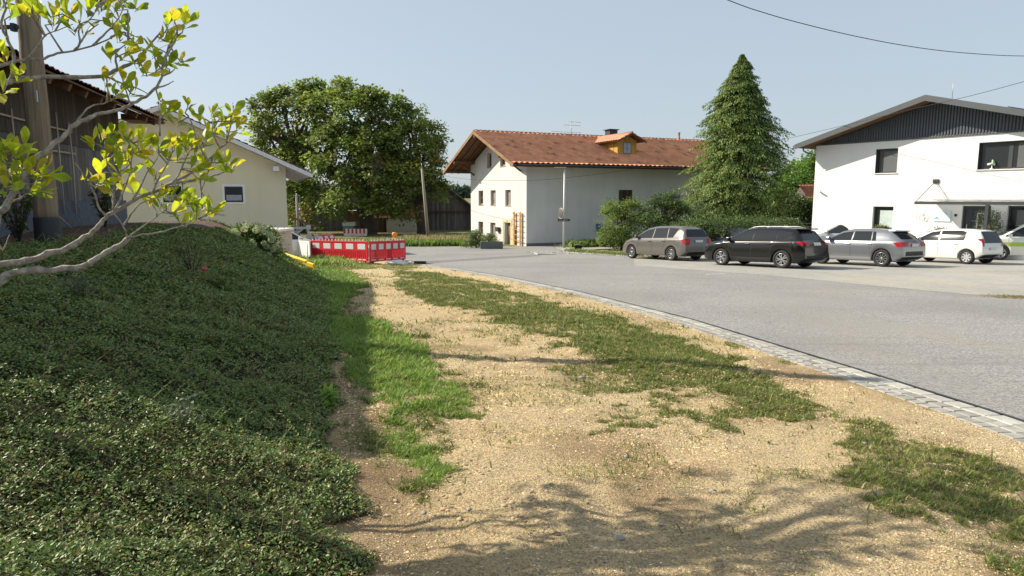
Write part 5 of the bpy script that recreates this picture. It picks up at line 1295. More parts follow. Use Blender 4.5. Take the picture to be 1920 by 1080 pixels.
suv = dict(W=1.87, H=1.65, r=.365, xr=-1.30, xf=1.38, belt=1.03, rise=.08, roofw=.60, paint=paint('black_paint', (.004, .004, .005), .2, 0, .3), rim='turbine', archm=M['black'], clad=.42,
  top=[(-2.22, .66), (-2.21, 1.0), (-2.05, 1.14), (-1.80, 1.50), (-1.62, 1.60), (-1.0, 1.65), (0, 1.65), (.45, 1.56), (1.2, 1.14), (1.4, 1.08), (2.0, 1.0), (2.22, .85), (2.27, .6)],
  windows=[([(.02, 1.53), (.42, 1.47), (1.12, 1.13)], [(.02, 1.10), (.5, 1.085), (1.12, 1.07)]), ([(-.95, 1.54), (-.04, 1.54)], [(-1.0, 1.14), (-.04, 1.105)]), ([(-1.66, 1.42), (-1.01, 1.54)], [(-1.42, 1.22), (-1.05, 1.145)])],
  seams=[(-.02, 1.07, .02, .42), (1.02, 1.04, 1.02, .6), (-1.0, 1.1, -.78, .6)], handles=[(.16, .96), (-.80, .99)], mirror=(.95, 1.08),
  rear_win=[([(-.56, 1.48), (.56, 1.48)], [(-.68, 1.17), (.68, 1.17)])], front_win=([(-.5, 1.54), (.5, 1.54)], [(-.68, 1.16), (.68, 1.16)]),
  tail=([(.52, 1.08), (.82, 1.10)], [(.58, .94), (.82, .90)]), tail_side=([(-2.10, 1.10), (-1.86, 1.08)], [(-2.14, .9), (-1.98, .98)]), head=([(.5, .86), (.78, .9)], [(.5, .78), (.78, .8)]),
  plate=.98, rails=(-1.5, .4, M['galv']), spoiler=(-1.78, 1.585), rear_trim=([(-.7, .52), (.7, .52)], [(-.66, .34), (.66, .34)]), alloy=M['chrome'])
silver = dict(W=1.80, H=1.51, r=.345, xr=-1.28, xf=1.32, belt=1.0, rise=.02, roofw=.60, paint=paint('silver_grey_paint', (.22, .235, .26), .25, .5), rim='ten', archm=mat('grey_trim', (.10, .105, .115), .5), clad=.38, cladm=mat('grey_sill', (.20, .21, .22), .5),
  top=[(-2.10, .62), (-2.09, .96), (-1.98, 1.06), (-1.50, 1.40), (-1.25, 1.465), (-.6, 1.51), (.1, 1.505), (.5, 1.42), (1.2, 1.06), (1.4, 1.02), (1.95, .93), (2.12, .78), (2.16, .55)],
  windows=[([(.02, 1.40), (.45, 1.34), (1.10, 1.05)], [(.02, 1.03), (.5, 1.03), (1.10, 1.02)]), ([(-.75, 1.40), (-.04, 1.40)], [(-.82, 1.03), (-.04, 1.03)]), ([(-.92, 1.38), (-.79, 1.40)], [(-1.02, 1.03), (-.86, 1.03)])],
  seams=[(-.02, 1.0, .02, .40), (1.0, 1.0, 1.0, .6), (-.9, 1.0, -.78, .62)], handles=[(.14, .89), (-.78, .90)], mirror=(.90, 1.02),
  rear_win=[([(-.56, 1.38), (.56, 1.38)], [(-.68, 1.10), (.68, 1.10)])], front_win=([(-.5, 1.40), (.5, 1.40)], [(-.66, 1.08), (.66, 1.08)]),
  tail=([(.42, .98), (.80, .98)], [(.50, .82), (.80, .82)]), tail_side=([(-2.08, .98), (-1.72, .98)], [(-2.10, .80), (-1.86, .82)]), head=([(.45, .80), (.76, .84)], [(.45, .70), (.76, .72)]),
  plate=.86, spoiler=(-1.46, 1.42), rear_trim=([(-.62, .62), (.62, .62)], [(-.66, .30), (.66, .30)]))
hatch = dict(W=1.64, H=1.50, r=.30, xr=-1.18, xf=1.24, belt=.98, rise=.0, roofw=.58, paint=paint('white_paint_car', (.66, .66, .64), .25, 0), rim='cap',
  top=[(-1.80, .58), (-1.79, .95), (-1.72, 1.15), (-1.58, 1.40), (-1.42, 1.455), (-.8, 1.50), (0, 1.50), (.45, 1.42), (1.05, 1.06), (1.25, 1.0), (1.62, .88), (1.76, .7), (1.79, .5)],
  windows=[([(.02, 1.40), (.40, 1.35), (.98, 1.03)], [(.02, .99), (.5, .99), (.98, .98)]), ([(-1.0, 1.38), (-.85, 1.42), (-.04, 1.41)], [(-.98, 1.0), (-.8, .99), (-.04, .99)]), ([(-1.13, 1.30), (-1.005, 1.38)], [(-1.05, 1.03), (-.985, 1.0)])],
  seams=[(-.02, .96, .02, .34), (.9, .96, .9, .5), (-.86, .96, -.72, .55)], handles=[(.14, .86), (-.70, .86)], mirror=(.80, .98),
  rear_win=[([(-.54, 1.38), (.54, 1.38)], [(-.62, .90), (.62, .90)])], front_win=([(-.5, 1.38), (.5, 1.38)], [(-.62, 1.05), (.62, 1.05)]),
  tail=([(.64, 1.08), (.74, 1.08)], [(.64, .76), (.76, .76)]), head=([(.42, .74), (.68, .8)], [(.42, .64), (.68, .66)]),
  plate=.66, antenna=(-1.2, 1.48), rear_trim=([(-.55, .44), (.55, .44)], [(-.6, .26), (.6, .26)]), alloy=mat('silver_wheel_cover', (.50, .51, .52), .35, .3))
estate = dict(W=1.9, H=1.78, r=.36, xr=-1.40, xf=1.42, belt=1.08, rise=.02, roofw=.66, paint=paint('pale_silver_paint', (.42, .44, .46), .22, .6), rim='five',
  top=[(-2.36, .66), (-2.35, 1.05), (-2.22, 1.18), (-1.86, 1.62), (-1.6, 1.72), (-.9, 1.78), (.1, 1.77), (.6, 1.64), (1.35, 1.16), (1.55, 1.1), (2.1, 1.0), (2.3, .85), (2.35, .6)],
  windows=[([(.02, 1.64), (.52, 1.56), (1.22, 1.16)], [(.02, 1.12), (.5, 1.12), (1.22, 1.11)]), ([(-.95, 1.64), (-.04, 1.65)], [(-1.0, 1.12), (-.04, 1.12)]), ([(-1.80, 1.54), (-1.01, 1.64)], [(-1.62, 1.14), (-1.06, 1.12)])],
  seams=[(-.02, 1.08, .02, .36), (1.1, 1.08, 1.1, .6), (-1.0, 1.08, -.8, .6)], handles=[(.16, .98), (-.80, .99)], mirror=(1.05, 1.10),
  rear_win=[([(-.6, 1.62), (.6, 1.62)], [(-.7, 1.22), (.7, 1.22)])], front_win=([(-.56, 1.62), (.56, 1.62)], [(-.72, 1.18), (.72, 1.18)]),
  tail=([(.52, 1.12), (.84, 1.12)], [(.58, .94), (.84, .92)]), head=([(.5, .86), (.8, .9)], [(.5, .76), (.8, .78)]),
  plate=.9, rails=(-1.6, .3, M['galv']), antenna=(-1.1, 1.77))
dark = dict(silver); dark = dict(dark, paint=paint('dark_blue_grey_paint', (.02, .023, .03), .2, .2), archm=None, clad=None, rim='five')
car('minivan', minivan, 1258, 489, radians(31), 'taupe grey minivan parked leftmost, below the shrubs at the farmhouse wall', 'car')
sv_ = car('parked_car', suv, 1465, 503.5, radians(38), 'black sport utility car with roof rails and turbine alloy rims, nearest of the parked cars', 'car')
car('parked_car', silver, 1652, 500.5, radians(32), 'silver grey crossover with red tail lights between the black car and the white hatchback', 'car')
car('parked_car', hatch, 1811, 495.5, radians(27), 'small white hatchback with dark tailgate glass, rightmost complete car', 'car')
es_ = car('parked_car', estate, 1638, 477, radians(50), 'pale silver tall estate car standing behind the black and the silver car', 'car')
car('parked_car', dark, 1398, 478, radians(40), 'dark saloon roof showing between the minivan and the black car', 'car')
sv_.scale = (1, 1, .95); es_.scale = (1.04, 1.04, 1.07)
ev = dict(hatch, W=1.9, H=1.62, paint=paint('white_service_paint', (.70, .71, .68), .3, 0))
evr = car('service_car', dict(estate, paint=paint('white_service_paint', (.72, .73, .68), .3, 0), rails=None), 2012, 490, radians(66), 'white service car with a lime yellow stripe at the right edge of the picture', 'car')
# lime stripe over the visible side
bo = [c for c in evr.children if c.name.startswith('body')][0]
bv = BVHTree.FromPolygons([v.co.copy() for v in bo.data.vertices], [tuple(p.vertices) for p in bo.data.polygons])
vv = []; ff = []; xs_ = np.linspace(-2.2, 2.22, 40)
for x in xs_:
    for z in (.66, .72, .78, .84):
        hh = bv.ray_cast(Vector((x, 3, z)), Vector((0, -1, 0))); vv.append(hh[0]+Vector((0, .008, 0)) if hh[0] else Vector((x, .9, z)))
for i in range(39):
    for j in range(3):
        if max(abs(vv[i*4+j].y-vv[(i+1)*4+j].y), 0) < .2: ff.append((i*4+j, i*4+j+1, (i+1)*4+j+1, (i+1)*4+j))
MB().add(vv, ff, 0, True).build('lime_stripe', mat('lime_foil', (.42, .55, .05), .5), evr)
car('parked_car', dict(hatch, paint=paint('white_gloss_paint', (.66, .68, .72), .2, 0)), 470, 488, radians(-62), 'white car front standing behind the cream house corner and the barriers', 'car')
# ================================================================ TREES AND SHRUBS
def limb(mb, a, b, r0, r1, rng, wob=.12, n=6, sag=0.0):
    a = np.array(a, float); b = np.array(b, float); L_ = np.linalg.norm(b-a); pts = []
    for i in range(n+1):
        t = i/n; p = a+(b-a)*t
        if 0 < i < n: p = p+rng.normal(0, wob*L_/n, 3)
        p[2] += sag*L_*sin(pi*t); pts.append(p)
    mb.tube(pts, [r0+(r1-r0)*i/n for i in range(n+1)], 7); return pts
def broadleaf(name, base, trunk_r, lobes, nclump, per, lsize, cols, label, cat, group=None, trunk_top=None, seed=1, tcols=None, droop=.25, clr=.55, lmat=None, bark=None, cr=(.8, 1.0), gaps=0.0):
    """lobes in world coordinates (cx,cy,cz,rx,ry,rz); base world point"""
    rng = np.random.default_rng(seed); B = np.array(base, float)
    root = empty(name, base, label, cat, group)
    lob = np.array(lobes, float); wts = (lob[:, 3]*lob[:, 4]*lob[:, 5])**(2/3.); wts /= wts.sum()
    li = rng.choice(len(lob), nclump, p=wts); d = rng.normal(0, 1, (nclump, 3)); d /= np.linalg.norm(d, axis=1, keepdims=True); d[:, 2] = np.where(d[:, 2] < -.55, -d[:, 2], d[:, 2])
    rad = cr[0]+(cr[1]-cr[0])*rng.random(nclump)**.7; inner = rng.random(nclump) < .34; rad[inner] *= .72
    C = lob[li, :3]+d*rad[:, None]*lob[li, 3:]
    # drop clumps that fall deep inside another lobe
    keep = np.ones(nclump, bool)
    for k in range(len(lob)):
        q = ((C-lob[k, :3])/lob[k, 3:]); keep &= ~((np.linalg.norm(q, axis=1) < .55))
    C = C[keep]; d = d[keep]; n = len(C)
    cs = clr*(.6+.8*rng.random(n)); ct = rng.random(n)
    m = rng.poisson(per, n); ci = np.repeat(np.arange(n), m); N_ = len(ci)
    off = rng.normal(0, 1, (N_, 3))*cs[ci][:, None]*np.array([.75, .75, .42]); rr = np.linalg.norm(off[:, :2], axis=1); off[:, 2] -= droop*rr**1.4
    p = C[ci]+off; out = d[ci]*.6+off/np.maximum(np.linalg.norm(off, axis=1, keepdims=True), .05)*.8
    a = out+rng.normal(0, .5, (N_, 3)); a[:, 2] -= .35
    nr = np.stack([rng.normal(0, .5, N_), rng.normal(0, .5, N_), np.ones(N_)], 1)+d[ci]*.35
    size = lsize*(.65+.7*rng.random(N_)); c = pal(cols, N_, .22, rng)*(.66+.68*ct[ci][:, None])  # wide tone spread per clump stands in for sunlit and shaded clumps
    if tcols is not None:
        t = (rng.random(n) < .07)[ci] & (rng.random(N_) < .7); c[t] = pal(tcols, t.sum(), .25, rng)
    leaves('crown', p-B, a, nr, size, c, lmat or M['leaf'], root, 'diamond', np.full(N_, 1.15))
    tm = MB(); zt = trunk_top if trunk_top is not None else float(np.median(C[:, 2]))
    T = np.array([np.median(C[:, 0])*.35+B[0]*.65, np.median(C[:, 1])*.35+B[1]*.65, zt])
    tr = limb(tm, (0, 0, -.3), T-B, trunk_r*1.15, trunk_r*.42, rng, .10, 8)
    tm.tube([(0, 0, -.3), (0, 0, .35)], [trunk_r*1.55, trunk_r*1.1], 10)
    k = min(n, 26); pick = rng.choice(n, k, replace=False)
    for i in pick:
        s = tr[rng.integers(3, len(tr))]; e = C[i]-B; L_ = np.linalg.norm(e-s); r0 = min(trunk_r*.42, .035*L_+.02)
        ps = limb(tm, s, e, r0, .02, rng, .16, 6, .06)
        for _ in range(2):
            j = rng.integers(2, 6); q = ps[j]; e2 = q+rng.normal(0, .10*L_, 3); limb(tm, q, e2, r0*.4, .012, rng, .2, 4)
    tm.build('trunk', bark or M['bark'], root)
    return root
def lobe(px, py, Y, rpx, rpy, ry=None):
    c = P(px, py, Y); k = Y/F_PX; return (c.x, c.y, c.z, rpx*k, ry if ry else max(rpx, rpy)*k*.9, rpy*k)
CH = [(.135, .20, .045), (.175, .24, .055), (.105, .165, .042), (.22, .27, .065)]
CHT = [(.30, .25, .06), (.26, .18, .05), (.27, .28, .07)]
Y1 = 66
broadleaf('chestnut_tree', (P(563, 447, 77).x, 77, pl(77)), .7, [lobe(560, 225, 79, 72, 62), lobe(505, 222, 78, 30, 45), lobe(515, 270, 78, 38, 45), lobe(555, 320, 77, 45, 60), lobe(598, 275, 76, 38, 42), lobe(605, 335, 75, 34, 36), lobe(590, 385, 75, 38, 48), lobe(487, 245, 77, 16, 22), lobe(492, 300, 77, 14, 18), lobe(520, 175, 78, 18, 14), lobe(585, 165, 79, 24, 12), lobe(600, 200, 79, 50, 42), lobe(548, 375, 76, 22, 45), lobe(592, 412, 75, 26, 26), lobe(540, 405, 76, 18, 24)], 330, 62, .35, CH,
   'tall chestnut tree nearest the cream house, leftmost of the three trunks', 'tree', 'chestnut trees at the bend of the road', seed=21, tcols=CHT, clr=.52)
broadleaf('chestnut_tree', (P(688, 449, 75).x, 75, pl(75)), .95, [lobe(650, 222, 76, 78, 66), lobe(690, 225, 75, 62, 52), lobe(640, 300, 74, 62, 60), lobe(700, 310, 73, 60, 62), lobe(655, 375, 72, 42, 46), lobe(700, 388, 72, 30, 26), lobe(640, 402, 73, 24, 20), lobe(720, 215, 76, 36, 38), lobe(640, 164, 76, 26, 10), lobe(705, 172, 76, 26, 12), lobe(748, 195, 75, 16, 14)], 350, 66, .35, CH,
   'middle and thickest trunked chestnut tree behind the red barrier', 'tree', 'chestnut trees at the bend of the road', seed=22, tcols=CHT, clr=.52)
broadleaf('chestnut_tree', (P(793, 447, 74).x, 74, pl(74)), .60, [lobe(765, 265, 74, 50, 55), lobe(795, 300, 73, 42, 45), lobe(775, 345, 72, 50, 50), lobe(735, 370, 72, 45, 48), lobe(765, 395, 72, 30, 18), lobe(812, 355, 73, 25, 30), lobe(822, 285, 73, 14, 16), lobe(818, 318, 73, 16, 12), lobe(770, 205, 75, 20, 16), lobe(805, 250, 75, 26, 24)], 240, 76, .30, [tuple(x*.9 for x in c) for c in CH],
   'rightmost chestnut tree, spreading over the white shed and the leaning wooden pole', 'tree', 'chestnut trees at the bend of the road', seed=23, tcols=CHT, clr=.55)
# dark trees behind the cream house, beyond the road
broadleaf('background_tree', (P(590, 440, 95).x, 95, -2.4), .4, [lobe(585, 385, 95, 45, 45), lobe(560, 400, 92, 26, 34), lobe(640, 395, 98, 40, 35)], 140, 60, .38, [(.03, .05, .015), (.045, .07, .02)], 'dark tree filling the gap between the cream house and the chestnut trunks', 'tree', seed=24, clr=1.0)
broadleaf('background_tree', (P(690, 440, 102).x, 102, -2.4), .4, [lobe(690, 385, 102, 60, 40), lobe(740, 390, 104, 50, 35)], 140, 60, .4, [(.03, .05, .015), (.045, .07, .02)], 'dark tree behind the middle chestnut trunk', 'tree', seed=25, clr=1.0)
# beside the modern house
GR = [(.12, .22, .045), (.15, .26, .055), (.10, .18, .04)]
broadleaf('background_tree', (P(1520, 420, 80).x, 80, -2.4), .4, [lobe(1530, 330, 80, 45, 45), lobe(1500, 355, 78, 40, 32), lobe(1545, 370, 78, 40, 40), lobe(1480, 380, 77, 30, 28)], 190, 90, .32, GR, 'bright green tree rising between the conifer and the modern house', 'tree', seed=26, clr=.8)
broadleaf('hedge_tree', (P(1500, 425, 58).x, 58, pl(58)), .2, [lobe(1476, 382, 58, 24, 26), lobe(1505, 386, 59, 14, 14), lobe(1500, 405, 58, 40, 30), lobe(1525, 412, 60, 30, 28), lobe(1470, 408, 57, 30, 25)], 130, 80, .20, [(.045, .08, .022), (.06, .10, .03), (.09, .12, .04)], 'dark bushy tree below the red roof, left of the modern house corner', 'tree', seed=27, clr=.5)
# tiny far hill woods
def far_wood(name, pts, cols, seed, size):
    rng = np.random.default_rng(seed); ps = []; 
    for (px, py, Y, r) in pts:
        c = P(px, py, Y); n = 900; d = rng.normal(0, 1, (n, 3)); d /= np.linalg.norm(d, axis=1, keepdims=True); ps.append(np.array(c)+d*np.array([r, r*.6, r*.62])*rng.random((n, 1))**.3)
    p = np.concatenate(ps); n = len(p); o = leaves(name, p, rng.normal(0, 1, (n, 3)), rng.normal(0, 1, (n, 3)), size*(.6+.8*rng.random(n)), pal(cols, n, .2, rng), M['leaf_matt']); tag(o, kind='stuff')
far_wood('hill_wood', [(856, 372, 330, 9), (868, 372, 330, 8), (845, 378, 330, 8), (882, 376, 330, 8)]+[(1480+i*9, 336+rr_i, 420, 8) for i, rr_i in enumerate([-2, -6, -9, -3, 0, 4])]+[(1480+i*10, 356, 420, 12) for i in range(5)], [(.05, .09, .05), (.07, .11, .065)], 31, 3.0)
hl = MB(); rr0 = np.random.default_rng(8)
hx = np.linspace(-500, 500, 60); vs = []; fs = []
for i, x in enumerate(hx):
    vs += [(x, 300, 0), (x, 520+10*sin(i), 9+3*sin(i*.7)+2*sin(i*1.9)), (x, 760, 14)]
    if i: fs += [(3*i-3, 3*i, 3*i+1, 3*i-2), (3*i-2, 3*i+1, 3*i+2, 3*i-1)]
o = hl.add(vs, fs, 0, True).build('hills', mat('hill_fields', (.10, .14, .07), .95, noise=(.02, .4))); tag(o, kind='structure')

# ---- conifer
def conifer(name, base, H_, prof, label, seed=3):
    rng = np.random.default_rng(seed); root = empty(name, base, label, 'tree')
    pz = [p[0] for p in prof]; pr = [p[1] for p in prof]
    nb = 1900; t = rng.random(nb)**.85; z0 = t*H_; R = np.interp(z0, pz, pr)*(.74+.38*rng.random(nb)**1.3); phi = rng.random(nb)*2*pi
    lump = .90+.16*np.sin(phi*3+z0*1.7)*np.sin(z0*2.6+phi*2)+.12*np.sin(z0*5.5+2*np.sin(phi*2)); R = R*lump
    ps = []; aa = []; nn = []; ss = []; cc = []; tm = MB()
    tm.tube([(0, 0, -.3), (0, 0, H_*.5), (0, 0, H_*.97)], [.24, .14, .02], 8)
    cols = [(.10, .165, .038), (.14, .205, .05), (.075, .13, .032), (.19, .235, .055)]
    for i in range(nb):
        L_ = R[i]; dirh = np.array([cos(phi[i]), sin(phi[i]), 0]); side = np.array([-sin(phi[i]), cos(phi[i]), 0])
        s = np.concatenate([rng.random(52)**.55]); up = .30*L_*s-.42*L_*s**2.3
        if i % 9 == 0:
            tm.tube([(0, 0, z0[i]), tuple(dirh*L_*.5+np.array([0, 0, z0[i]+.15*L_*.5])), tuple(dirh*L_*.92+np.array([0, 0, z0[i]-.08*L_]))], [.035, .02, .008], 4)
        sw = rng.normal(0, .20, 52)*(1.05-s*.5)*min(1.2, L_)
        q = dirh[None]*(L_*s)[:, None]+side[None]*sw[:, None]; q[:, 2] = z0[i]+up-.55*np.abs(sw)**1.2*rng.random(52)-.10*rng.random(52)
        ps.append(q); a = dirh[None]*.6+side[None]*np.sign(sw)[:, None]*.35+rng.normal(0, .25, (52, 3)); a[:, 2] -= .75*rng.random(52)+.35; aa.append(a)
        nn.append(np.array([[0, 0, 1.]])+dirh*.5+rng.normal(0, .5, (52, 3))); ss.append(.20*(.6+.7*rng.random(52))*(.75 if z0[i] > H_*.85 else 1)); cc.append(pal(cols, 52, .2, rng)*(.8+.45*rng.random())*(1.0+.0*s)[:, None])
    c = np.concatenate(cc); leaves('crown', np.concatenate(ps), np.concatenate(aa), np.concatenate(nn), np.concatenate(ss), c, M['leaf_matt'], root, 'diamond', np.full(len(c), .58))
    tm.build('trunk', M['bark'], root); return root
cyy = 49; k = cyy/F_PX; cb_ = P(1378, 415, cyy)
base = (cb_.x, cyy, pl(cyy)); zt_ = P(1383, 101, cyy).z-base[2]
prof_px = [(101, 2), (115, 11), (134, 25), (160, 37), (186, 52), (229, 75), (269, 91), (329, 106), (389, 113), (425, 110), (460, 95)]
conifer('conifer', base, zt_, sorted([((P(1383, y, cyy).z-base[2]), w*k) for y, w in prof_px]), 'tall green conifer with drooping sprays in front of the farmhouse end, behind the parked cars')

# ---- shrubs
SHR = [(.15, .22, .05), (.19, .26, .065), (.12, .18, .045)]; SHD = [(.08, .13, .045), (.11, .16, .055), (.07, .11, .04)]
broadleaf('shrub', (P(1165, 462, 47).x, 47, pl(47)), .06, [lobe(1160, 420, 47, 40, 40), lobe(1190, 400, 47, 28, 26), lobe(1150, 395, 47, 18, 20), lobe(1155, 450, 46.5, 34, 22)], 170, 75, .11, SHR, 'leafy yellow green shrub against the farmhouse wall, left of the darker one', 'shrub', 'shrubs along the farmhouse', seed=41, clr=.28, droop=.1)
broadleaf('shrub', (P(1245, 462, 46).x, 46, pl(46)), .07, [lobe(1240, 400, 46, 38, 32), lobe(1225, 430, 45.5, 40, 30), lobe(1270, 410, 46, 32, 30), lobe(1262, 372, 46, 12, 12)], 190, 75, .12, SHD, 'dark green shrub between the yellow green shrub and the conifer', 'shrub', 'shrubs along the farmhouse', seed=42, clr=.3, droop=.15)
broadleaf('shrub', (P(1320, 462, 42).x, 40, pl(40)), .07, [lobe(1300, 435, 40, 40, 22), lobe(1360, 432, 40, 50, 22), lobe(1420, 430, 41, 40, 20), lobe(1470, 425, 43, 30, 16)], 220, 70, .11, SHD, 'low dark hedge under the conifer behind the parked cars', 'hedge', seed=43, clr=.3, droop=.15)
# rose bushes and trough by the farmhouse door
rb = broadleaf('rose_bush', (P(893, 464, 50).x, 50, pl(50)), .03, [lobe(892, 447, 50, 17, 15), lobe(905, 458, 50, 16, 8), lobe(880, 458, 50, 10, 8)], 90, 40, .085, [(.10, .16, .05), (.13, .19, .06), (.08, .13, .04)], 'tall rose bush with white flowers at the corner of the sunlit farmhouse gable', 'bush', seed=44, clr=.2, droop=.05)
rb2 = broadleaf('rose_bush', (P(921, 458, 48.5).x, 48.5, pl(48.5)+.3), .02, [lobe(918, 447, 48.5, 13, 8)], 26, 26, .08, [(.10, .16, .05), (.13, .19, .06)], 'small rose bush growing above the grey stone trough', 'bush', seed=45, clr=.16, droop=.05)
def flowers(root, pts, r, m_, name='flower', n=1):
    for p in pts:
        s = MB(); q = Vector(p)-root.location
        bm = bmesh.new(); bmesh.ops.create_icosphere(bm, subdivisions=2, radius=r)
        for v in bm.verts: v.co = Vector((v.co.x, v.co.y, v.co.z*.75))*random.uniform(.82, 1.15)+q
        s.bm(bm, 0, False); bm.free(); s.build(name, m_, root)
flowers(rb, [P(px, py, 49.6) for px, py in ((876, 450), (880, 443), (879, 456), (898, 440), (905, 446), (911, 452), (888, 437), (899, 455))], .055, M['white'])
tg = empty('stone_trough', (P(922, 466, 48).x, 48, pl(48)), 'grey concrete trough standing in front of the farmhouse gable', 'trough', rz=radians(4))
s_ = MB(); s_.bbox(-.82, -.3, 0, .80, -.2, .52, .02); s_.bbox(-.82, .2, 0, .80, .3, .52, .02); s_.bbox(-.82, -.199, 0, -.7, .199, .52, .02); s_.bbox(.68, -.199, 0, .80, .199, .52, .02); s_.box(-.7, -.199, 0, .68, .199, .1); s_.build('basin', M['trough'], tg)
s_ = MB(); s_.box(-.7, -.199, .1, .68, .199, .42); s_.build('soil', mat('dark_soil', (.04, .03, .022), .95, noise=(20, .4)), tg)
# hydrangea
hb_ = (P(455, 480, 18).x, 18, gp(P(455, 480, 18).x, 18))
hy = broadleaf('hydrangea', hb_, .03, [lobe(470, 455, 18, 42, 30), lobe(440, 468, 17.8, 48, 30), lobe(500, 470, 18, 28, 30), lobe(412, 462, 18, 22, 20), lobe(490, 445, 18, 26, 20)], 230, 55, .062, [(.12, .19, .05), (.15, .23, .06), (.09, .15, .04)], 'hydrangea bush with pale green flower heads in front of the beige garden building', 'bush', seed=46, clr=.13, droop=.05, lmat=M['leaf_matt'])
fl = [(405, 447), (415, 440), (428, 437), (440, 433), (446, 438), (461, 424), (458, 430), (484, 423), (489, 430), (480, 432), (497, 436), (505, 440), (512, 446), (508, 451), (473, 453), (476, 458), (495, 456), (500, 462), (459, 461), (430, 448), (427, 479), (433, 481), (398, 451), (487, 500), (512, 468), (517, 462), (503, 478), (450, 449)]
for i, (px, py) in enumerate(fl):
    c = np.array(P(px, py, 17.35+random.random()*.25))-np.array(hb_); n = 130; d = RNG.normal(0, 1, (n, 3)); d /= np.linalg.norm(d, axis=1, keepdims=True); r = .075+.03*random.random()
    r *= .72; p = c+d*np.array([r, r, r*.85]); leaves('flower_head', p, d+RNG.normal(0, .8, (n, 3)), d, np.full(n, .032), pal([(.52, .56, .34), (.60, .62, .42), (.44, .50, .28)], n, .15), M['leaf_matt'], hy, 'diamond', np.full(n, 1.6))
# small plants on the bank: a red rose and a ferny weed
def weed(name, px, py, Y, h, n, cols, label, cat, size=.05, spread=.5):
    c = P(px, py, Y); z = gp(c.x, Y); root = empty(name, (c.x, Y, z), label, cat); rng = np.random.default_rng(int(px))
    st = MB(); pp_ = []; aa = []
    for i in range(n):
        an = rng.random()*6.28; e = np.array([cos(an)*h*spread*rng.random(), sin(an)*h*spread*rng.random(), h*(.55+.45*rng.random())])
        pts = [np.array([0, 0, -.02])*(1-t)+e*t+np.array([0, 0, .1*h*sin(pi*t)]) for t in (0, .35, .7, 1)]; st.tube(pts, [.004*h/.4, .003*h/.4, .002*h/.4, .001], 4)
        for t in np.linspace(.2, 1, 10):
            q = e*t+np.array([0, 0, .1*h*sin(pi*t)]); pp_.append(q+rng.normal(0, .01, 3)); aa.append(rng.normal(0, 1, 3)+e)
    p = np.array(pp_); a = np.array(aa); m = len(p)
    leaves('foliage', p, a, np.array([[0, 0, 1.]])+rng.normal(0, .5, (m, 3)), size*(.6+.8*rng.random(m)), pal(cols, m, .25, rng), M['leaf_matt'], root, 'fold'); st.build('stem', M['bark'], root); return root
w1 = weed('rose_plant', 362, 540, 9.3, .62, 11, [(.07, .10, .03), (.10, .12, .04), (.09, .06, .03)], 'thin rose plant with one pink flower on the dark planted bank', 'plant', .05, .75)
flowers(w1, [P(383, 504, 9.15)], .045, mat('pink_petals', (.55, .06, .10), .6))
weed('fern_weed', 415, 530, 9.2, .42, 14, [(.12, .19, .05), (.15, .22, .06)], 'light green feathery weed right of the pink rose on the bank', 'plant', .06, .8)
weed('lavender_plant', 350, 925, 3.75, .22, 20, [(.10, .14, .09), (.13, .17, .11)], 'grey green lavender tuft in the sunlit lower part of the planted bank', 'plant', .035, .7)
weed('grey_weed', 165, 690, 6.0, .3, 22, [(.09, .13, .08), (.12, .16, .10)], 'grey green tuft in the shaded middle of the planted bank', 'plant', .035, .8)
weed('dock_leaf', 617, 775, 5.45, .12, 5, [(.20, .34, .06), (.24, .38, .08)], 'single bright green broad leaved weed at the edge of the bank', 'plant', .11, .6)
weed('climbing_plant', 30, 410, 10.2, .95, 30, [(.09, .13, .04), (.13, .17, .05), (.07, .10, .03)], 'climbing shrub at the foot of the barn wall left of the big pole', 'shrub', .09, .45)
weed('climbing_plant', 195, 405, 14.2, 1.0, 26, [(.06, .09, .035), (.08, .12, .045)], 'dark shrub at the barn wall between the big pole and the cream house', 'shrub', .10, .35)
# grass beyond the road, weeds, verge tufts
pts = [(x, y) for x in np.linspace(-9.5, -1.9, 40) for y in np.linspace(53.6, 60, 12)]
blades('dry_grass_strip', pts, 12000, .35, .2, .8, [(.30, .26, .12), (.26, .24, .10), (.36, .30, .16), (.16, .20, .07), (.12, .17, .05)], 1.3, .45)
blades('green_weeds', [(x, 52.9+.25*sin(x)) for x in np.linspace(-9.6, -1.9, 60)], 6000, .38, .2, .6, [(.13, .22, .05), (.17, .27, .06), (.10, .17, .04)], 2.0, .8)
blades('lawn_under_trees', [(x, y) for x in np.linspace(-32, -9, 60) for y in np.linspace(46.5+9, 63, 12)], 16000, .5, .1, .38, [(.20, .22, .08), (.26, .25, .10), (.15, .19, .06)], 3.0, .8)
blades('barrier_grass', [(G(px, py).x, G(px, py).y) for px in range(556, 650, 6) for py in (488, 492, 496, 502)], 5200, .35, .08, .42, [(.16, .28, .055), (.20, .32, .07), (.30, .30, .11)], 1.4, .7)
blades('barrier_grass', [(G(px, py).x, G(px, py).y) for px in range(596, 780, 8) for py in (499, 503)], 4200, .3, .04, .13, [(.20, .27, .08), (.32, .29, .14)], 2.0, .9)
blades('kerb_grass', [(t*(6.7-3.9)+3.9, 43.3-t*7.4) for t in np.linspace(0, 1, 40)], 5200, .28, .06, .28, [(.13, .21, .05), (.17, .25, .06), (.24, .22, .09)], 2.0, .9)
blades('kerb_grass', [(t*(11-6.7)+6.7, 35.9-t*6.0) for t in np.linspace(0, 1, 40)], 2600, .25, .04, .12, [(.15, .18, .06), (.26, .20, .09)], 2.0, .9)
blades('wall_weeds', [(x, 52.0+(x-3.5)*.45-1.2) for x in np.linspace(4.6, 9, 20)], 2600, .4, .15, .7, [(.14, .21, .05), (.18, .25, .06)], 2.5, .9)
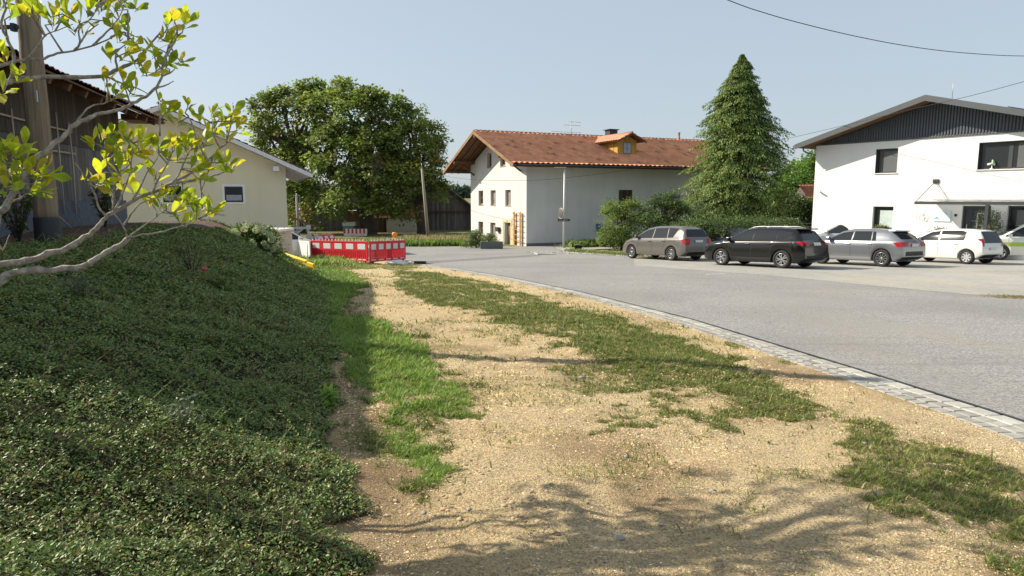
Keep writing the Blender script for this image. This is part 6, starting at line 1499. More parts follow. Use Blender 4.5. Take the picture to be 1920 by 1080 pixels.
sgx = [G(px, py) for px, py in ((1880, 556), (1900, 557), (1925, 558), (1950, 559), (1840, 552), (1800, 550.5))]
blades('seam_moss', [(p.x, p.y) for p in sgx[:4]], 2600, .22, .015, .05, [(.16, .15, .05), (.20, .18, .06)], 3.0, .9)
# weeds near the far lower left of the bank end (rough green strip by the yellow board)
blades('bank_end_grass', [(float(bank_x(np.array(y)))-d_, y) for y in np.linspace(17, 26, 30) for d_ in (-.4, 0, .5, 1.0, 1.6)], 9000, .3, .04, .15, [(.09, .17, .04), (.12, .21, .05), (.08, .14, .035)], 1.6, .8)

# ================================================================ MAGNOLIA (foreground branches)
def mag():
    rng = np.random.default_rng(5)
    base = Vector((-3.9, 3.55, gp(-3.9, 3.55))); root = empty('magnolia', base, 'magnolia branches with pale bark and backlit yellow green leaves reaching in from the left', 'tree')
    B = []
    def br(pts, r0, r1, dy=0.0):
        out = []
        for i, (px, py) in enumerate(pts):
            Y = 3.45+.62*max(px, -60)/450.+dy+rng.normal(0, .012); out.append(P(px, py, Y)-base)
        B.append((out, [r0+(r1-r0)*(i/(len(out)-1))**.8 for i in range(len(out))])); return out
    T0 = Vector((0, 0, .35)); T1 = Vector((-.15, .05, 1.0)); T2 = Vector((-.1, .1, 1.75))
    b1 = br([(-160, 560), (-60, 560), (0, 528), (20, 514), (75, 507), (125, 504), (162, 498), (178, 487), (200, 474), (222, 463), (240, 447)], .042, .026)
    b2 = br([(-160, 500), (0, 494), (50, 488), (87, 477), (125, 465), (160, 445), (182, 427), (195, 410), (215, 396), (250, 376), (287, 360), (325, 342), (362, 321), (390, 301), (412, 279), (437, 256)], .037, .009, .03)
    b3 = br([(-160, 480), (-60, 440), (0, 397), (15, 380), (37, 345), (60, 312), (75, 294), (100, 270), (125, 250), (142, 232), (165, 223), (187, 213), (225, 204), (250, 194), (275, 180), (295, 160), (304, 142), (306, 120), (322, 88), (332, 68)], .036, .008, -.06)
    b4 = br([(-160, 170), (0, 155), (25, 150), (75, 146), (140, 145), (197, 142), (220, 130), (250, 117), (270, 100), (276, 91), (288, 75), (302, 60)], .030, .008, .05)
    b5 = br([(-160, 160), (0, 125), (25, 115), (75, 110), (105, 101), (140, 95), (175, 85), (207, 72)], .020, .006, .10)
    b6 = br([(22, 146), (27, 107), (15, 75), (2, 45), (10, 12), (-5, -30)], .017, .008, .04)
    tw = [[(240, 447), (232, 425), (219, 407), (205, 392)], [(240, 447), (250, 437), (275, 420), (295, 405), (312, 392)], [(243, 446), (262, 441), (295, 437), (325, 428), (350, 422), (372, 410)],
          [(232, 422), (250, 395), (266, 380), (290, 372)], [(200, 407), (186, 390), (180, 370), (172, 352), (155, 325), (141, 305)], [(212, 395), (212, 370), (217, 350), (212, 332), (200, 305), (196, 270)],
          [(250, 374), (262, 352), (275, 325), (290, 305), (300, 285)], [(325, 342), (362, 338), (400, 330), (422, 322), (440, 319)], [(142, 232), (155, 215), (170, 200), (200, 192), (218, 180), (232, 170)],
          [(200, 192), (203, 172), (198, 155)], [(197, 142), (225, 155), (255, 165), (280, 177)], [(220, 130), (217, 100), (230, 88), (249, 75)], [(50, 110), (67, 92), (85, 67), (112, 55), (137, 45)],
          [(85, 67), (75, 55), (69, 46)], [(140, 95), (150, 80), (148, 55), (170, 35), (188, 8)], [(150, 80), (165, 60), (185, 45)], [(300, 255), (301, 215), (297, 235)], [(390, 301), (372, 270), (360, 232), (352, 215)],
          [(412, 279), (400, 250), (398, 228)], [(425, 268), (432, 235), (437, 215)], [(300, 120), (312, 100), (318, 85)], [(304, 142), (322, 135), (328, 128)], [(292, 165), (310, 160), (326, 152)], [(287, 360), (300, 330), (318, 300), (325, 275)],
          [(325, 342), (340, 318), (352, 290), (362, 272)], [(215, 396), (235, 350), (245, 315), (250, 268)], [(37, 345), (62, 345), (82, 332), (92, 325)], [(15, 380), (38, 372), (62, 357), (96, 361)], [(37, 345), (30, 318), (27, 295)], [(2, 400), (-4, 440), (4, 470), (18, 440)],
          [(250, 194), (230, 185), (212, 180)], [(175, 85), (200, 60), (222, 35), (232, 12)], [(207, 72), (225, 60), (247, 65)]]
    for t in tw: br(t, .0115, .0035, rng.normal(0, .05))
    bark = MB(); bark.tube([(0, 0, -.25), tuple(T0), tuple(T1), tuple(T2)], [.13, .10, .075, .05], 12)
    for s_, e_ in ((T0, b1[0]), (T0, b2[0]), (T1, b3[0]), (T2, b4[0]), (T2, b5[0])): bark.tube([tuple(s_), tuple(s_.lerp(e_, .5)+Vector((0, 0, .05))), tuple(e_)], [.06, .05, .042 if e_ in (b1[0],) else .034], 10)
    SK = []
    for pts, rs in B:
        # resample with small kinks and nodes
        n = len(pts)*3; P2 = []; R2 = []
        for i in range(n+1):
            t = i/n*(len(pts)-1); k = min(int(t), len(pts)-2); f = t-k
            p0 = pts[max(k-1, 0)]; p1 = pts[k]; p2 = pts[k+1]; p3 = pts[min(k+2, len(pts)-1)]
            q = .5*((2*p1)+(p2-p0)*f+(2*p0-5*p1+4*p2-p3)*f*f+(3*p1-p0-3*p2+p3)*f**3)
            rr = rs[k]*(1-f)+rs[k+1]*f; q = q+Vector(rng.normal(0, rr*.13, 3)); P2.append(q); R2.append(rr*.54*(1+.16*(rng.random() < .15)+.04*rng.normal()))
        bark.tube(P2, R2, 9); SK += [(q, r) for q, r in zip(P2, R2)]
    CL = [(60, 22), (75, 25), (95, 32), (110, 27), (127, 30), (150, 45), (165, 17), (188, 5), (200, 40), (212, 55), (227, 47), (230, 12), (257, 17), (245, 65), (225, 77), (207, 110), (240, 97), (255, 85), (230, 112), (267, 95), (287, 95), (262, 125), (275, 140), (292, 135), (312, 127), (322, 115), (340, 117), (307, 75), (322, 77), (327, 40), (315, 50), (345, 48), (352, 40), (230, 160), (217, 177), (200, 155), (252, 177), (302, 190), (312, 210), (335, 230), (5, 105), (7, 172), (37, 144), (352, 200), (372, 220), (398, 213), (422, 225), (437, 212), (425, 238), (452, 232), (445, 245), (405, 240), (390, 255),
          (172, 268), (195, 255), (212, 250), (232, 256), (250, 260), (265, 266), (205, 275), (200, 290), (217, 300), (235, 285), (240, 300), (225, 322), (247, 325), (275, 292), (287, 277), (297, 272), (312, 277), (315, 300), (325, 270), (347, 280), (357, 270), (367, 287), (380, 270), (390, 257), (425, 257), (292, 330), (360, 317), (382, 317), (410, 305), (425, 310), (434, 317), (372, 337), (345, 345), (187, 327), (160, 337), (180, 347), (190, 345), (210, 362), (232, 350), (250, 360), (282, 378), (300, 370), (310, 362), (327, 370), (302, 385), (330, 398), (345, 378), (355, 385), (368, 392), (380, 396), (392, 398), (404, 402), (400, 392), (340, 418), (357, 416), (262, 285), (335, 300),
          (2, 300), (15, 295), (27, 290), (37, 285), (47, 280), (40, 312), (50, 317), (65, 325), (15, 322), (5, 332), (22, 345), (82, 332), (92, 325), (62, 357), (75, 360), (85, 352), (15, 357), (25, 335), (55, 300), (10, 278), (190, 20), (215, 20), (140, 60), (160, 62), (100, 45), (20, 30), (5, 15), (35, 10)]
    clus = [(P(px, py, 3.45+.62*px/450.+rng.normal(0, .09))-base) for px, py in CL]
    # the crown goes on above the picture frame
    SKn = np.array([q[:] for q, r in SK]); 
    up = []
    for i in range(25):
        a = rng.random(); s0 = Vector((-.05, .1, 1.7)); e = Vector((rng.uniform(-.3, 2.6), rng.uniform(.35, 1.9), 0)); wy = base.y+e.y; e.z = 1.62+.31*wy+rng.random()*.55-base.z
        if i % 2 == 0: bark.tube([tuple(s0), tuple(s0.lerp(e, .4)+Vector((0, 0, .30))), tuple(s0.lerp(e, .75)+Vector((0, 0, .18))), tuple(e)], [.03, .02, .012, .005], 7)
        up.append(e)
        for _ in range(5): up.append(e+Vector((rng.normal(0, .16), rng.normal(0, .16), abs(rng.normal(0, .10)))))
    VV = []; FF = []; CC = []
    def leaf(o, d, nrm, L_, col):
        d = d.normalized(); s = nrm.cross(d)
        if s.length < 1e-3: s = d.orthogonal()
        s.normalize(); n = d.cross(s); w = L_*rng.uniform(.36, .50); curl = rng.uniform(-.1, .28); fold = rng.uniform(.10, .42)
        prof = [(0, .02), (.18, .30), (.42, .78), (.66, 1.0), (.84, .72), (.94, .34), (1, .0)]
        base_i = len(VV)
        for (t, ww) in prof:
            c = o+d*(L_*t)-n*(L_*curl*t*t); hw = w*.5*ww; ln = n*(hw*fold)
            wv_ = n*(rng.normal(0, .02)*L_)
            VV.extend([tuple(c-s*hw+ln+wv_), tuple(c), tuple(c+s*hw+ln-wv_)])
            rib = .88 if True else 1
            CC.extend([tuple(col), tuple(np.array(col)*rib), tuple(col)])
        for i in range(6):
            b = base_i+3*i; FF.append((b, b+1, b+4, b+3)); FF.append((b+1, b+2, b+5, b+4))
    greens = [(.30, .40, .035), (.38, .46, .04), (.22, .33, .035), (.46, .48, .045), (.50, .47, .05)]
    pet = MB()
    for ci, c in enumerate(list(clus)+up):
        dd = np.linalg.norm(SKn-np.array(c[:]), axis=1); top = ci < len(clus)
        if top:
            cand = np.where(dd < max(dd.min()*1.35, dd.min()+.03))[0]; j = cand[rng.integers(0, len(cand))]; s0 = Vector(SKn[j]); dist = (c-s0).length
            if dist > .02:
                m_ = s0.lerp(c, .55)+Vector(rng.normal(0, .14*dist, 3)); pet.tube([tuple(s0), tuple(m_), tuple(c)], [.0042+.006*dist, .0036, .0030], 6)
            axis = (c-s0).normalized() if dist > .02 else Vector((.3, 0, 1))
        else: axis = Vector((.5, .2, .8))
        axis = (axis*.7+Vector((.45, 0, .75))).normalized(); nl = rng.integers(3, 6) if top else 4; a0 = rng.random()*6.28
        sx = axis.orthogonal().normalized(); sy = axis.cross(sx)
        for q in range(nl):
            an = a0+q*2.4+rng.normal(0, .3); sp = rng.uniform(.45, 1.15); d = (axis+(sx*cos(an)+sy*sin(an))*sp+Vector((0, 0, .15))).normalized()
            o = c-axis*(.012*q); col = np.array(greens[rng.integers(0, 5)])*rng.uniform(.75, 1.2)
            pet.tube([tuple(o), tuple(o+d*.012)], .0016, 4); leaf(o+d*.01, d, (axis*.9+Vector(rng.normal(0, .5, 3))), rng.uniform(.058, .112), col)
        if rng.random() < .5 and top: pet.tube([tuple(c), tuple(c+axis*.03)], [.003, .001], 5)
    bark.build('branch', M['mag_bark'], root); pet.build('twig', M['mag_bark'], root)
    np_mesh('foliage', np.array(VV), [np.array(FF)], M['mag_leaf'], root, smooth=True, col=np.array(CC))
mag()

# ================================================================ POLES, LAMP, WIRES
py_ = 9.35; px_ = P(92, 455, py_).x
po = empty('utility_pole', (px_, py_, gp(px_, py_)), 'thick wooden utility pole with a black sleeve at its foot, standing on the planted bank', 'pole')
gz0 = gp(px_, py_); zb_ = P(92, 407, py_).z-gz0
s_ = MB(); rg = np.random.default_rng(2); zs_ = np.linspace(zb_-.05, 6.5, 40)
s_.tube([(.0+rg.normal(0, .002), rg.normal(0, .002), z) for z in zs_], [.150-.006*z for z in zs_], 24); s_.build('shaft', M['pole_wood'], po)
s_ = MB(); s_.lathe([(.168, -.4), (.163, zb_-.02), (.157, zb_), (.14, zb_)], 28); s_.build('sleeve', mat('black_rubber_sleeve', (.018, .02, .024), .55, noise=(6, .3)), po)
s_ = MB(); zz = P(45, 58, py_).z-gz0; s_.box(-.42, -.20, zz-.02, -.02, -.165, zz+.03); s_.box(-.1, -.22, zz-.05, -.05, -.15, zz+.05); s_.build('step_iron', M['anthracite'], po)
s_ = MB(); s_.box(.095, -.148, zz-.95, .120, -.128, zz-.80); s_.build('tag_plate', M['galv'], po)
# lamp post with mirror and name board
lp = (P(1057, 468, 46).x, 46, pl(46)); kl = 46/F_PX
lo = empty('street_lamp', lp, 'slender pale street lamp with a flat lamp head in front of the shaded farmhouse wall', 'street lamp')
ht = P(1061, 316, 46).z-lp[2]
s_ = MB(); s_.tube([(0, 0, -.1), (0, 0, ht-.1)], [.085, .055], 16); s_.build('post', M['lamp_paint'], lo)
s_ = MB(); s_.tube([(0, 0, ht-.11), (0, 0, ht+.05)], .03, 8); s_.bbox(-.68, -.09, ht+.05, .12, .09, ht+.09, .015); s_.build('lamp_head', M['galv'], lo)
s_ = MB(); s_.lathe([(.0, -.05), (.2, -.05), (.2, .03), (0, .04)], 16, Matrix.Translation((0, 0, 0))); s_.build('foot', M['stone'], lo)
zc = P(1054, 400, 46).z-lp[2]
s_ = MB(); Mx = Matrix.Translation((-.22, -.02, zc)) @ Matrix.Rotation(radians(-58), 4, 'Z') @ Matrix.Rotation(radians(6), 4, 'Y') @ Matrix.Rotation(pi/2, 4, 'X') @ Matrix.Scale(1.15, 4, (0, 1, 0))
s_.lathe([(0, .02), (.25, .02), (.29, .0), (.29, -.03), (.27, -.05), (0, -.09)], 28, Mx)
rs0 = tag(s_.build('round_traffic_sign', [mat('mirror_back', (.10, .085, .08), .6)]), 'round traffic mirror with a dark back on the street lamp post', 'traffic mirror'); rs0.location = lp
s_ = MB(); s_.lathe([(.30, .025), (.32, .0), (.30, -.035), (.285, 0), (.30, .025)], 28, Mx); r1_ = s_.build('rim', M['white'], rs0)
s_ = MB(); s_.tube([(-.12, -.02, zc), (.14, -.02, zc)], .014, 6); s_.build('bracket', M['black'], rs0)
zc2 = P(1058, 412.5, 46).z-lp[2]
s_ = MB(); s_.prism([(-.44, -.12, zc2-.085), (.32, -.12, zc2-.085), (.46, -.12, zc2), (.32, -.12, zc2+.085), (-.44, -.12, zc2+.085)], (0, .02, 0)); ns = tag(s_.build('name_board', M['brown_sign']), 'small dark brown arrow board with pale lettering on the street lamp post', 'sign'); ns.location = lp
s_ = MB()
for (x, a, w, h_) in ((-.34, -.02, .016, .09), (-.30, .02, .05, .016), (-.26, -.01, .016, .08), (-.19, 0, .016, .09), (-.155, -.035, .05, .016), (-.10, 0, .016, .09), (-.01, 0, .03, .10), (.03, .01, .016, .08), (.09, .03, .04, .016), (.09, -.03, .04, .016), (.15, 0, .016, .08), (.20, .035, .05, .016), (.20, 0, .016, .08)):
    s_.box(x-w/2, -.126, zc2+a-h_/2, x+w/2, -.121, zc2+a+h_/2)
s_.build('lettering', M['plate'], ns)
# leaning wooden pole right of the chestnuts
b_ = P(804, 450, 58); t_ = P(791, 316, 58); zg = pl(58)
o = empty('leaning_pole', (b_.x, 58, zg), 'grey wooden pole leaning slightly left in front of the dark barn', 'pole')
s_ = MB(); s_.tube([(0, 0, -.3), ((t_.x-b_.x)*.5, 0, (t_.z-zg)*.5), (t_.x-b_.x, 0, t_.z-zg)], [.15, .13, .10], 12); s_.build('shaft', M['old_pole_wood'], o)
s_ = MB(); s_.tube([(t_.x-b_.x, 0, t_.z-zg), (t_.x-b_.x-.03, 0, t_.z-zg+.45)], .02, 5); s_.build('pole_tip', M['galv'], o)
b_ = P(560, 440, 62); t_ = P(556, 366, 62)
o = empty('telegraph_pole', (b_.x, 62, pl(62)), 'thin old pole with insulators behind the porch of the cream house', 'pole')
s_ = MB(); s_.tube([(0, 0, -.3), (t_.x-b_.x, 0, t_.z-pl(62))], [.16, .11], 10); s_.tube([(.28, 0, 1.2), (.24, 0, t_.z-pl(62))], [.04, .03], 6); s_.build('shaft', M['old_pole_wood'], o)
s_ = MB(); z = t_.z-pl(62); x = t_.x-b_.x; s_.box(x-.3, -.05, z-.05, x+.25, .05, z+.03); s_.lathe([(.05, 0), (.06, .08), (.03, .14), (0, .15)], 8, Matrix.Translation((x, 0, z))); s_.build('insulator', M['galv'], o)
def wire(name, pts, r, label, cat='wire', sag=.0):
    pts = [Vector(p) for p in pts]; out = []
    for i in range(len(pts)-1):
        for k in range(12):
            t = k/12; q = pts[i].lerp(pts[i+1], t); q.z -= sag*4*t*(1-t); out.append(q)
    out.append(pts[-1]); c = out[0]; m_ = MB(); m_.tube([p-c for p in out], r, 6); o = m_.build(name, M['cable']); o.location = c; tag(o, label, cat); return o
def curve_px(pp, n=8):
    """smooth quadratic/cubic through pixel-depth triples"""
    pts = [P(*p) for p in pp]; out = []
    for i in range(len(pts)-1):
        p0 = pts[max(i-1, 0)]; p1 = pts[i]; p2 = pts[i+1]; p3 = pts[min(i+2, len(pts)-1)]
        for k in range(n):
            f = k/n; out.append(.5*((2*p1)+(p2-p0)*f+(2*p0-5*p1+4*p2-p3)*f*f+(3*p1-p0-3*p2+p3)*f**3))
    out.append(pts[-1]); return out
def wire2(name, pp, r, label):
    out = curve_px(pp); c = out[0]; m_ = MB(); m_.tube([p-c for p in out], r, 6); o = m_.build(name, M['cable']); o.location = c; tag(o, label, 'wire')
wire2('overhead_wire', [(1180, -75, 17), (1370, 2, 18.5), (1430, 23, 19), (1500, 43, 19.6), (1600, 67, 20.5), (1700, 86, 21.5), (1800, 98.5, 22.5), (1920, 105, 24), (2060, 101, 26)], .011, 'sagging black cable crossing the sky at the upper right')
wire2('service_wire', [(1440, 268, 44), (1475, 260, 43), (1550, 243, 40), (1700, 207, 34), (1810, 182, 30.5), (1920, 153, 27.5), (2050, 117, 24)], .011, 'straight black cable rising to the right across the gable of the modern house')
wire2('house_cable', [(795, 324, 57), (832, 330, 53), (883, 336.5, 50.5), (940, 338.5, 49.5), (1000, 338, 49), (1060, 333.5, 48.8), (1140, 324, 49.5), (1228, 311, 53.5)], .011, 'thin cable slung in front of the farmhouse from the leaning pole to its eave')
wire2('cable_stub', [(845, 372, 66), (862, 362, 60), (884, 352, 55.5)], .012, 'short cable running from the farmhouse corner down behind it')

# ================================================================ ROAD WORKS
def barrier(px0, py0, px1, py1, label, seed, white_back=False, tilt=0, Lw=None, group='red and white site barriers', backpat=False, slots=True, H_=1.0, nsq=5, Ys=None, gaps=True):
    a = G(px0, py0); b = G(px1, py1)
    if Ys:
        a = P(px0, py0, Ys[0]); b = P(px1, py1, Ys[1]); a.z = pl(a.y); b.z = pl(b.y)
    L_ = (b-a).length; d = (b-a); rz = math.atan2(d.y, d.x)
    root = empty('site_barrier', (a.x, a.y, a.z+.06), label, 'barrier', group, rz=rz, rx=tilt, ry=-math.atan2(b.z-a.z, (d.xy).length))
    red = M['red_plastic'] if not white_back else M['white_plastic']; pan = MB(); n = 10
    z0, z1 = .10, H_-.06
    pan.bbox(0, -.025, z1-.07, L_, .025, z1, .01); pan.bbox(0, -.025, z0, L_, .025, z0+.06, .01); pan.bbox(0, -.026, z0, .06, .026, z1, .01); pan.bbox(L_-.06, -.026, z0, L_, .026, z1, .01)
    if white_back:
        pan.box(.05, -.012, z0+.05, L_-.05, .012, z1-.05)
    else:
        pan.box(.05, -.012, .55*H_, L_-.05, .012, z1-.05)      # solid upper half
        pan.box(.05, -.011, z0+.05, L_-.05, .011, .24*H_)
        k = max(4, int(L_/.115)); st = (L_-.12)/k; rg = random.Random(seed)
        for i in range(k):       # bars with gaps below
            x = .06+i*st; wdt = st*(.5 if gaps else .93)
            if abs(i-k/2) < 1.1: wdt = st
            pan.box(x, -.012, .24*H_, x+wdt, .012, .55*H_); pan.box(x, -.024, .24*H_, x+.014, -.0125, .55*H_); pan.box(x, .0125, .24*H_, x+.014, .024, .55*H_)
    pan.build('panel', red, root)
    kn = MB(); i = 0; x = .12
    while x < L_-.08: kn.bbox(x, -.02, z1+.001, x+.05, .02, z1+.06, .008); x += .21
    kn.build('top_stud', M['white_plastic'] if True else M['red_plastic'], root)
    sm = M['refl_white'] if not white_back else M['red_plastic']
    if not (white_back and not backpat):
        for i in range(nsq):
            x = L_*(i+.5)/nsq; w_ = L_*.125*(5/nsq)
            sq = MB(); sq.box(x-w_/2, -.019, .60*H_, x+w_/2, -.0125, .83*H_); sq.build('reflector_square', sm, root)
            if not white_back: sq = MB(); sq.box(x-w_/2, -.019, .12*H_, x+w_/2, -.0125, .20*H_); sq.build('reflector_strip', sm, root)
    for x in (.18, L_-.18):
        ft = MB(); ft.bbox(x-.09, -.42, -.055, x+.09, .42, .055, .02); ft.box(x-.025, -.03, .05, x+.025, .03, .11); ft.build('foot_plate', M['rubber'], root)
    return root
barrier(585, 493, 691, 498, 'long red site barrier panel with five white squares, facing the camera', 1, H_=1.0, gaps=False)
barrier(693, 499, 760, 493, 'red site barrier panel with open slots, right end of the row beside the road', 2, H_=1.0)
barrier(522, 487, 577, 489, 'white backed site barrier panel behind the yellow board', 3, white_back=True, H_=.95)
barrier(583, 494, 548, 486, 'white site barrier panel with red squares running away from the red one', 5, white_back=True, backpat=True, H_=.95)
bk_ = barrier(592, 458, 633, 456, 'red barrier panel leaning back on the grass before the left chestnut trunk', 7, tilt=radians(-24), H_=1.0, Ys=(50, 53), nsq=4)
# far fence elements between trunks
s_ = empty('site_fence', (P(645, 447, 72).x, 72, -2.4), 'pale pink and white barrier boards under the green cabin between the trunks', 'barrier')
q_ = MB(); 
for k in range(6): q_.box(k*.42, -.03, .25, k*.42+.2, .03, .75)
q_.build('red_boards', M['red_plastic'], s_); q_ = MB()
for k in range(6): q_.box(k*.42+.2, -.03, .25, k*.42+.42, .03, .75)
q_.box(0, -.02, 0, 2.5, .02, .25); q_.build('white_boards', M['white_plastic'], s_)
gc = P(643, 437, 74); g0 = empty('portable_toilet', (gc.x, 74, -2.4), 'green site cabin with a white roof between the left and middle chestnut trunks', 'cabin')
zt2 = P(643, 424, 74).z+2.4; wq = (P(664, 430, 74).x-gc.x)
q_ = MB(); q_.bbox(0, 0, .25, wq, 1.2, zt2, .03); q_.build('body', M['green_plastic'], g0)
q_ = MB(); q_.box(.12, -.03, .6, wq-.12, -.001, zt2-.15); q_.build('door', mat('green_door', (.09, .40, .33), .5, noise=(2, .3)), g0)
q_ = MB(); q_.bbox(-.05, -.05, zt2+.002, wq+.15, 1.25, zt2+.42, .06); q_.build('roof', M['white_plastic'], g0)
# metal fence at the back
fa = P(572, 440, 84); fe = empty('wire_fence', (fa.x, 84, -2.4), 'grey tall wire fence in front of pale wall between cream house and chestnuts', 'fence')
q_ = MB(); 
for k in range(16): q_.tube([(k*.42, 0, 0), (k*.42, 0, 1.9)], .028, 5)
for z in (.3, .9, 1.5, 1.85): q_.tube([(0, 0, z), (6.3, 0, z)], .022, 5)
q_.build('mesh_panel', M['anthracite'], fe)
q_ = MB(); q_.box(-1, 1.6, 0, 8.5, 1.9, 1.7); wl3 = q_.build('pale_garden_wall', M['old_white']); wl3.location = fe.location; tag(wl3, 'pale garden wall seen through the wire fence left of the chestnuts', 'wall')
# warning lamps
def beacon(px, py, Y, h0, label, sc=1.0):
    c = P(px, py, Y); zg_ = pl(Y); root = empty('warning_beacon', (c.x, Y, zg_), label, 'warning lamp', 'amber warning beacons'); h = c.z-zg_
    s = MB(); s.box(-.02, -.02, 0, .02, .02, h-.3*sc); s.build('post', M['galv'], root)
    s = MB(); s.bbox(-.11*sc, -.06, h-.36*sc, .11*sc, .06, h-.12*sc, .02); s.build('battery_case', M['yellow_plastic'], root)
    s = MB(); Mx = Matrix.Translation((0, 0, h)) @ Matrix.Rotation(pi/2, 4, 'X'); s.lathe([(0, .08), (.08*sc, .075), (.125*sc, .03), (.13*sc, 0), (.125*sc, -.03), (.08*sc, -.075), (0, -.08)], 22, Mx); s.build('lens', M['amber'], root)
    return root
beacon(740, 440, 31.2, 1, 'round amber warning beacon above the right end of the red barrier')
beacon(587, 440, 44, 1, 'small amber warning beacon between tilted white boards, left end of the barriers', 1.0)
# warning boards (red and white striped) carrying the lamps
def stripeboard(px, py, Y, w, h, tiltx, tilty, label, frame=True):
    c = P(px, py, Y); root = empty('warning_board', (c.x, Y, c.z), label, 'warning board', 'striped warning boards'); root.rotation_euler = (tiltx, tilty, 0)
    s = MB(); s.bbox(-w/2, -.015, -h/2, w/2, .015, h/2, .01); s.build('board', M['white_plastic'], root)
    s = MB()
    for k in range(-2, 4):
        y0 = k*h/3.2; s.prism([(-w*.42, -.0175, max(-h*.46, min(h*.46, y0))), (w*.42, -.0175, max(-h*.46, min(h*.46, y0-h*.16))), (w*.42, -.0175, max(-h*.46, min(h*.46, y0-h*.0))), (-w*.42, -.0175, max(-h*.46, min(h*.46, y0+h*.16)))], (0, -.003, 0))
    s.build('red_stripe', M['red_plastic'], root); return root
stripeboard(735, 453, 31, .38, .30, 0, 0, 'striped warning board standing below the right amber beacon')
stripeboard(589, 449, 43.9, .34, .75, 0, radians(6), 'narrow striped warning board under the left amber beacon')
q_ = MB(); q_.bbox(-.18, -.02, -.42, .18, .02, .42, .01); wb = q_.build('white_board', M['white_plastic']); wb.location = P(582, 450, 43.5); wb.rotation_euler = (radians(-8), radians(-22), 0); tag(wb, 'white board tilted left beside the left amber beacon', 'board')
q_ = MB(); q_.bbox(-.13, -.02, -.42, .13, .02, .42, .01); wb = q_.build('white_board', M['white_plastic']); wb.location = P(596, 450, 43.2); wb.rotation_euler = (radians(-8), radians(-22), 0); tag(wb, 'narrow white board right of the left amber beacon', 'board')
# yellow board lying tilted at the end of the bank
ya = P(530, 487, 23.3); yb = P(594, 510, 20.6); ln = (yb-ya).length; dv_ = (yb-ya).normalized(); up_ = Vector((.10, -.55, .85)); sd1 = (up_-dv_*up_.dot(dv_)).normalized(); nn_ = dv_.cross(sd1)
yo = empty('yellow_board', ya, 'yellow plastic crossing board lying tilted with its black and white edge on the grass', 'board'); yo.matrix_world = Matrix((dv_, sd1, nn_)).transposed().to_4x4(); yo.location = ya
q_ = MB(); q_.bbox(0, -.02, -.03, ln*.98, .26, .03, .015); q_.bbox(0, .24, -.05, ln*.80, .30, .05, .015)
for k in range(4): q_.bbox(.15+k*.42, .0, .031, .20+k*.42, .24, .06, .008)
q_.build('panel', M['yellow_plastic'], yo)
q_ = MB(); q_.bbox(-.05, -.16, -.06, ln*1.0, -.021, .06, .015); q_.build('edge_strip', mat('grey_edge_rubber', (.10, .10, .10), .8, noise=(8, .3)), yo)
q_ = MB()
for k in (.42, .62): q_.tube([(ln*k+.14*cos(t), .16+.14*sin(t), .09) for t in np.linspace(-.3, 3.4, 10)], .014, 5)
q_.build('carry_strap', M['black'], yo)
st_ = MB(); st_.tube([(0, 0, 0), (0, 0, .95)], .022, 8); so = st_.build('marker_stake', M['white_plastic']); so.location = P(577.5, 511, 21.3); so.location.z = P(577.5, 513, 21.3).z; tag(so, 'thin white stake standing at the end of the yellow board', 'stake')
# sand bag and black foot blocks by the barrier end
sb = empty('sand_bag', (G(745, 497.5).x, G(745, 497.5).y, pl(28)+.0), 'crumpled white sack lying at the foot of the slotted red barrier', 'sack')
bm = bmesh.new(); bmesh.ops.create_icosphere(bm, subdivisions=4, radius=1)
for v in bm.verts:
    n_ = float(vn(np.array([v.co.x*2.2+v.co.z]), np.array([v.co.y*2.2]), 1.6, 5)[0]); v.co = Vector((v.co.x*.42, v.co.y*.22, max(v.co.z, -.3)*.17))*(.75+.5*n_); v.co.z += .06
q_ = MB(); q_.bm(bm, 0, True); bm.free(); q_.build('sack', M['white_plastic'], sb)
q_ = MB(); q_.tube([(.3, 0, .08), (.52, .05, .14), (.66, .02, .10)], [.10, .05, .09], 8); q_.build('sack_neck', M['white_plastic'], sb)
q_ = MB(); q_.bbox(-.4, -.2, 0, .4, .2, .1, .03); fbk = q_.build('foot_block', M['rubber']); p_ = G(781, 494.5); fbk.location = (p_.x, p_.y, pl(p_.y)); tag(fbk, 'black recycled rubber foot block lying on the asphalt at the right end of the barrier', 'base block')
# black tub, rubble slab and kerb stones by the lamp
tb_ = empty('black_tub', (P(1084, 470, 43).x, 43, pl(43)), 'black plastic tub beside the street lamp foot', 'tub')
q_ = MB(); q_.lathe([(0, .0), (.20, .0), (.27, .38), (.29, .40), (.26, .40), (.19, .05), (0, .05)], 22); q_.build('bowl', M['black'], tb_)
q_ = MB(); q_.tube([(-.27, 0, .39), (-.2, -.1, .46), (.2, -.1, .46), (.27, 0, .39)], .012, 6); q_.build('handle', M['galv'], tb_)
pts_ = [(3.45, 44.4), (4.3, 43.0), (5.2, 40.9), (6.0, 38.7), (6.6, 36.9)]
kgrp = 'kerb stones along the verge by the lamp'; acc = 0
for i in range(len(pts_)-1):
    a = Vector(pts_[i]); b = Vector(pts_[i+1]); d = b-a; L_ = d.length
    q_ = MB(); q_.bbox(0, -.09, -.1, L_-.03, .09, .16, .02); ks = q_.build('kerb_stone', M['stone']); ks.location = (a.x, a.y, pl(a.y)); ks.rotation_euler = (0, math.atan2(SL*d.y, d.length) if False else SL*d.y/d.length, math.atan2(d.y, d.x))
    tag(ks, ['pale kerb stone nearest the lamp foot', 'pale kerb stone behind the black tub', 'pale kerb stone in the middle of the verge edge', 'pale kerb stone nearest the taupe minivan'][i], 'kerb stone', kgrp)
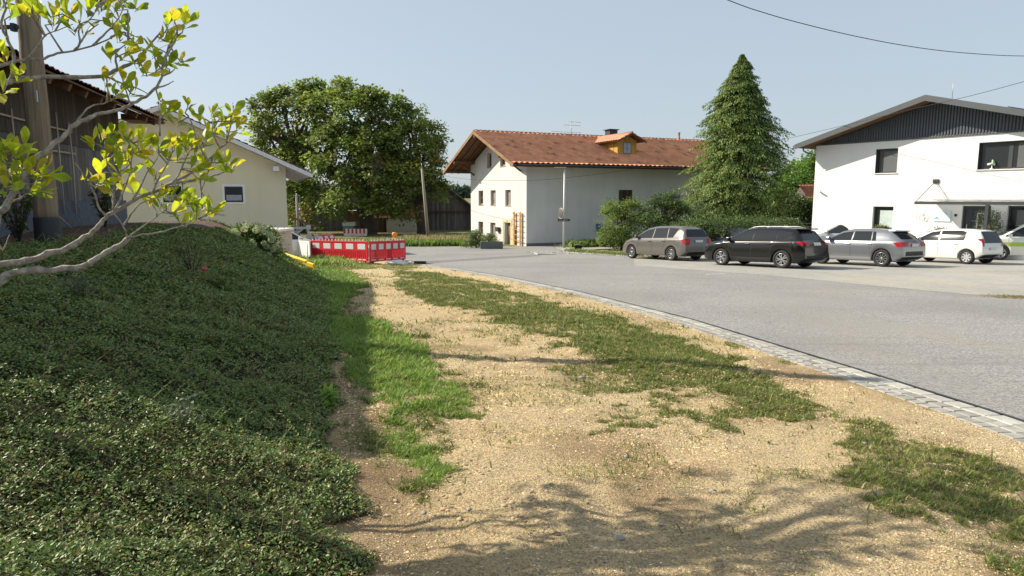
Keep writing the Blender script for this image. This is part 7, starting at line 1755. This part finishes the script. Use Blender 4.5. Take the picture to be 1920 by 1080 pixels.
q_ = MB(); q_.bbox(-.6, -.25, -.03, .6, .25, .07, .02); sl_ = q_.build('broken_slab', M['stone']); p_ = G(1022, 477); sl_.location = (p_.x, p_.y, pl(p_.y)); sl_.rotation_euler = (.03, .06, .4); tag(sl_, 'loose broken paving slab among rubble left of the street lamp', 'slab')
# potted olive tree and low plant by the modern house
pt = mh.world(9.45, -.75, 0); ot = broadleaf('potted_shrub', (pt.x, pt.y, pl(pt.y)+.0), .03, [(pt.x, pt.y, .30, .55, .45, .75)], 70, 22, .075, [(.12, .16, .08), (.16, .20, .11)], 'airy potted olive shrub between the blue black door and the right-hand window', 'plant', seed=61, clr=.16, droop=.0, lmat=M['leaf_matt'])
q_ = MB(); q_.lathe([(0, 0), (.20, 0), (.27, .5), (.25, .5), (.22, .45), (0, .45)], 20); q_.build('pot', M['anthracite'], ot)
pt = mh.world(7.1, -.6, 0); broadleaf('potted_shrub', (pt.x, pt.y, pl(pt.y)), .02, [(pt.x, pt.y, -.25, .4, .35, .35)], 40, 18, .07, [(.07, .09, .05), (.12, .14, .07)], 'low spiky plant below the glass plate left of the canopy door', 'plant', seed=62, clr=.12, droop=.0, lmat=M['leaf_matt'])
pt = mh.world(3.9, -.10, 0); q_ = broadleaf('window_plant', (pt.x, pt.y, -.12), .015, [(pt.x, pt.y, -.03, .45, .1, .10)], 30, 16, .06, [(.16, .20, .05), (.22, .24, .07)], 'green plant on the sill of the lower left window of the modern house', 'plant', seed=63, clr=.08, droop=.0, lmat=M['leaf_matt'])
# wire mesh fence behind the cars
f0 = P(1395, 425, 44.5); fe2 = empty('mesh_fence', (f0.x, 44.5, pl(44)), 'thin metal mesh fence behind the parked cars near the conifer', 'fence')
q_ = MB(); 
for k in range(5): q_.tube([(k*1.35, k*.35, 0), (k*1.35, k*.35, 2.0)], .03, 6)
for z in np.linspace(.3, 1.75, 7): q_.tube([(0, 0, z), (5.4, 1.4, z)], .010, 4)
q_.build('fence_panel', M['galv'], fe2)
print('faces', sum(len(o.data.polygons) for o in bpy.data.objects if o.type == 'MESH'), 'objects', len(bpy.data.objects))
